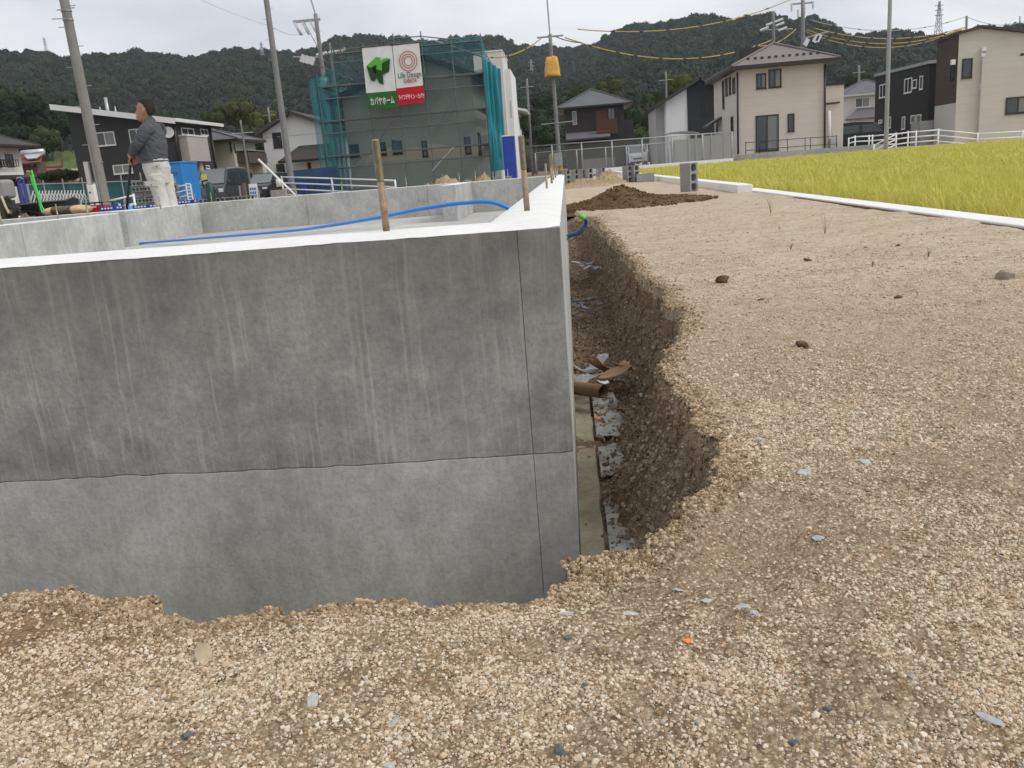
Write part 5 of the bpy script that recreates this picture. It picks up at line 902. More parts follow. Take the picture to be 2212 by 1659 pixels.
MB().tube([P(z-2)+[0, -.1, 0], P(z)+[-.8, -.1, -.1]], .03, 6).build('stay', MGV, p); z2 = aty(*U2(650, 420), 60)[2]; MB().tube([P(z2), P(z2)+[-1.9, 0, .2]], .05, 8).build('lower_arm', MGV, p); q = aty(*U2(570, 435), 60); [MB().obox(q+[-.25+.3*k, 0, .1-.1*k], (.3, .3, .5), (0, .5, 0)).build('switch_box', MINS, p) for k in range(3)]
MB().tube([P(z2-1.3), P(z2-2.2)], .3, 12).build('transformer', MGV, p, smooth=True)
p2, P2_, zt2 = pole('thin pole with white insulators beside the scaffold corner', U2(742, 310), U2(760, 560), 63., .09, .07); z = aty(*U2(740, 395), 63)[2]; [MB().tube([P2_(z)+[-1+.45*k, -.1, .04*k], P2_(z)+[-.7+.45*k, -.1, .1+.04*k]], .1, 8).build('insulator', MINS, p2) for k in range(5)]
pD, PD, zD = pole('concrete pole carrying an orange-wrapped box and yellow sheathed wires', U3(468, 250), U3(552, 1080), 62., .16, .115); MB().tube([PD(zD-.3), PD(zD)+[-.05, 0, 2.4]], .05, 8).build('lightning_rod', MGV, pD)
q = aty(*U3(505, 485), 61.7); t_ = MB(); rg = []
for k, (zz, s_) in enumerate(((-1.15, 1.12), (-.9, 1.0), (-.3, .98), (.6, .84), (1.0, .78), (1.12, .55))): rg.append([(q[0]+s_*.50*math.copysign(abs(math.cos(a))**.45, math.cos(a))+.03*math.sin(5*a+k), q[1]-.1+s_*.4*math.copysign(abs(math.sin(a))**.45, math.sin(a)), q[2]+zz*.55+.05*math.sin(3*a+k)) for a in np.linspace(0, 2*math.pi, 28, endpoint=False)])
one('wrapped_transformer', 'transformer box wrapped in orange plastic sheet on the concrete pole', 'transformer', t_.loft(rg), M('orange_sheet', (.62, .33, .06), .55, 0, .2, 1.5, .4, .5, 4), q, smooth=True)
MB().tube([(q[0]-1.0, 61.9, q[2]-3.7), (q[0]+1.2, 61.9, q[2]-3.65)], .03, 8).build('crossarm', MGV, pD); MB().tube([PD(zD-.25)+[-.9, 0, .1], PD(zD-.25)+[.9, 0, .1]], .06, 8).build('crossarm', MGV, pD); q = aty(*U3(548, 1140), 61.8); MB().box(q[0]-.3, q[0]+.3, 61.6, 61.9, q[2]-.6, q[2]+.3).build('meter_box', MGV, pD)
one('warning_band', 'black and yellow warning band round the foot of the concrete pole', 'band', MB().tube([PD(.2)+[0, 0, 0], PD(.8)], .19, 14), M('warning_yellow', (.5, .36, .03), .6), PD(.2))
pole('bare steel pole beside the black house', (1924, -40), (1914, 304), 48., .115, .095, steps=False, mat=MGV, name='steel_pole'); 
p, P, zt = pole('utility pole with switchgear rising behind the beige house', U4(1085, 0), U4(1095, 455), 82., .2, .16)
z = aty(*U4(1085, 35), 82)[2]; MB().tube([aty(*U4(990, 38), 82), aty(*U4(1195, 22), 82)], .08, 8).build('crossarm', MGV, p); z2 = aty(*U4(1100, 360), 82)[2]; MB().tube([P(z2), P(z2)+[2.2, 0, .4]], .06, 6).build('lower_arm', MGV, p)
for a in ((990, 70), (1190, 45), (1050, 125), (1110, 95)): q = aty(*U4(*a), 82); MB().tube([q+[0, 0, .3], q-[0, 0, .3]], .1, 8).build('insulator', MINS, p)
for a in ((1215, 362), (1240, 355), (1125, 395)): q = aty(*U4(*a), 81.8); MB().obox(q, (.35, .3, .6), (0, .5, 0)).build('switch_box', MINS, p)
p, P, zt = pole('utility pole with white insulators above the beige roof', U4(812, 105), U4(822, 400), 78., .14, .11)
for a in ((735, 268), (790, 220), (870, 190), (905, 270), (880, 225)): q = aty(*U4(*a), 78); MB().tube([q+[-.35, 0, -.1], q+[.35, 0, .1]], .09, 8).build('insulator', MINS, p)
MB().tube([aty(*U4(735, 280), 78), aty(*U4(1000, 268), 78)], .05, 6).build('crossarm', MGV, p)
for lab, t_, b_, Y_, r in (('slim pole beside the low white house', U3(325, 570), U3(352, 1040), 90., .13), ('slim pole behind the white and black house', U3(1330, 520), U3(1335, 690), 92., .12), ('slim grey service pole before the cream house', U7(1490, 372), U7(1590, 960), 56., .07), ('slim pole above the grey hipped roof', U5(193, 610), U5(195, 765), 110., .16), ('slim pole behind the white gabled house', U2(290, 780), U2(300, 890), 95., .12)):
    pp_, P, zt = pole(lab, t_, b_, Y_, r, r*.8, steps=False, name='slim_pole'); MB().tube([P(zt-.8)+[-.7, 0, 0], P(zt-.8)+[.7, 0, 0]], .035, 6).build('crossarm', MGV, pp_)
def wire(label, A, B, sag, r, mat, mid=None, joints=0, n=26, name='overhead_wire'):
    A, B = Vector(A), Vector(B); pts = [A.lerp(B, k/n)+Vector((0, 0, -sag*4*(k/n)*(1-k/n))) for k in range(n+1)]; o = thing(name, label, 'wire', A); MB().tube(pts, r, 6).build('wire', mat, o, smooth=True)
    for j in range(1, joints+1): k = int(n*j/(joints+1)); MB().tube([pts[k].lerp(pts[k+1], .3), pts[k].lerp(pts[k+1], .7)], r*1.5, 6).build('spacer', MWK, o)
    return o
T0 = PD(zD-.2); e1 = aty(*U4(812, 370), 78); wire('yellow sheathed wire sagging from the wrapped-box pole to the beige house poles', T0+[1, 0, -.1], e1, 1.45, .042, MYW, joints=9); wire('black lead wire spliced beside the yellow sheathed wire', T0+[.2, 0, .1], aty(*U3(720, 310), 62.5), .1, .03, MWK, joints=2)
wire('upper yellow sheathed wire crossing before the wooded hill', aty(*U3(690, 212), 62), aty(*U4(980, -5), 80), 1.0, .036, MYW, joints=7); wire('yellow sheathed wire running left from the wrapped-box pole', T0+[-.6, 0, 0], aty(*U2(1780, 395), 58), .6, .042, MYW, joints=3)
wire('yellow sheathed wire bending up behind the beige roof', aty(*U4(640, 425), 78), aty(*U4(1030, 270), 82), .5, .045, MYW, joints=2)
for k, (a, b, s_) in enumerate((((1105, 290), (1150, 272), 1.5), ((1200, 262), (1190, 252), .95), ((1130, 280), (1190, 262), 1.25))): wire(['lowest yellow sheathed wire of the triple run right of the beige house', 'highest yellow sheathed wire of the triple run right of the beige house', 'middle yellow sheathed wire of the triple run right of the beige house'][k], aty(*U4(*a), 82), aty(*U5(*b), 88), s_, .038, MYW, joints=7)
wire('thin grey wire high above the triple yellow run', aty(*U4(1160, 185), 82), aty(*U5(1195, 155), 95), 1.1, .03, MGV, joints=6); wire('thin wire to the hilltop at the right', aty(*U5(1195, 155), 95), aty(*U5(1735, 200), 120), .6, .03, MGV)
pole('short wooden post at the end of the thin grey wire', U5(1197, 150), U5(1197, 300), 95., .13, .11, steps=False, name='slim_pole'); wire('faint grey wire over the foundation to the left poles', aty(*U2(-500, -150), 40), aty(*U2(290, 185), 42), .15, .008, MGV); wire('faint grey wire between the left utility poles', aty(*U2(305, 190), 42), aty(*U2(600, 205), 60), .4, .01, MGV)
# ================================================================== HILLS, FOREST, TREES
SKY = [(-500, 150), (-250, 118), (0, 110), (70, 105), (120, 112), (170, 112), (230, 114), (300, 117), (385, 125), (430, 115), (490, 103), (540, 103), (598, 103), (636, 103), (684, 95), (726, 80), (767, 74), (791, 79), (836, 85), (910, 89), (1011, 79), (1059, 79), (1093, 86),
       (1101, 92), (1152, 95), (1173, 89), (1191, 89), (1221, 97), (1274, 100), (1301, 89), (1328, 74), (1369, 55), (1417, 45), (1483, 37), (1542, 34), (1588, 36), (1625, 31), (1669, 24), (1682, 30), (1703, 39), (1750, 45), (1777, 52), (1812, 58), (1833, 71), (1903, 69), (1972, 73), (2041, 65), (2095, 52), (2157, 49), (2212, 44), (2450, 60), (2800, 90)]
_az, _tn = [], []
for px, py in SKY: d = ray(px, py); _az.append(math.atan2(d[0], d[1])); _tn.append(d[2]/math.hypot(d[0], d[1]))
_az, _tn = np.array(_az), np.array(_tn)
RR = lambda az: np.interp(az, [-.9, -.45, -.2, 0, .12, .3, .5, .9], [470, 520, 560, 640, 600, 470, 520, 560])
def hill_z(az, r):
    rr = RR(az); t_ = (r-150)/(rr-150); zr = ZC + np.interp(az, _az, _tn)*rr - 5.5
    up = np.clip(t_, 0, 1); z = zr*np.where(t_ < 1, .25*up+.75*up**1.5, 1-.5*np.clip(t_-1, 0, 1))
    return np.where(t_ > 0, z + 16*fbm(az*14, r*.012, 4, 141)*np.clip(t_*4, 0, 1)*np.clip(1-t_, 0, 1)*2.0, 0.) - 2*(t_ <= 0)
A_, R_ = np.meshgrid(np.linspace(-.95, .95, 300), np.concatenate([np.linspace(140, 700, 120), np.linspace(720, 1300, 12)])); Z_ = hill_z(A_, R_)
struct(grid_mesh('hills', R_*np.sin(A_), R_*np.cos(A_), Z_, M('hill_floor', (.022, .03, .016), .95, 0, .4, .05)))
def leaf_mat(name, stops, big=.02):
    t = NT(name); oi = t.n('ShaderNodeObjectInfo'); p = t.pos(); f = t.math('ADD', t.math('MULTIPLY', oi.outputs['Random'], .5), t.math('MULTIPLY', t.noise(p, big, 4), .5)); c = t.ramp(f, stops)
    c = t.mix(t.math('MULTIPLY', t.noise(p, .9, 3, .7), .6), c, np.array(stops[0][1])*.8); return t.fin(c, .75, 0, .15)
MFO = leaf_mat('forest_leaf', [(.2, (.016, .024, .016)), (.42, (.021, .031, .019)), (.58, (.026, .036, .020)), (.72, (.036, .044, .022)), (.88, (.058, .058, .029))], .012)
def leaf_cloud(name, n, blobs, size, mat, seed, core=.78):
    """many small leaf-clump faces spread through a few overlapping lobes, dark core inside"""
    r = np.random.default_rng(seed); V = []; F = []; B = np.array(blobs); w_ = B[:, 3]**2; pick = r.choice(len(B), n, p=w_/w_.sum())
    d = r.normal(size=(n, 3)); d /= np.linalg.norm(d, axis=1)[:, None]; c = B[pick, :3] + d*B[pick, 3:4]*(.72+.36*r.random((n, 1)))*np.array([1, 1, .85])
    nr = d + r.normal(size=(n, 3))*.55; nr /= np.linalg.norm(nr, axis=1)[:, None]; a = np.cross(nr, r.normal(size=(n, 3))); a /= np.linalg.norm(a, axis=1)[:, None]; b = np.cross(nr, a); s = size*(.5+r.random((n, 1)))
    k = .55+.5*r.random((n, 4, 1)); P_ = np.stack([c+a*s*k[:, 0], c+b*s*k[:, 1], c-a*s*k[:, 2], c-b*s*k[:, 3]], 1).reshape(-1, 3); fs = np.arange(4*n).reshape(-1, 4)
    m = MB(); m.v = [tuple(q) for q in P_]; m.f = [tuple(q) for q in fs]; m.mi = [0]*n
    for (x, y, z, q) in blobs: 
        bm = bmesh.new(); bmesh.ops.create_icosphere(bm, subdivisions=2, radius=q*core); m.add([v.co*Vector((1, 1, .85)).length*0+Vector((v.co.x, v.co.y, v.co.z*.85))*(1+.25*math.sin(v.co.x*9+v.co.y*7+seed))+Vector((x, y, z)) for v in bm.verts], [tuple(v.index for v in f.verts) for f in bm.faces]); bm.free()
    me = m.mesh(name); me.materials.append(mat); return me
def lobes(seed, n=6, r0=1.0, sp=.62, zs=.7):
    r = random.Random(seed); return [(0, 0, 0, r0*.8)]+[(sp*math.cos(a)*r.uniform(.6, 1.1), sp*math.sin(a)*r.uniform(.6, 1.1), r.uniform(-.45, .6)*zs, r0*r.uniform(.36, .6)) for a in [6.28*i/n+r.random() for i in range(n)]]
fv = [leaf_cloud('forest_crown_%d' % i, 620, lobes(i, 7, 1., .6), .10, MFO, i, .86) for i in range(8)]
n = 30000; az = rng.uniform(-.82, .82, n); r = np.sqrt(rng.uniform(152**2, 680**2, n)); k = r < RR(az)+14; az, r = az[k], r[k]; z = hill_z(az, r); s_ = rng.uniform(2.3, 4.8, len(az))*(.6+.75*vnoise(az*26, r*.03, 5))
scatter('forest', np.stack([r*np.sin(az), r*np.cos(az), z+s_*.55], 1), np.stack([s_, s_, s_*rng.uniform(.8, 1.35, len(az))], 1), np.stack([rng.normal(0, .1, len(az)), rng.normal(0, .1, len(az)), rng.uniform(0, 6.28, len(az))], 1), fv, 'dense dark green wood covering the hills behind the houses', 'forest')
# grass banks
MGB = M('bank_grass', (.085, .105, .035), .95, 0, .35, .6); 
def bank(px0, px1, pyt, pyb, Y_, mat, label):
    a, b, c, d = aty(px0, pyt, Y_+9), aty(px1, pyt-5, Y_+9), aty(px1, pyb-5, Y_), aty(px0, pyb, Y_); X_, V_ = np.meshgrid(np.linspace(0, 1, 40), np.linspace(0, 1, 24)); q = lambda k: (a[k]*(1-X_)+b[k]*X_)*(1-V_)+(d[k]*(1-X_)+c[k]*X_)*V_
    return struct(grid_mesh('grass_bank', q(0), q(1), q(2)+.35*fbm(X_*20, V_*8, 3, 9)+.35*(np.floor(V_*4)/4-V_), mat))
bank(60, 185, 330, 375, 98, MGB, ''); bank(540, 600, 335, 420, 92, MGB, '')
# trees one can tell apart
MT = {k: leaf_mat('leaf_'+k, st, .3) for k, st in dict(dark=[(.2, (.014, .024, .012)), (.5, (.026, .040, .018)), (.8, (.042, .056, .024))], olive=[(.2, (.035, .043, .015)), (.5, (.06, .068, .021)), (.8, (.09, .092, .028))], lime=[(.2, (.055, .07, .018)), (.5, (.09, .105, .024)), (.8, (.13, .14, .034))], mid=[(.2, (.025, .042, .015)), (.5, (.045, .066, .022)), (.8, (.075, .092, .03))]).items()}
MBA = M('bark', (.06, .048, .036), .95, 0, .3, 4)
TC = {(k, i): leaf_cloud('crown_%s_%d' % (k, i), 2200, lobes(300+i*3, 9, 1., .66, .8), .075, MT[k], 400+i) for k in MT for i in range(2)}
def tree(kind, px, py, pr, Y_, label, var=0, zs=1.15):
    c = aty(px, py, Y_); R0 = pr*Y_/1838; zb = -.4; o = thing('tree', label, 'tree', (c[0], Y_, zb)); m = MB(); h = c[2]-zb
    m.tube([(c[0], Y_, zb), (c[0]+.1*R0, Y_, zb+h*.4), (c[0], Y_, c[2])], [.09*R0+.08, .07*R0+.05, .03*R0], 8)
    for k in range(5): a = 1.25*k; m.tube([(c[0], Y_, zb+h*(.45+.08*k)), (c[0]+.6*R0*math.cos(a), Y_+.6*R0*math.sin(a), c[2]+(.1*k-.2)*R0)], [.05*R0, .015*R0], 6)
    m.build('trunk', MBA, o); cr = bpy.data.objects.new('crown', TC[(kind, var)]); COL.objects.link(cr); cr.parent = o; cr.location = (0, 0, c[2]-zb); cr.scale = (R0, R0, R0*zs); cr.rotation_euler = (0, 0, px*.37)
for i, a in enumerate((('dark', 5, 235, 50, 112, 'tall dark evergreen above the farmhouse roof'), ('dark', 62, 250, 46, 108, 'rounded dark evergreen right of the farmhouse'), ('dark', 118, 262, 48, 110, 'dark evergreen touching the charcoal house roof edge'), ('dark', 35, 300, 34, 104, 'low dark tree directly behind the farmhouse ridge'), ('mid', 95, 305, 34, 103, 'green tree standing above the grass bank'),
    ('olive', 462, 262, 22, 118, 'small olive tree above the charcoal house gutter'), ('olive', 528, 250, 40, 120, 'large olive-green tree behind the cream house'), ('lime', 572, 262, 26, 112, 'yellow-green tree left of the concrete pole'), ('mid', 548, 300, 30, 108, 'green tree beside the brown balcony'), ('lime', 480, 240, 16, 122, 'small yellowish treetop behind the cream roof'),
    ('mid', 1150, 268, 36, 112, 'green tree between the slim pole and concrete pole'), ('dark', 1178, 230, 30, 122, 'dark tree just left of the wrapped box pole'), ('dark', 1185, 290, 30, 108, 'low dark tree left of the small tiled house'), ('olive', 1318, 197, 27, 124, 'olive treetop above the right eave of the small tiled house'), ('dark', 1352, 240, 36, 118, 'dark tree right of the small tiled house'),
    ('dark', 1392, 262, 36, 112, 'dark tree against the white and black house'), ('mid', 1375, 300, 30, 106, 'low green tree beside the small dark annex'), ('lime', 1462, 182, 24, 128, 'yellow-green treetop above the white and black house'), ('mid', 1250, 215, 26, 130, 'green treetop behind the small tiled roof'), ('mid', 1420, 225, 30, 130, 'green tree left of the black gable'),
    ('mid', 1110, 300, 22, 110, 'green tree behind the low white house'), ('dark', 1850, 70+110, 26, 150, 'dark tree behind the grey hipped roof'))): tree(a[0], a[1], a[2], a[3], a[4], a[5], i % 2)
HG_ = thing('hedge', 'clipped olive hedge before the red tile roof', 'hedge', aty(127, 395, 62)); 
for i, (px, py, pr) in enumerate(((100, 384, 17), (118, 380, 19), (138, 378, 19), (155, 380, 17))): c = aty(px, py, 62); o = bpy.data.objects.new('foliage', TC[('olive', i % 2)]); COL.objects.link(o); o.parent = HG_; o.location = Vector(c)-Vector(RL[HG_.name]); s_ = pr*62/1838; o.scale = (s_, s_, s_*.9); o.rotation_euler = (0, 0, i)
# lattice towers on the hills
MLT = M('tower_steel', (.34, .36, .38), .6, .2, .05)
def tower(label, px, pyt, pyb, Y_):
    a, b = aty(px, pyt, Y_), aty(px, pyb, Y_); H = a[2]-b[2]; o = thing('lattice_tower', label, 'tower', (b[0], Y_, b[2]-3)); m = MB(); w_ = H*.085; th = H*.0065
    lv = [0, .22, .42, .6, .76, .9, 1.]; hw = [w_*(1-.82*q) for q in lv]
    for sx_, sy_ in ((1, 1), (1, -1), (-1, 1), (-1, -1)): m.tube([(b[0]+sx_*h_, Y_+sy_*h_, b[2]+q*H-(3 if q == 0 else 0)) for q, h_ in zip(lv, hw)], th*1.4, 4)
    m.build('leg_frame', MLT, o); m = MB()
    for i in range(len(lv)-1):
        for s_ in (-1, 1):
            m.tube([(b[0]-hw[i], Y_+s_*hw[i], b[2]+lv[i]*H), (b[0]+hw[i+1], Y_+s_*hw[i+1], b[2]+lv[i+1]*H)], th, 4); m.tube([(b[0]+hw[i], Y_+s_*hw[i], b[2]+lv[i]*H), (b[0]-hw[i+1], Y_+s_*hw[i+1], b[2]+lv[i+1]*H)], th, 4)
    m.build('bracing', MLT, o)
    for q in (.66, .78, .9): MB().tube([(b[0]-w_*1.3, Y_, b[2]+q*H), (b[0]+w_*1.3, Y_, b[2]+q*H)], th*1.5, 4).build('crossarm', MLT, o)
tower('pale lattice pylon on the skyline left of the thick concrete pole', 103, 80, 125, 540); tower('lattice pylon on the wooded slope left of the crossarm pole', 571, 90, 146, 470); tower('lattice pylon on the wooded slope left of the wrapped-box pole', 1151, 128, 192, 470); tower('tall lattice pylon on the skyline above the black house', 2026, 3, 90, 560)
for px, a, b, lab in ((2203, 35, 60, 'thin mast on the hilltop beyond the greige roof'), (2157, 62, 75, 'short mast just behind the greige roof ridge')): q, q2 = aty(px, a, 500), aty(px, b, 500); one('mast', lab, 'mast', MB().tube([q2, q], .35, 6), MLT, q2)
# lane and lots
MAS = M('asphalt', (.13, .13, .13), .9, 0, .12, .5); X_, Y_ = np.meshgrid(np.linspace(-60, 3.5, 90), np.linspace(37.5, 43.5, 16)); struct(grid_mesh('road', X_, Y_, ground_z(X_, Y_, False)+.03, MAS)); X_, Y_ = np.meshgrid(np.linspace(-1, 20, 40), np.linspace(52.5, 82, 40)); struct(grid_mesh('lane', X_, Y_, ground_z(X_, Y_, False)+.03, M('pale_paving', (.36, .36, .35), .9, 0, .1, .4)))
# ================================================================== BUILDERS' THINGS BEHIND THE FOUNDATION
UM = lambda zx, zy: (230.4+zx*.1091, 307.2+zy*.1091); UV = lambda zx, zy: (384+zx*.1141, 329.1+zy*.1141)
MBLK = M('black_steel', (.03, .03, .032), .5, .3, .15); MBL3 = M('blue_plastic', (.02, .16, .52), .45, 0, .08); MBLD = M('deep_blue', (.025, .05, .33), .5, 0, .1); MWP = M('white_plastic', (.62, .62, .60), .5, 0, .05); MRED = M('red_paint', (.42, .015, .02), .4, 0, .1)
gz = lambda x, y: float(ground_z(np.array([x]), np.array([y]), False)[0])
# accordion gate
Y_ = 24.; q0 = aty(*UL(560, 1300), Y_); AG = thing('accordion_gate', 'white folding lattice gate before the teal sheet fence', 'gate', (q0[0], Y_, -.08))
for i in range(17):
    zx = 690+66*i; t_, b_ = aty(*UL(zx, 1010-.8*i), Y_), aty(*UL(zx-72, 1300), Y_); b_ = t_+(b_-t_)*(t_[2]+.05)/(t_[2]-b_[2]); MB().tube([t_, b_], .016, 6).build('slat', MWR, AG)
    m = MB(); t2 = aty(*UL(zx+70, 1075), Y_+.03); m.tube([t2+[0, 0, 0], aty(*UL(zx+135, 1260), Y_+.03)], .008, 5); m.tube([aty(*UL(zx-20, 1030), Y_+.03), aty(*UL(zx+95, 1200), Y_+.03)], .008, 5); m.build('lattice_bar', MWR, AG)
for zx in (560, 1800): a = aty(*UL(zx, 870), Y_); MB().tube([(a[0], Y_, -.08), (a[0], Y_, a[2])], .03, 8).build('end_post', MGV, AG)
MTS = net_mat('teal_sheet', (.05, .15, .16), .88); Y_ = 31.; a, b = aty(*UL(520, 880), Y_), aty(*UM(700, 765), Y_); TF = thing('sheet_fence', 'temporary fence of teal mesh sheets on steel posts', 'fence', (a[0], Y_, -.2))
net((a[0], Y_), (b[0], Y_), lambda u_: u_*0-.2, lambda u_: a[2]+(b[2]-a[2])*u_, MTS, 131, 'mesh_sheet', .05, 60, TF)
for k in range(7): x = a[0]+(b[0]-a[0])*k/6; MB().tube([(x, Y_-.05, -.15), (x, Y_-.05, a[2]+.1)], .024, 6).build('post', MGV, TF)
MB().tube([(a[0], Y_-.04, a[2]), (b[0], Y_-.04, b[2])], .02, 6).build('top_rail', MGV, TF)
a, b = aty(*UL(1850, 865), 22.), aty(*UL(1990, 1280), 22.); wp_ = thing('marker_post', 'white square post beside the thick concrete pole', 'post', (b[0]-.05, 22, -.05)); MB().box(b[0]-.10, b[0]+.06, 21.9, 22.06, -.05, a[2]).build('post', MWR, wp_, bevel=.01); MB().tube([(b[0]-.04, 21.885, a[2]-.22), (b[0]-.04, 21.9, a[2]-.22)], .022, 10).build('keyhole', MBLK, wp_)
# wheelbarrow
Y_ = 13.; WB = thing('wheelbarrow', 'dark green steel wheelbarrow with worn rim', 'wheelbarrow', aty(*UL(1000, 1500), Y_)); WB.location[2] = 0; RL[WB.name] = tuple(WB.location); MWBR = M('wheelbarrow_green', (.022, .032, .028), .55, .2, .3, 12)
l, r = aty(*UL(620, 1290), Y_), aty(*UL(1480, 1140), Y_); rg = []
for zf, k, sh in ((0, 1, 0), (-.06, .93, .0), (-.26, .52, -.04)):
    rg.append([(l[0]+(1-k)*.30*(r[0]-l[0])*1.2, Y_-.27*k, l[2]+zf*1.), ((l[0]+r[0])/2, Y_-.30*k, (l[2]*1.0+.02)+zf), (r[0]-(1-k)*.35*(r[0]-l[0]), Y_-.2*k, r[2]+zf*1.35-.04), (r[0]-(1-k)*.33*(r[0]-l[0])+.02, Y_, r[2]+zf*1.35), (r[0]-(1-k)*.35*(r[0]-l[0]), Y_+.2*k, r[2]+zf*1.35-.04), ((l[0]+r[0])/2, Y_+.30*k, l[2]+.02+zf), (l[0]+(1-k)*.30*(r[0]-l[0])*1.2, Y_+.27*k, l[2]+zf)])
m = MB(); m.loft(rg[::-1], False); m.add(rg[-1], [tuple(range(7))]); o = m.build('tub', MWBR, WB); o.modifiers.new('s', 'SOLIDIFY').thickness = .008
MB().tube([*rg[0], rg[0][0]], .012, 6).build('rim', M('worn_steel', (.16, .15, .135), .5, .4, .3, 20), WB)
for s_ in (-1, 1): MB().tube([(l[0]-.35, Y_+s_*.25, l[2]+.02), (l[0]+.2, Y_+s_*.24, l[2]-.12), (r[0]+.05, Y_+s_*.08, .2)], .017, 8).build('handle', MBLK, WB); MB().tube([(l[0]+.2, Y_+s_*.22, l[2]-.14), (l[0]+.12, Y_+s_*.22, 0)], .014, 6).build('leg', MBLK, WB)
w_ = MB(); n = 20; w_.tube([(r[0]+.05, Y_-.035, .19), (r[0]+.05, Y_+.035, .19)], .19, 22); w_.build('wheel', MBLK, WB, smooth=False)
# green hose on its stake
Y_ = 12.4; GH = thing('garden_hose', 'bright green hose hanging in a bundle from a stake', 'hose', aty(*UL(900, 1490), Y_)); MGH = M('green_hose', (.08, .62, .09), .4, 0, .15, 12)
for pts, r in (([(655, 580), (690, 760), (745, 950), (800, 1130), (850, 1290), (920, 1420), (990, 1492)], .011), ([(640, 680), (670, 820), (730, 980), (790, 1150), (830, 1300), (870, 1440)], .012), ([(660, 590), (715, 800), (770, 1000), (830, 1180), (860, 1330)], .010)): MB().tube(smooth_path([aty(*UL(*p), Y_-.01*i) for i, p in enumerate(pts)], 8), r, 8).build('hose_strand', MGH, GH, smooth=True)
a = aty(*UL(645, 570), Y_+.03); MB().tube([(a[0], Y_+.03, 0), a], .012, 6).build('stake', MBLK, GH); a = aty(*UL(600, 635), Y_); MB().obox(a, (.06, .04, .05), (.3, .4, 0)).build('valve', M('brass', (.35, .27, .13), .4, .6), GH); MB().tube(smooth_path([a, a+[.03, 0, -.08], a+[.06, 0, -.3]], 6), .008, 6).build('clamp_cord', MBLK, GH)
# shovel, blue panel, notice board
Y_ = 13.2; a, b = aty(*UL(430, 850), Y_), aty(*UL(560, 1400), Y_); SV = thing('shovel', 'old shovel with D-handle stuck upright in the sand heap', 'shovel', b); MB().tube([a, b], .014, 8).build('shaft', M('worn_wood', (.13, .095, .07), .8, 0, .3, 10), SV, smooth=True); c = aty(*UL(350, 800), Y_); d = aty(*UL(455, 775), Y_); MB().tube(smooth_path([a, c, (c+d)/2+[0, 0, .02], d, a], 8), .011, 8).build('grip', MBLK, SV, smooth=True); MB().obox(b-[0, 0, .1], (.2, .02, .28), (.2, .2, 0)).build('blade', MBLK, SV)
Y_ = 20.; a, b = aty(*UL(365, 745), Y_), aty(*UL(545, 1290), Y_); BP = thing('blue_barrier', 'tall narrow deep blue plastic barrier behind the shovel', 'barrier', (b[0], Y_, -.03)); MB().prism([(a[0], a[2]-.03), (a[0]+.03, a[2]), (a[0]+.11, a[2]), (a[0]+.14, a[2]-.03), (b[0]+.02, -.03), (b[0]-.14, -.03)], 'y', Y_-.04, Y_+.04).build('panel', MBLD, BP); MB().tube([(a[0], Y_-.05, a[2]-.03), (a[0]+.03, Y_-.05, a[2]+.01), (a[0]+.11, Y_-.05, a[2]+.01), (a[0]+.14, Y_-.05, a[2]-.03)], .014, 6).build('frame', MGV, BP)
a, b = aty(*UL(155, 935), Y_), aty(*UL(410, 1260), Y_); NB = thing('notice_board', 'white notice board with grey print standing by the blue barrier', 'notice board', (b[0], Y_, -.03)); MB().box(a[0], b[0], Y_, Y_+.02, b[2], a[2]).build('panel', MWR, NB)
for zx, zy, w_ in ((270, 965, .12), (240, 1000, .08), (215, 1015, .05)): q = aty(*UL(zx, zy), Y_-.004); MB().box(q[0]-w_/2, q[0]+w_/2, Y_-.004, Y_-.001, q[2]-.006, q[2]+.006).build('print', M('ink_print', (.35, .35, .37), .8), NB)
for x in (a[0]+.02, b[0]-.02): MB().tube([(x, Y_+.03, -.03), (x, Y_+.03, a[2])], .012, 6).build('leg', MGV, NB)
c0, c1 = aty(*UL(-40, 1150), 21.), aty(*UL(440, 1420), 21.); one('white_sheet', 'white plastic sheet draped low behind the mixer', 'sheet', MB().obox(((c0[0]+c1[0])/2, 21.3, .14), (c1[0]-c0[0], .7, .3), (.1, .05, .1)), MWP, ((c0[0]+c1[0])/2, 21.3, 0))
# mixer at the far left
Y_ = 12.6; a = aty(*UL(60, 980), Y_); MX = thing('mortar_mixer', 'small engine-driven mortar mixer with grey housing and black frame', 'mixer', (a[0], Y_, 0)); hb = MB(); hb.box(a[0]-.22, a[0]+.11, Y_-.14, Y_+.14, a[2]-.14, a[2]+.14, .03); hb.build('housing', M('mixer_grey', (.27, .27, .265), .5, .1, .1), MX, bevel=.02)
for p_ in (((40, 1110), (160, 1130), (430, 1455)), ((60, 1150), (200, 1350), (330, 1440))): MB().tube([aty(*UL(*q), Y_-.1) for q in p_], .016, 8).build('frame_bar', MBLK, MX)
MB().tube(smooth_path([aty(*UL(*q), Y_-.16) for q in ((30, 1120), (70, 1220), (120, 1340), (190, 1480))], 6), .018, 8).build('feed_hose', M('cream_hose', (.55, .48, .34), .6), MX, smooth=True); q = aty(*UL(250, 1440), Y_); MB().tube([q+[0, -.04, 0], q+[0, .04, 0]], .085, 20).build('wheel', MBLK, MX); MB().tube([q+[0, -.045, 0], q+[0, -.04, 0]], .035, 14).build('wheel_hub', M('hub_tan', (.3, .26, .2), .6), MX); MB().box(a[0]-.3, a[0]+.02, Y_-.1, Y_+.2, 0, a[2]-.16).build('engine_block', M('engine_olive', (.045, .05, .035), .6, .2), MX)
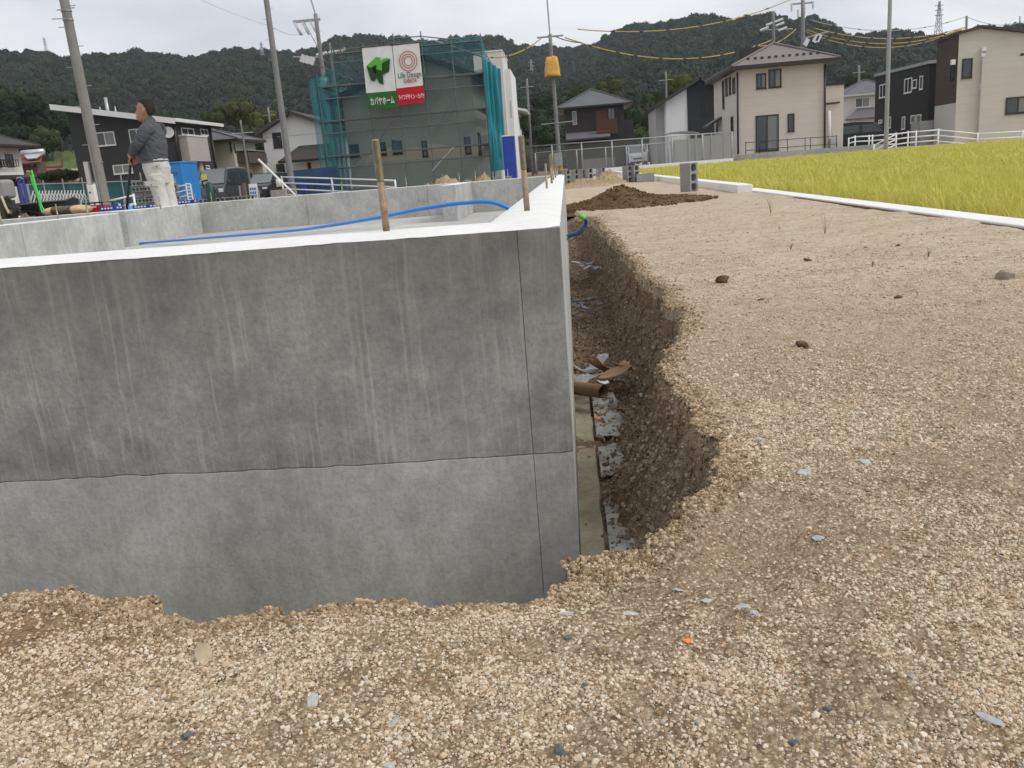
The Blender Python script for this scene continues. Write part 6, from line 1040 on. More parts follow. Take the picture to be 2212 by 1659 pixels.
# cement bags, generator, cans, blue boards
MBG = M('kraft_paper', (.52, .40, .26), .8, 0, .08, 8); MPRT = M('bag_print', (.10, .08, .05), .8, 0, .6, 22)
def bag(x, y, z, yaw, label, foot):
    o = thing('cement_bag', label, 'bag', (x, y, z), 'cement bags stacked behind the foundation'); m = MB(); rg = []
    for t_ in np.linspace(-1, 1, 13): k = (1-abs(t_)**6)**.5*.5+.5; rg.append([Vector((.30*t_, .19*(.8+.2*k)*math.copysign(abs(math.cos(a))**.6, math.cos(a)), .062+.06*k*math.copysign(abs(math.sin(a))**.8, math.sin(a))+.006*math.sin(9*t_+3*a))) for a in np.linspace(0, 6.283, 16, endpoint=False)])
    R_ = Matrix.Rotation(yaw, 3, 'Z'); O = Vector((x, y, z)); m.loft([[O+R_ @ p for p in r] for r in rg]); m.build('sack', MBG, o, smooth=True); m = MB(); m.loft([[O+R_ @ Vector((p.x, p.y*1.012, .062+(p.z-.062)*1.02)) for p in r if True] for r in rg[3:-3]], False); sub = m.build('print_band', foot, o, smooth=True); return o
q = aty(*UL(1400, 1400), 12.3); bag(q[0], 12.3, 0, .1, 'tan cement bag at the bottom of the stack', MBG); bag(q[0]+.02, 12.3, .125, -.05, 'tan cement bag second from the ground', MBG); bag(q[0]+.06, 12.32, .25, .06, 'tan cement bag with orange printed band', M('orange_print', (.50, .20, .11), .8, 0, .2, 10)); bag(q[0], 12.3, .375, .0, 'tan cement bag with black printed band on top of the stack', MPRT)
Y_ = 13.; a, b = aty(197, 443, Y_), aty(231, 455, Y_); GN = thing('generator', 'red portable generator in a black tube frame', 'generator', ((a[0]+b[0])/2, Y_, 0)); MB().box(a[0], b[0], Y_-.14, Y_+.14, .12, a[2], .02).build('tank', MRED, GN, bevel=.015); MB().box(a[0]+.02, b[0]-.02, Y_-.12, Y_+.12, .02, .12).build('base', MBLK, GN)
m = MB(); [m.tube([(x, Y_-.16, 0), (x, Y_-.16, a[2]+.03), (x, Y_+.16, a[2]+.03), (x, Y_+.16, 0)], .012, 6) for x in (a[0]-.03, b[0]+.03)]; m.tube([(a[0]-.03, Y_-.16, a[2]+.03), (b[0]+.03, Y_-.16, a[2]+.03)], .012, 6); m.build('tube_frame', MBLK, GN); MB().box((a[0]+b[0])/2-.03, (a[0]+b[0])/2+.04, Y_-.145, Y_-.14, a[2]-.04, a[2]-.02).build('badge', MWR, GN)
Y_ = 13.4
for i, (p0, p1, lab) in enumerate(((241, 267, 'blue water can beside the red generator'), (270, 291, 'pale blue water can beside the block stack rail'))):
    a, b = aty(p0, 443, Y_), aty(p1, 452, Y_); c = thing('water_can', lab, 'water can', ((a[0]+b[0])/2, Y_, 0), 'water cans behind the foundation'); MB().box(a[0], b[0], Y_-.12, Y_+.12, 0, a[2]-.02, .03).build('can', MBL3 if i == 0 else M('pale_blue_plastic', (.06, .30, .60), .45), c, bevel=.02); MB().tube([(a[0]+.04, Y_, a[2]-.02), (a[0]+.06, Y_, a[2]+.015), (b[0]-.06, Y_, a[2]+.015), (b[0]-.04, Y_, a[2]-.02)], .012, 8).build('handle', MBL3, c); MB().tube([(b[0]-.03, Y_-.05, a[2]-.025), (b[0]-.03, Y_-.05, a[2]+.012)], .022, 10).build('cap', MWP, c)
for p0, p1, y0, lab in ((216, 268, 451, 'pale blue lettered board end behind the cans'), (288, 337, 447.5, 'deep blue lettered board left of the man'), (383, 426, 437, 'deep blue lettered board right of the man')):
    Y_ = 11.8; a, b = aty(p0, y0, Y_), aty(p1, y0-4, Y_); c = thing('blue_board', lab, 'board', ((a[0]+b[0])/2, Y_, 0), 'blue lettered boards on edge behind the back wall'); MB().box(a[0], b[0], Y_-.02, Y_+.02, 0, a[2]+.02).build('board', MBLD, c); n = int((b[0]-a[0])/.045)
    for k in range(n):
        if k % 5 != 4: x = a[0]+.03+k*.045; MB().box(x, x+.028, Y_-.023, Y_-.0205, a[2]-.012, a[2]+.008).build('print', MWR, c)
# rails, ladder frame
rail('white two-bar guard rail left of the block stack', [(0, 1172), (530, 1052)], 21., UM, (.0, .20), -.15, .022); 
Y_ = 29.; LF = thing('ladder_frame', 'white ladder-like guard post beside the blue booth', 'guard rail', aty(*UM(1640, 1150), Y_)); LF.location[2] = -.2; RL[LF.name] = tuple(LF.location); pl = [(aty(*UM(x, 825), Y_), aty(*UM(x+60, 1160), Y_)) for x in (1565, 1655)]
for a, b in pl: MB().tube([a, (b[0], Y_, -.2)], .026, 8).build('post', MWR, LF)
for k in range(6): f = k/5*.95; MB().tube([pl[0][0]*(1-f)+pl[0][1]*f, pl[1][0]*(1-f)+pl[1][1]*f], .02, 6).build('rung', MWR, LF)
for k in range(4): a = pl[0][0]*(1-k*.31)+pl[0][1]*k*.31; MB().tube([a-[0, 0, .03], a+[-.7, 0, -.13]], .018, 6).build('rail', MWR, LF)
# stacks of hollow blocks
GS = 'hollow blocks in the stacks behind the foundation'
def bstack(x0, Y_, z0, cols, rows, label, gap=.405):
    for r in range(rows):
        for c in range(cols): jx, jy = random.uniform(-.02, .02), random.uniform(-.03, .03); o = block((x0+gap*c+jx+(.1 if r % 2 else 0), Y_+jy+.07, z0+.152*r*1.25+.0), (rad(90), 0, random.uniform(-.03, .03)) if r % 3 != 1 else (0, 0, random.uniform(-.05, .05)), label, GS); o.location[2] = z0+.19*r + (.075 if r % 3 != 1 else 0)
a = aty(*UM(640, 900), 29.); bstack(a[0]-.1, 29., -.19, 4, 7, 'grey hollow block in the tall stack behind the man'); a = aty(*UV(460, 850), 26.); bstack(a[0], 26., -.16, 2, 3, 'grey hollow block in the low stack left of the compactor'); a = aty(*UV(830, 850), 26.); bstack(a[0], 26.2, -.16, 3, 3, 'grey hollow block in the low stack right of the compactor')
# blue booth, portable toilet
def booth(name, label, x0, x1, y0, y1, z0, z1, mat, roof):
    o = thing(name, label, 'portable toilet', ((x0+x1)/2, y0, z0)); MB().box(x0, x1, y0, y1, z0, z1-.05).build('cabin', mat, o, bevel=.02); MB().box(x0-.03, x1+.03, y0-.03, y1+.03, z1-.048, z1+.02, .02).build('roof', roof, o); MB().box(x0+.12, x1-.12, y0-.02, y0-.002, z0+.15, z1-.2).build('door', mat, o, bevel=.005)
    MB().tube([(x1-.2, y0-.05, z0+1.05), (x1-.2, y0-.02, z0+1.05)], .03, 8).build('door_handle', MBLK, o); [MB().box(x0+.2, x1-.2, y0-.024, y0-.0205, z1-.42-.05*k, z1-.4-.05*k).build('vent_slot', MBLD, o) for k in range(3)]; return o
MBB = M('booth_blue', (.03, .22, .56), .45, 0, .06); t_ = aty(*UM(1460, 390), 36.); f_ = aty(*UM(1640, 700), 36.); booth('site_booth', 'sky blue site booth behind the man and block stack', t_[0]-.95, t_[0], 36., 37.6, -.25, t_[2], MBB, MBB); a, b = aty(*U3(142, 995), 46.), aty(*U3(248, 1250), 46.); booth('portable_toilet', 'royal blue portable toilet beside the bunched teal net', a[0], b[0]-.02, 46., 47., -.2, a[2]+.05, M('royal_blue', (.02, .055, .36), .45, 0, .08), MWP)
# compactor, sign board, posts, jug
Y_ = 13.; a = aty(*UV(600, 720), Y_); PC = thing('plate_compactor', 'dark green plate compactor with black handle bar', 'compactor', (a[0], Y_, 0)); m = MB(); MGN = M('machine_green', (.018, .05, .045), .45, .1, .15); m.tube([(a[0], Y_, .12), (a[0], Y_, .3), (a[0]+.01, Y_, .42), (a[0]+.01, Y_, a[2]+.09), (a[0]+.02, Y_, a[2]+.12)], [.07, .075, .07, .065, .03], 16); m.build('engine', MGN, PC, smooth=True); MB().box(a[0]-.16, a[0]+.16, Y_-.14, Y_+.14, 0, .05, .01).build('plate', MBLK, PC); MB().box(a[0]-.1, a[0]+.1, Y_-.09, Y_+.09, .05, .12).build('exciter', MBLK, PC)
MB().tube(smooth_path([aty(*UV(570, 625), Y_), aty(*UV(650, 640), Y_), aty(*UV(720, 740), Y_), aty(*UV(835, 910), Y_)], 8), .012, 8).build('handle_bar', MBLK, PC, smooth=True); MB().tube([(a[0]-.05, Y_-.07, a[2]+.04), (a[0]-.06, Y_-.08, a[2]+.14), (a[0]+.03, Y_-.08, a[2]+.15)], .014, 8).build('exhaust', MBLK, PC)
Y_ = 30.; a, b = aty(*UV(1340, 600), Y_), aty(*UV(1520, 830), Y_); SB = thing('sign_board', 'blue and white folding sign board before the black minivan', 'sign', ((a[0]+b[0])/2, Y_, -.2)); w_ = b[0]-a[0]; zt, zb_ = a[2], b[2]; MB().prism([(Y_, zt), (Y_+.03, zt), (Y_-.1, -.2), (Y_-.13, -.2)], 'x', a[0], b[0]).build('front_panel', MWR, SB); MB().prism([(Y_+.035, zt), (Y_+.06, zt), (Y_+.3, -.2), (Y_+.27, -.2)], 'x', a[0], b[0]).build('rear_panel', MWR, SB)
yv = lambda z: Y_-.13*(zt-z)/(zt+.2)-.006; ps = M('print_blue', (.05, .15, .42), .6)
for r in range(2):
    for c in range(3): x0 = a[0]+w_*(.10+.29*c); z1 = zt-(zt-zb_)*(.30+.30*r); z0 = z1-(zt-zb_)*.20; MB().add([(x0, yv(z0), z0), (x0+w_*.22, yv(z0), z0), (x0+w_*.22, yv(z1), z1), (x0, yv(z1), z1)], [(0, 1, 2, 3)]).build('print_panel', ps, SB)
MB().add([(a[0], yv(zb_), zb_), (b[0], yv(zb_), zb_), (b[0], yv(zb_+.06), zb_+.06), (a[0], yv(zb_+.06), zb_+.06)], [(0, 1, 2, 3)]).build('print_panel', ps, SB)
for zx, lab, wd in ((1255, 'weathered wooden stake beside the sign board', .05), (1172, 'thin grey stake beside the grey van wheel', .02)): a, b = aty(*UV(zx, 575 if zx > 1200 else 630), 29.5), aty(*UV(zx+30, 850), 29.5); one('stake', lab, 'stake', MB().box(b[0]-wd, b[0]+wd, 29.45, 29.55, -.2, a[2]), M('stake_wood', (.16, .11, .065), .9, 0, .3, 8) if wd > .03 else MGV, (b[0], 29.5, -.2))
Y_ = 22.; q = aty(*UV(1920, 780), Y_); block((q[0], Y_, q[2]-.095), (0, 0, .05), 'solid grey block carrying the white tank', 'blocks beyond the back wall', BLS); one('block_bed', 'low gravel mound under the white tank block', 'mound', MB().box(q[0]-.5, q[0]+.6, 21.7, 22.4, -.3, q[2]-.097), MG, (q[0], Y_, -.3)); zb_ = q[2]+.095; c = aty(*UV(1915, 580), Y_); JG = thing('white_tank', 'small white plastic tank on thin legs upon a grey block', 'tank', (c[0], Y_, zb_)); MB().tube([(c[0], Y_, c[2]-.09), (c[0], Y_, c[2]+.07), (c[0], Y_, c[2]+.1)], [.068, .068, .05], 18).build('tank', MWP, JG, smooth=True); [MB().tube([(c[0]+dx, Y_-.02, zb_), (c[0]+dx*.8, Y_-.02, c[2]-.08)], .008, 6).build('leg', MBLK, JG) for dx in (-.05, 0, .05)]
a, b = aty(*UV(1522, 128), 23.), aty(*UV(2215, 800), 23.); b2 = a+(b-a)*(a[2]+.25)/(a[2]-b[2]); one('leaning_pipe', 'white pipe leaning steeply over the white guard rail', 'pipe', MB().tube([a, b2], .028, 10), MWR, b2, smooth=True)
a, b = aty(*U2(465, 1245), 45.), aty(*U2(720, 1370), 45.); DP = thing('skip', 'dark blue steel skip at the foot of the scaffolding', 'skip', ((a[0]+b[0])/2, 45, -.25)); MDP = M('skip_blue', (.03, .075, .16), .6, .2, .2); MB().prism([(a[0]-.2, aty(*U2(465, 1240), 45)[2]), (b[0]+.2, aty(*U2(700, 1215), 45)[2]), (b[0], -.25), (a[0]+.2, -.25)], 'y', 45, 46.8).build('bin', MDP, DP); [MB().box(x-.05, x+.05, 44.93, 44.998, -.2, .9).build('rib', MDP, DP) for x in np.linspace(a[0]+.3, b[0]-.2, 5)]; MB().box(*sorted((aty(*U2(520, 1300), 44.9)[0], aty(*U2(560, 1300), 44.9)[0])), 44.9, 44.928, .35, .6).build('plate_label', MBLD, DP)
# ================================================================== VEHICLES
MTY = M('tyre', (.02, .02, .02), .8, 0, .1); MRM = M('rim', (.35, .35, .36), .35, .6, .1); MLAMP = M('lamp_glass', (.68, .70, .72), .12, .1, .05); MCG = glass('car_glass', (.035, .04, .045), .05); MWSG = glass('windscreen_glass', (.15, .16, .165), .12); MPLT = M('plate_white', (.7, .7, .68), .5)  # windscreen glass coloured paler than the side glass in place of its reflection
def car(label, loc, yaw, prof, W, paint, ws, side_w, lamp, grille, wheels, wr=.29, glass_m=None, dash=None):
    """x forward, y left, z up; prof outlines the side; ws = windscreen (lower x,z, upper x,z); side_w list of side window polygons"""
    o = thing('parked_car', label, 'car', (0, 0, 0)); gm = glass_m or MWSG; cx = sum(p[0] for p in prof)/len(prof); cz = sum(p[1] for p in prof)/len(prof); m = MB(); rg = []
    for y, k in ((-W/2, .93), (-W/2+.03, .975), (-W/2+.12, 1), (W/2-.12, 1), (W/2-.03, .975), (W/2, .93)): rg.append([(cx+(p[0]-cx)*k, y*(1-.09*max(0, (p[1]-1.)/.9)), cz+(p[1]-cz)*k) for p in prof])
    m.loft(rg); bd = m.build('body', paint, o, bevel=.015)
    (x0, z0), (x1, z1) = ws; n = Vector((z1-z0, 0, x0-x1)).normalized()*.012; hw0, hw1 = W/2-.10, W/2-.17
    MB().add([Vector((x0, -hw0, z0))+n, Vector((x0, hw0, z0))+n, Vector((x1, hw1, z1))+n, Vector((x1, -hw1, z1))+n, Vector((x0, -hw0, z0)), Vector((x0, hw0, z0)), Vector((x1, hw1, z1)), Vector((x1, -hw1, z1))], [(0, 1, 2, 3), (4, 5, 1, 0), (5, 6, 2, 1), (6, 7, 3, 2), (7, 4, 0, 3)]).build('windscreen', gm, o)
    for s_ in (-1, 1):
        for pl in side_w:
            Yw = lambda z, e: s_*((W/2)*(1-.09*max(0, (z-1.)/.9))+e); v = [(p[0], Yw(p[1], -.03), p[1]) for p in pl]+[(p[0], Yw(p[1], .006), p[1]) for p in pl]; k = len(pl)
            MB().add(v, [tuple(range(k)), tuple(range(2*k-1, k-1, -1))]+[(i, (i+1) % k, k+(i+1) % k, k+i) for i in range(k)]).build('side_window', MCG, o)
        lx, ly, lz, lw, lh = lamp; MB().box(lx-.12, lx+.015, *sorted((s_*ly, s_*(ly+lw))), lz, lz+lh, .008).build('headlight', MLAMP, o)
        MB().obox((ws[0][0]-.18, s_*(W/2+.09), ws[0][1]+.08), (.09, .14, .17)).build('mirror', paint, o, bevel=.02)
        for wx in wheels:
            t_ = MB().tube([(wx, s_*(W/2-.17), wr), (wx, s_*(W/2+.005), wr)], wr, 24).build('wheel', MTY, o); MB().tube([(wx, s_*(W/2+.004), wr), (wx, s_*(W/2+.012), wr)], wr*.62, 20).build('rim', MRM, t_)
            a = [(wx+(wr+.06)*math.cos(q), wr+(wr+.06)*math.sin(q)) for q in np.linspace(0, math.pi, 14)]; MB().prism(a, 'y', *sorted((s_*(W/2-.18), s_*(W/2+.002)))).build('wheel_arch', MBLK, o)
    gx, gz0, gz1, gw, nb = grille; g = MB().box(gx-.1, gx+.008, -gw, gw, gz0, gz1).build('grille', MBLK, o)
    for k in range(nb): z = gz0+(gz1-gz0)*(k+.5)/nb; MB().box(gx+.0085, gx+.018, -gw*.95, gw*.95, z-.012, z+.012).build('grille_bar', MRM, g)
    MB().box(gx+.009, gx+.02, -.17, .17, .36, .53).build('number_plate', MPLT, o); MB().box(gx-.1, gx+.03, -W/2+.1, W/2-.1, .22, .34).build('bumper', MBLK, o, bevel=.02)
    if dash: MB().obox(dash[0], dash[1], (0, .0, 0)).build('dash_card', dash[2], o)
    o.location = loc; o.rotation_euler = (0, 0, yaw); return o
HDN = rad(-90)
VAN = [(-1.68, .25), (-1.70, 1.0), (-1.66, 1.72), (-1.52, 1.87), (-.4, 1.91), (.70, 1.87), (.86, 1.80), (1.33, 1.14), (1.60, 1.02), (1.69, .86), (1.70, .34), (1.62, .24)]
q = aty(450, 420, 41.); car('dark grey boxy van with yellow card behind its windscreen', (q[0], 43., -.19), HDN-rad(2), VAN, 1.5, M('van_grey', (.075, .078, .083), .3, .3, .06), ((1.34, 1.16), (.86, 1.80)), [[(.75, 1.08), (1.12, 1.14), (.76, 1.66), (.62, 1.66), (.45, 1.08)], [(-.75, 1.06), (.38, 1.06), (.48, 1.68), (-.72, 1.70)], [(-1.5, 1.1), (-.85, 1.08), (-.82, 1.70), (-1.45, 1.68)]], (1.69, .48, .74, .22, .17), (1.695, .58, .84, .38, 4), (1.15, -1.1), .27, dash=((1.17, -.38, 1.45), (.02, .26, .38), M('yellow_card', (.62, .60, .10), .7)))
MV = [(-2.3, .28), (-2.35, 1.0), (-2.2, 1.6), (-1.95, 1.78), (-.5, 1.84), (.55, 1.76), (1.45, 1.14), (2.1, .98), (2.32, .8), (2.35, .35), (2.25, .22)]
q = aty(556, 410, 58.); car('black minivan parked beyond the sign board', (q[0], 60.3, -.2), HDN-rad(3), MV, 1.76, M('car_black', (.012, .012, .014), .2, .2, .05), ((1.46, 1.16), (.62, 1.74)), [[(.7, 1.1), (1.2, 1.12), (.6, 1.62), (-.1, 1.66), (-.1, 1.08)], [(-1.2, 1.08), (-.2, 1.08), (-.2, 1.67), (-1.2, 1.66)], [(-2.1, 1.12), (-1.3, 1.08), (-1.3, 1.65), (-1.95, 1.55)]], (2.32, .5, .74, .32, .13), (2.33, .45, .72, .45, 3), (1.4, -1.45), .33)
q = aty(*U3(1135, 1190), 82.); car('white family car parked on the lane behind the mesh fence', (q[0], 84.4, .04), HDN, MV, 1.74, M('car_white', (.70, .71, .72), .25, 0, .04), ((1.46, 1.16), (.62, 1.74)), [[(.7, 1.1), (1.2, 1.12), (.6, 1.62), (-.1, 1.66), (-.1, 1.08)], [(-2., 1.1), (-.2, 1.08), (-.2, 1.67), (-1.9, 1.6)]], (2.32, .5, .74, .32, .16), (2.33, .45, .66, .5, 2), (1.4, -1.45), .33)
q = aty(*U5(330, 1200), 58.); car('black car parked behind the rails beside the black house', (q[0], 60., .0), rad(-15), MV, 1.74, MATS['car_black'], ((1.46, 1.16), (.62, 1.74)), [[(-2., 1.1), (1.2, 1.12), (.6, 1.62), (-1.9, 1.6)]], (2.32, .5, .74, .32, .14), (2.33, .45, .7, .5, 2), (1.4, -1.45), .33)
# ================================================================== THE MAN
YP = 10.5
def pp_(px, py, dy=0.): a = aty(px, py, YP); return np.array([a[0], YP+dy, a[2]])
def evald(mb, voxel, smooth_it, amp, fr, seed, name, mat, par, label=None):
    """fuse overlapping lofts into one continuous skin, then add soft folds"""
    me = mb.mesh(name, root_loc(par)); ob = bpy.data.objects.new(name, me); COL.objects.link(ob); bm = bmesh.new(); bm.from_mesh(me); bmesh.ops.recalc_face_normals(bm, faces=bm.faces); bm.to_mesh(me); bm.free()
    r = ob.modifiers.new('r', 'REMESH'); r.mode = 'VOXEL'; r.voxel_size = voxel; s = ob.modifiers.new('s', 'SMOOTH'); s.iterations = smooth_it; s.factor = .5
    dg = bpy.context.evaluated_depsgraph_get(); me2 = bpy.data.meshes.new_from_object(ob.evaluated_get(dg)); bpy.data.objects.remove(ob)
    n = len(me2.vertices); co = np.empty(n*3, 'f4'); me2.vertices.foreach_get('co', co); co = co.reshape(-1, 3); nr = np.array([v.normal[:] for v in me2.vertices])
    if amp: f = fbm(co[:, 0]*fr[0]+co[:, 1]*fr[1], co[:, 2]*fr[2]+co[:, 0]*fr[3], 3, seed); co = co + nr*(amp*(1-2*np.abs(f)*2.2))[:, None]
    me2.vertices.foreach_set('co', co.astype('f4').ravel()); me2.materials.clear(); me2.materials.append(mat); me2.polygons.foreach_set('use_smooth', [True]*len(me2.polygons)); me2.update()
    o = bpy.data.objects.new(name, me2); COL.objects.link(o); o.parent = par
    if label: o['label'] = label
    return o
PE = thing('person', 'man in grey sweater and pale work trousers leaning on a black tool handle', 'person', pp_(345, 520)); PE.location[2] = 0.; RL[PE.name] = tuple(PE.location)
def ering(c, a, b, tilt=0., n=20): return [Vector((c[0]+a*math.cos(t_), c[1]+b*math.sin(t_), c[2]+tilt*a*math.cos(t_))) for t_ in np.linspace(0, 6.2832, n, endpoint=False)]
def fb(rows, dy=0.):
    out = []
    for f, b_, y, hw in rows: p, q = pp_(f, y), pp_(b_, y); out.append(ering((p+q)/2+[0, dy, 0], (q[0]-p[0])/2, hw))
    return out
def limb(pts, rs, n=14): m_ = smooth_path(pts, 5); k = len(m_); R_ = np.interp(np.linspace(0, 1, k), np.linspace(0, 1, len(rs)), rs); return m_, list(R_)
SKN = M('skin', (.34, .185, .125), .55, 0, .12, 30, .4); SWT = M('grey_knit', (.085, .09, .10), .9, 0, .14, 40, .2, .25, 300); TRO = M('pale_cotton', (.53, .52, .475), .9, 0, .07, 14, .2, .2, 200); HAI = M('hair_dark', (.022, .018, .016), .6, 0, .7, 90, .3, .6, 160)
# --- body: head, neck, hands, trunk and legs in one skin
b = MB()
hc = pp_(311.5, 240); hh = .128
rows = [(308, 325, 263.5, .045), (300.5, 325, 261, .058), (297, 327, 256, .066), (295.5, 329, 250, .071), (295, 330, 243, .074), (295.5, 331, 236, .076), (296.5, 331, 228, .076), (299, 329.5, 220, .066), (305, 324, 214.5, .04)]
b.loft(fb(rows)); b.loft(fb([(311, 331, 276, .062), (308, 330, 266, .058), (306, 328, 256, .055)]))
nz = [pp_(296, 237), pp_(292.6, 245.5), pp_(296.5, 248.5)]; b.loft([ering(nz[0], .006, .008), ering(pp_(294.5, 242), .011, .012), ering(nz[1]+[.006, 0, 0], .017, .019), ering(nz[2]+[.004, 0, 0], .012, .016)])
b.loft([ering(pp_(297, 233.4), .006, .05), ering(pp_(296.2, 231.5), .010, .055), ering(pp_(297, 229.6), .006, .05)])
for y, f in ((252.2, 294.4), (255.2, 294.9)): b.loft([ering(pp_(f+1.5, y+.9), .010, .022), ering(pp_(f+1.2, y), .012, .024), ering(pp_(f+1.5, y-.9), .009, .02)])
for s_ in (-1, 1): e = pp_(316, 241, s_*.078); b.loft([ering(e-[0, 0, .034], .008, .007), ering(e-[0, 0, .015], .016, .010), ering(e+[.002, 0, .012], .021, .012), ering(e+[.004, 0, .030], .012, .008)])
b.loft(fb([(320, 352, 380, .13), (313, 354, 345, .14), (310, 350, 310, .15), (312, 346, 290, .17), (318, 336, 276, .08)]))
SHN, ELN, WRN = pp_(332, 283, -.18), pp_(313, 314, -.21), pp_(289, 333, -.055); SHF, ELF, WRF = pp_(328, 283, .2), pp_(317, 322, .215), pp_(298, 344, .06)
for s_, e_, w_ in ((SHN, ELN, WRN), (SHF, ELF, WRF)): p_, r_ = limb([s_, e_, w_], [.05, .042, .028]); b.tube(p_, r_, 12)
for dy in (-.085, .085): p_, r_ = limb([pp_(338, 375, dy), pp_(347 if dy < 0 else 356, 413, dy), pp_(356 if dy < 0 else 366, 470, dy), [pp_(358 if dy < 0 else 369, 500, dy)[0], YP+dy, .07]], [.085, .06, .045, .04]); b.tube(p_, r_, 12)
# hands: near hand on top of the handle, far hand clasped below it
def hand(wr, kn, side, tip):
    """palm from wrist to knuckles, four fingers curling round the handle, thumb from the palm's side"""
    wr, kn = np.array(wr), np.array(kn); d = (kn-wr)/np.linalg.norm(kn-wr); up = np.array([0, 0, 1.]); sd = np.cross(d, up); sd /= np.linalg.norm(sd); up = np.cross(sd, d)
    b.loft([[Vector(c+up*h_*math.cos(t_)+sd*w_*math.sin(t_)) for t_ in np.linspace(0, 6.283, 12, endpoint=False)] for c, h_, w_ in ((wr-d*.02, .026, .021), (wr+d*.02, .034, .018), (wr+d*.055, .042, .017), (kn+d*.002, .04, .014))])
    for i, (o, l) in enumerate(((.030, .82), (.010, 1.), (-.010, .95), (-.029, .75))):
        k0 = kn+up*o; k1 = k0+d*.030*l+sd*side*.006; k2 = k1+d*.008+sd*side*.030*l; k3 = k2-d*.022*l+sd*side*.012; b.tube(smooth_path([k0-d*.015, k0, k1, k2, k3], 4), [.0098]*17, 8)
    t0 = wr+d*.018+up*.030; b.tube(smooth_path([t0, t0+d*.022+up*.018+sd*side*.012, t0+d*.046+up*.016+sd*side*.026], 4), [.0125, .012, .012, .0115, .011, .011, .0105, .010, .009], 8)
HX = pp_(283, 342); hand(WRN-[.0, 0, .002], pp_(283, 337, -.022), -1, None) if False else None
hand(WRN, pp_(281.8, 338, -.024), 1, None); hand(WRF, pp_(284, 350, .024), -1, None)
body = evald(b, .0045, 3, 0, None, 1, 'body', SKN, PE)
for s_ in (-1, 1): e = pp_(297.0, 236.3, s_*.033); MB().tube([e+[-.004, 0, 0], e+[.006, 0, 0]], [.006, .010], 10).build('eye', M('eye_dark', (.02, .015, .012), .3), PE, smooth=True); m = MB(); m.tube([pp_(296.0, 232.6, s_*.02), pp_(295.8, 231.8, s_*.036), pp_(297.2, 232.6, s_*.055)], .0045, 6); m.build('eyebrow', HAI, PE)
# --- hair: short, dark, greying at the temple
m = MB(); rows = [(323, 331, 249, .06), (320.5, 331.8, 245, .07), (318.5, 332.6, 240, .0755), (313, 333.5, 233, .078), (303.5, 333, 226.5, .0775), (298.6, 331.5, 220, .07), (299.5, 329, 214.5, .058), (304, 324, 211.4, .034), (309, 319, 210.4, .014)]
m.loft(fb(rows)); hr = evald(m, .004, 2, .003, (90, 70, 80, 30), 7, 'hair', HAI, PE)
# --- sweater with stand-up collar
m = MB(); m.loft(fb([(309, 360, 349, .155), (306.5, 360, 343, .165), (304, 359.5, 330, .172), (302, 358, 312, .178), (301.5, 354, 296, .182), (304, 348, 283, .185), (307.5, 342, 272, .165), (312, 336, 264.5, .10), (313.5, 332.5, 258.5, .072), (314, 331, 255, .068)]))
p_, r_ = limb([SHN+[.02, .05, .02], SHN+[0, 0, -.0], (SHN+ELN)/2+[.0, -.01, 0], ELN, (ELN+WRN)/2+[.0, -.005, 0], WRN+(ELN-WRN)*.10], [.065, .075, .066, .057, .05, .042]); m.tube(p_, r_, 16)
p_, r_ = limb([SHF+[.02, -.05, .02], SHF, ELF, WRF+(ELF-WRF)*.12], [.075, .08, .062, .044]); m.tube(p_, r_, 16)
evald(m, .007, 4, .008, (9, 4, 13, 9), 21, 'sweater', SWT, PE, 'fine grey knit sweater with stand-up collar')
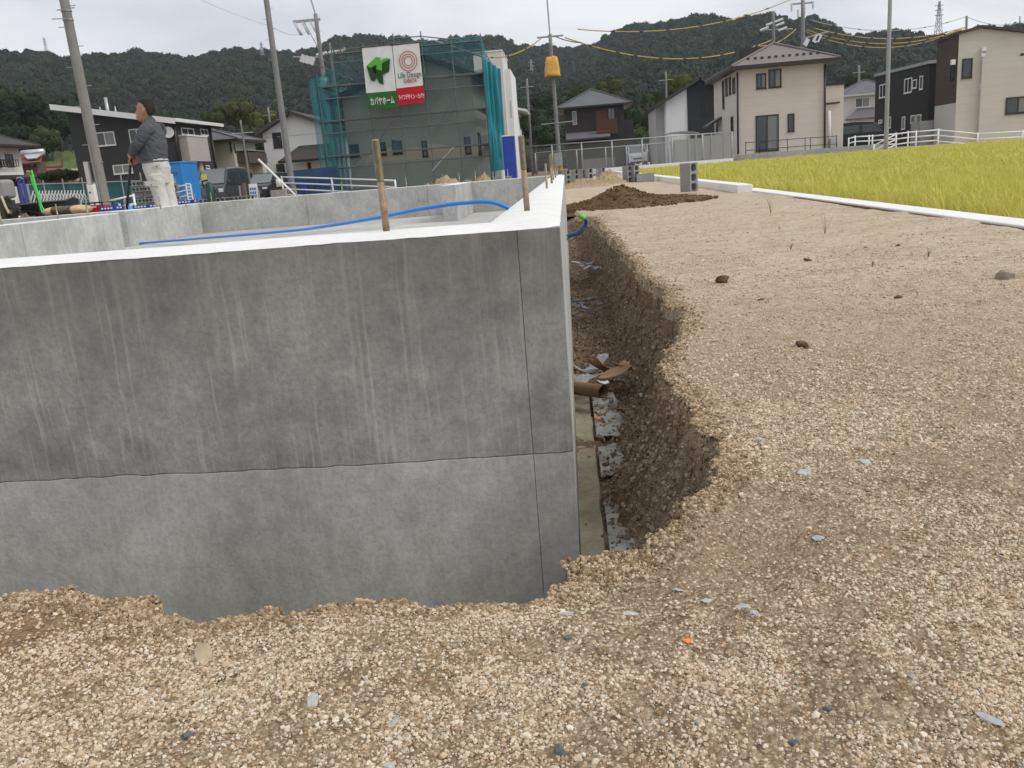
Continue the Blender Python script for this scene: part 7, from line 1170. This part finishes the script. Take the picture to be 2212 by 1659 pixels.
# --- trousers with flap pockets, belt
m = MB(); m.loft(fb([(309, 360, 345, .150), (310, 362.5, 352, .155), (312, 365, 362, .16), (315, 366, 374, .162), (320, 366, 386, .158), (326, 365, 396, .15)]))
for dy, k in ((-.075, 0), (.075, 7)):
    p_, r_ = limb([pp_(341+k, 378, dy), pp_(345+k, 398, dy), pp_(350+k, 416, dy), pp_(356+k, 436, dy), pp_(360+k, 462, dy), [pp_(361+k, 500, dy)[0], YP+dy, .12], [pp_(361+k, 505, dy)[0], YP+dy, .07]], [.104, .096, .084, .078, .080, .084, .08]); m.tube(p_, r_, 18)
tr = evald(m, .007, 5, .009, (3, 4, 8, 6), 33, 'trousers', TRO, PE, 'loose pale work trousers with flap pockets')
m = MB(); rg = fb([(306.5, 363, 351.5, .166), (306.5, 363, 347.6, .165)]); m.loft(rg, False); o = m.build('belt', M('belt_grey', (.10, .10, .10), .6), PE); o.modifiers.new('s', 'SOLIDIFY').thickness = .006
for (px, py), (w_, h_) in (((352, 357.5), (.10, .05)), ((341, 397), (.17, .055))): c = pp_(px, py, -.168 if py < 380 else -.168); MB().obox(c, (w_, .012, h_), (0, .10, 0)).build('pocket_flap', TRO, tr, bevel=.005); MB().tube([c+[0, -.012, -.01], c+[0, -.004, -.01]], .007, 8).build('button', MBLK, tr)
c = WRF+(ELF-WRF)*.10; d_ = Vector(ELF-WRF).normalized(); MB().tube([Vector(c)-d_*.014, Vector(c)+d_*.014], .042, 14).build('wrist_watch', MBLK, PE)
for dy, k in ((-.085, 0), (.085, 8)): x = pp_(360+k, 505)[0]; g = MB(); g.loft([[Vector((x-.19+.30*t_, YP+dy+(.048+.012*math.sin(3*t_))*math.cos(a)*(1-.5*(t_ < .1)), max(0, .045*(1+.7*t_)*(1+math.sin(a))*.85))) for a in np.linspace(0, 6.283, 12, endpoint=False)] for t_ in (0, .12, .4, .75, 1)]); g.build('shoe', MBLK, PE, smooth=True)
# --- the tool he leans on
TL = thing('tamping_tool', 'long black-handled tool the man rests both hands on', 'tool', (pp_(268, 520)[0], YP, 0)); a, b_ = pp_(283.6, 334), pp_(274, 449); e_ = a+(b_-a)*(a[2]-.06)/(a[2]-b_[2]); MB().tube([a, e_], .0165, 12).build('shaft', MBLK, TL, smooth=True); MB().box(e_[0]-.14, e_[0]+.14, YP-.02, YP+.02, .0, .075).build('head', MBLK, TL, bevel=.006)
# ================================================================== AIR
t = NT('air'); vol = t.n('ShaderNodeVolumePrincipled'); vol.inputs['Color'].default_value = (.80, .88, .96, 1); vol.inputs['Density'].default_value = .00022; vol.inputs['Anisotropy'].default_value = .2
t.N.remove(t.b); t.L(vol.outputs[0], t.out.inputs['Volume']); hz_ = MB().box(-1600, 1600, -200, 1800, -4, 330).build('haze', t.m); hz_['kind'] = 'stuff'; hz_['label'] = 'faint pale haze in the air over the valley'; hz_['category'] = 'haze'
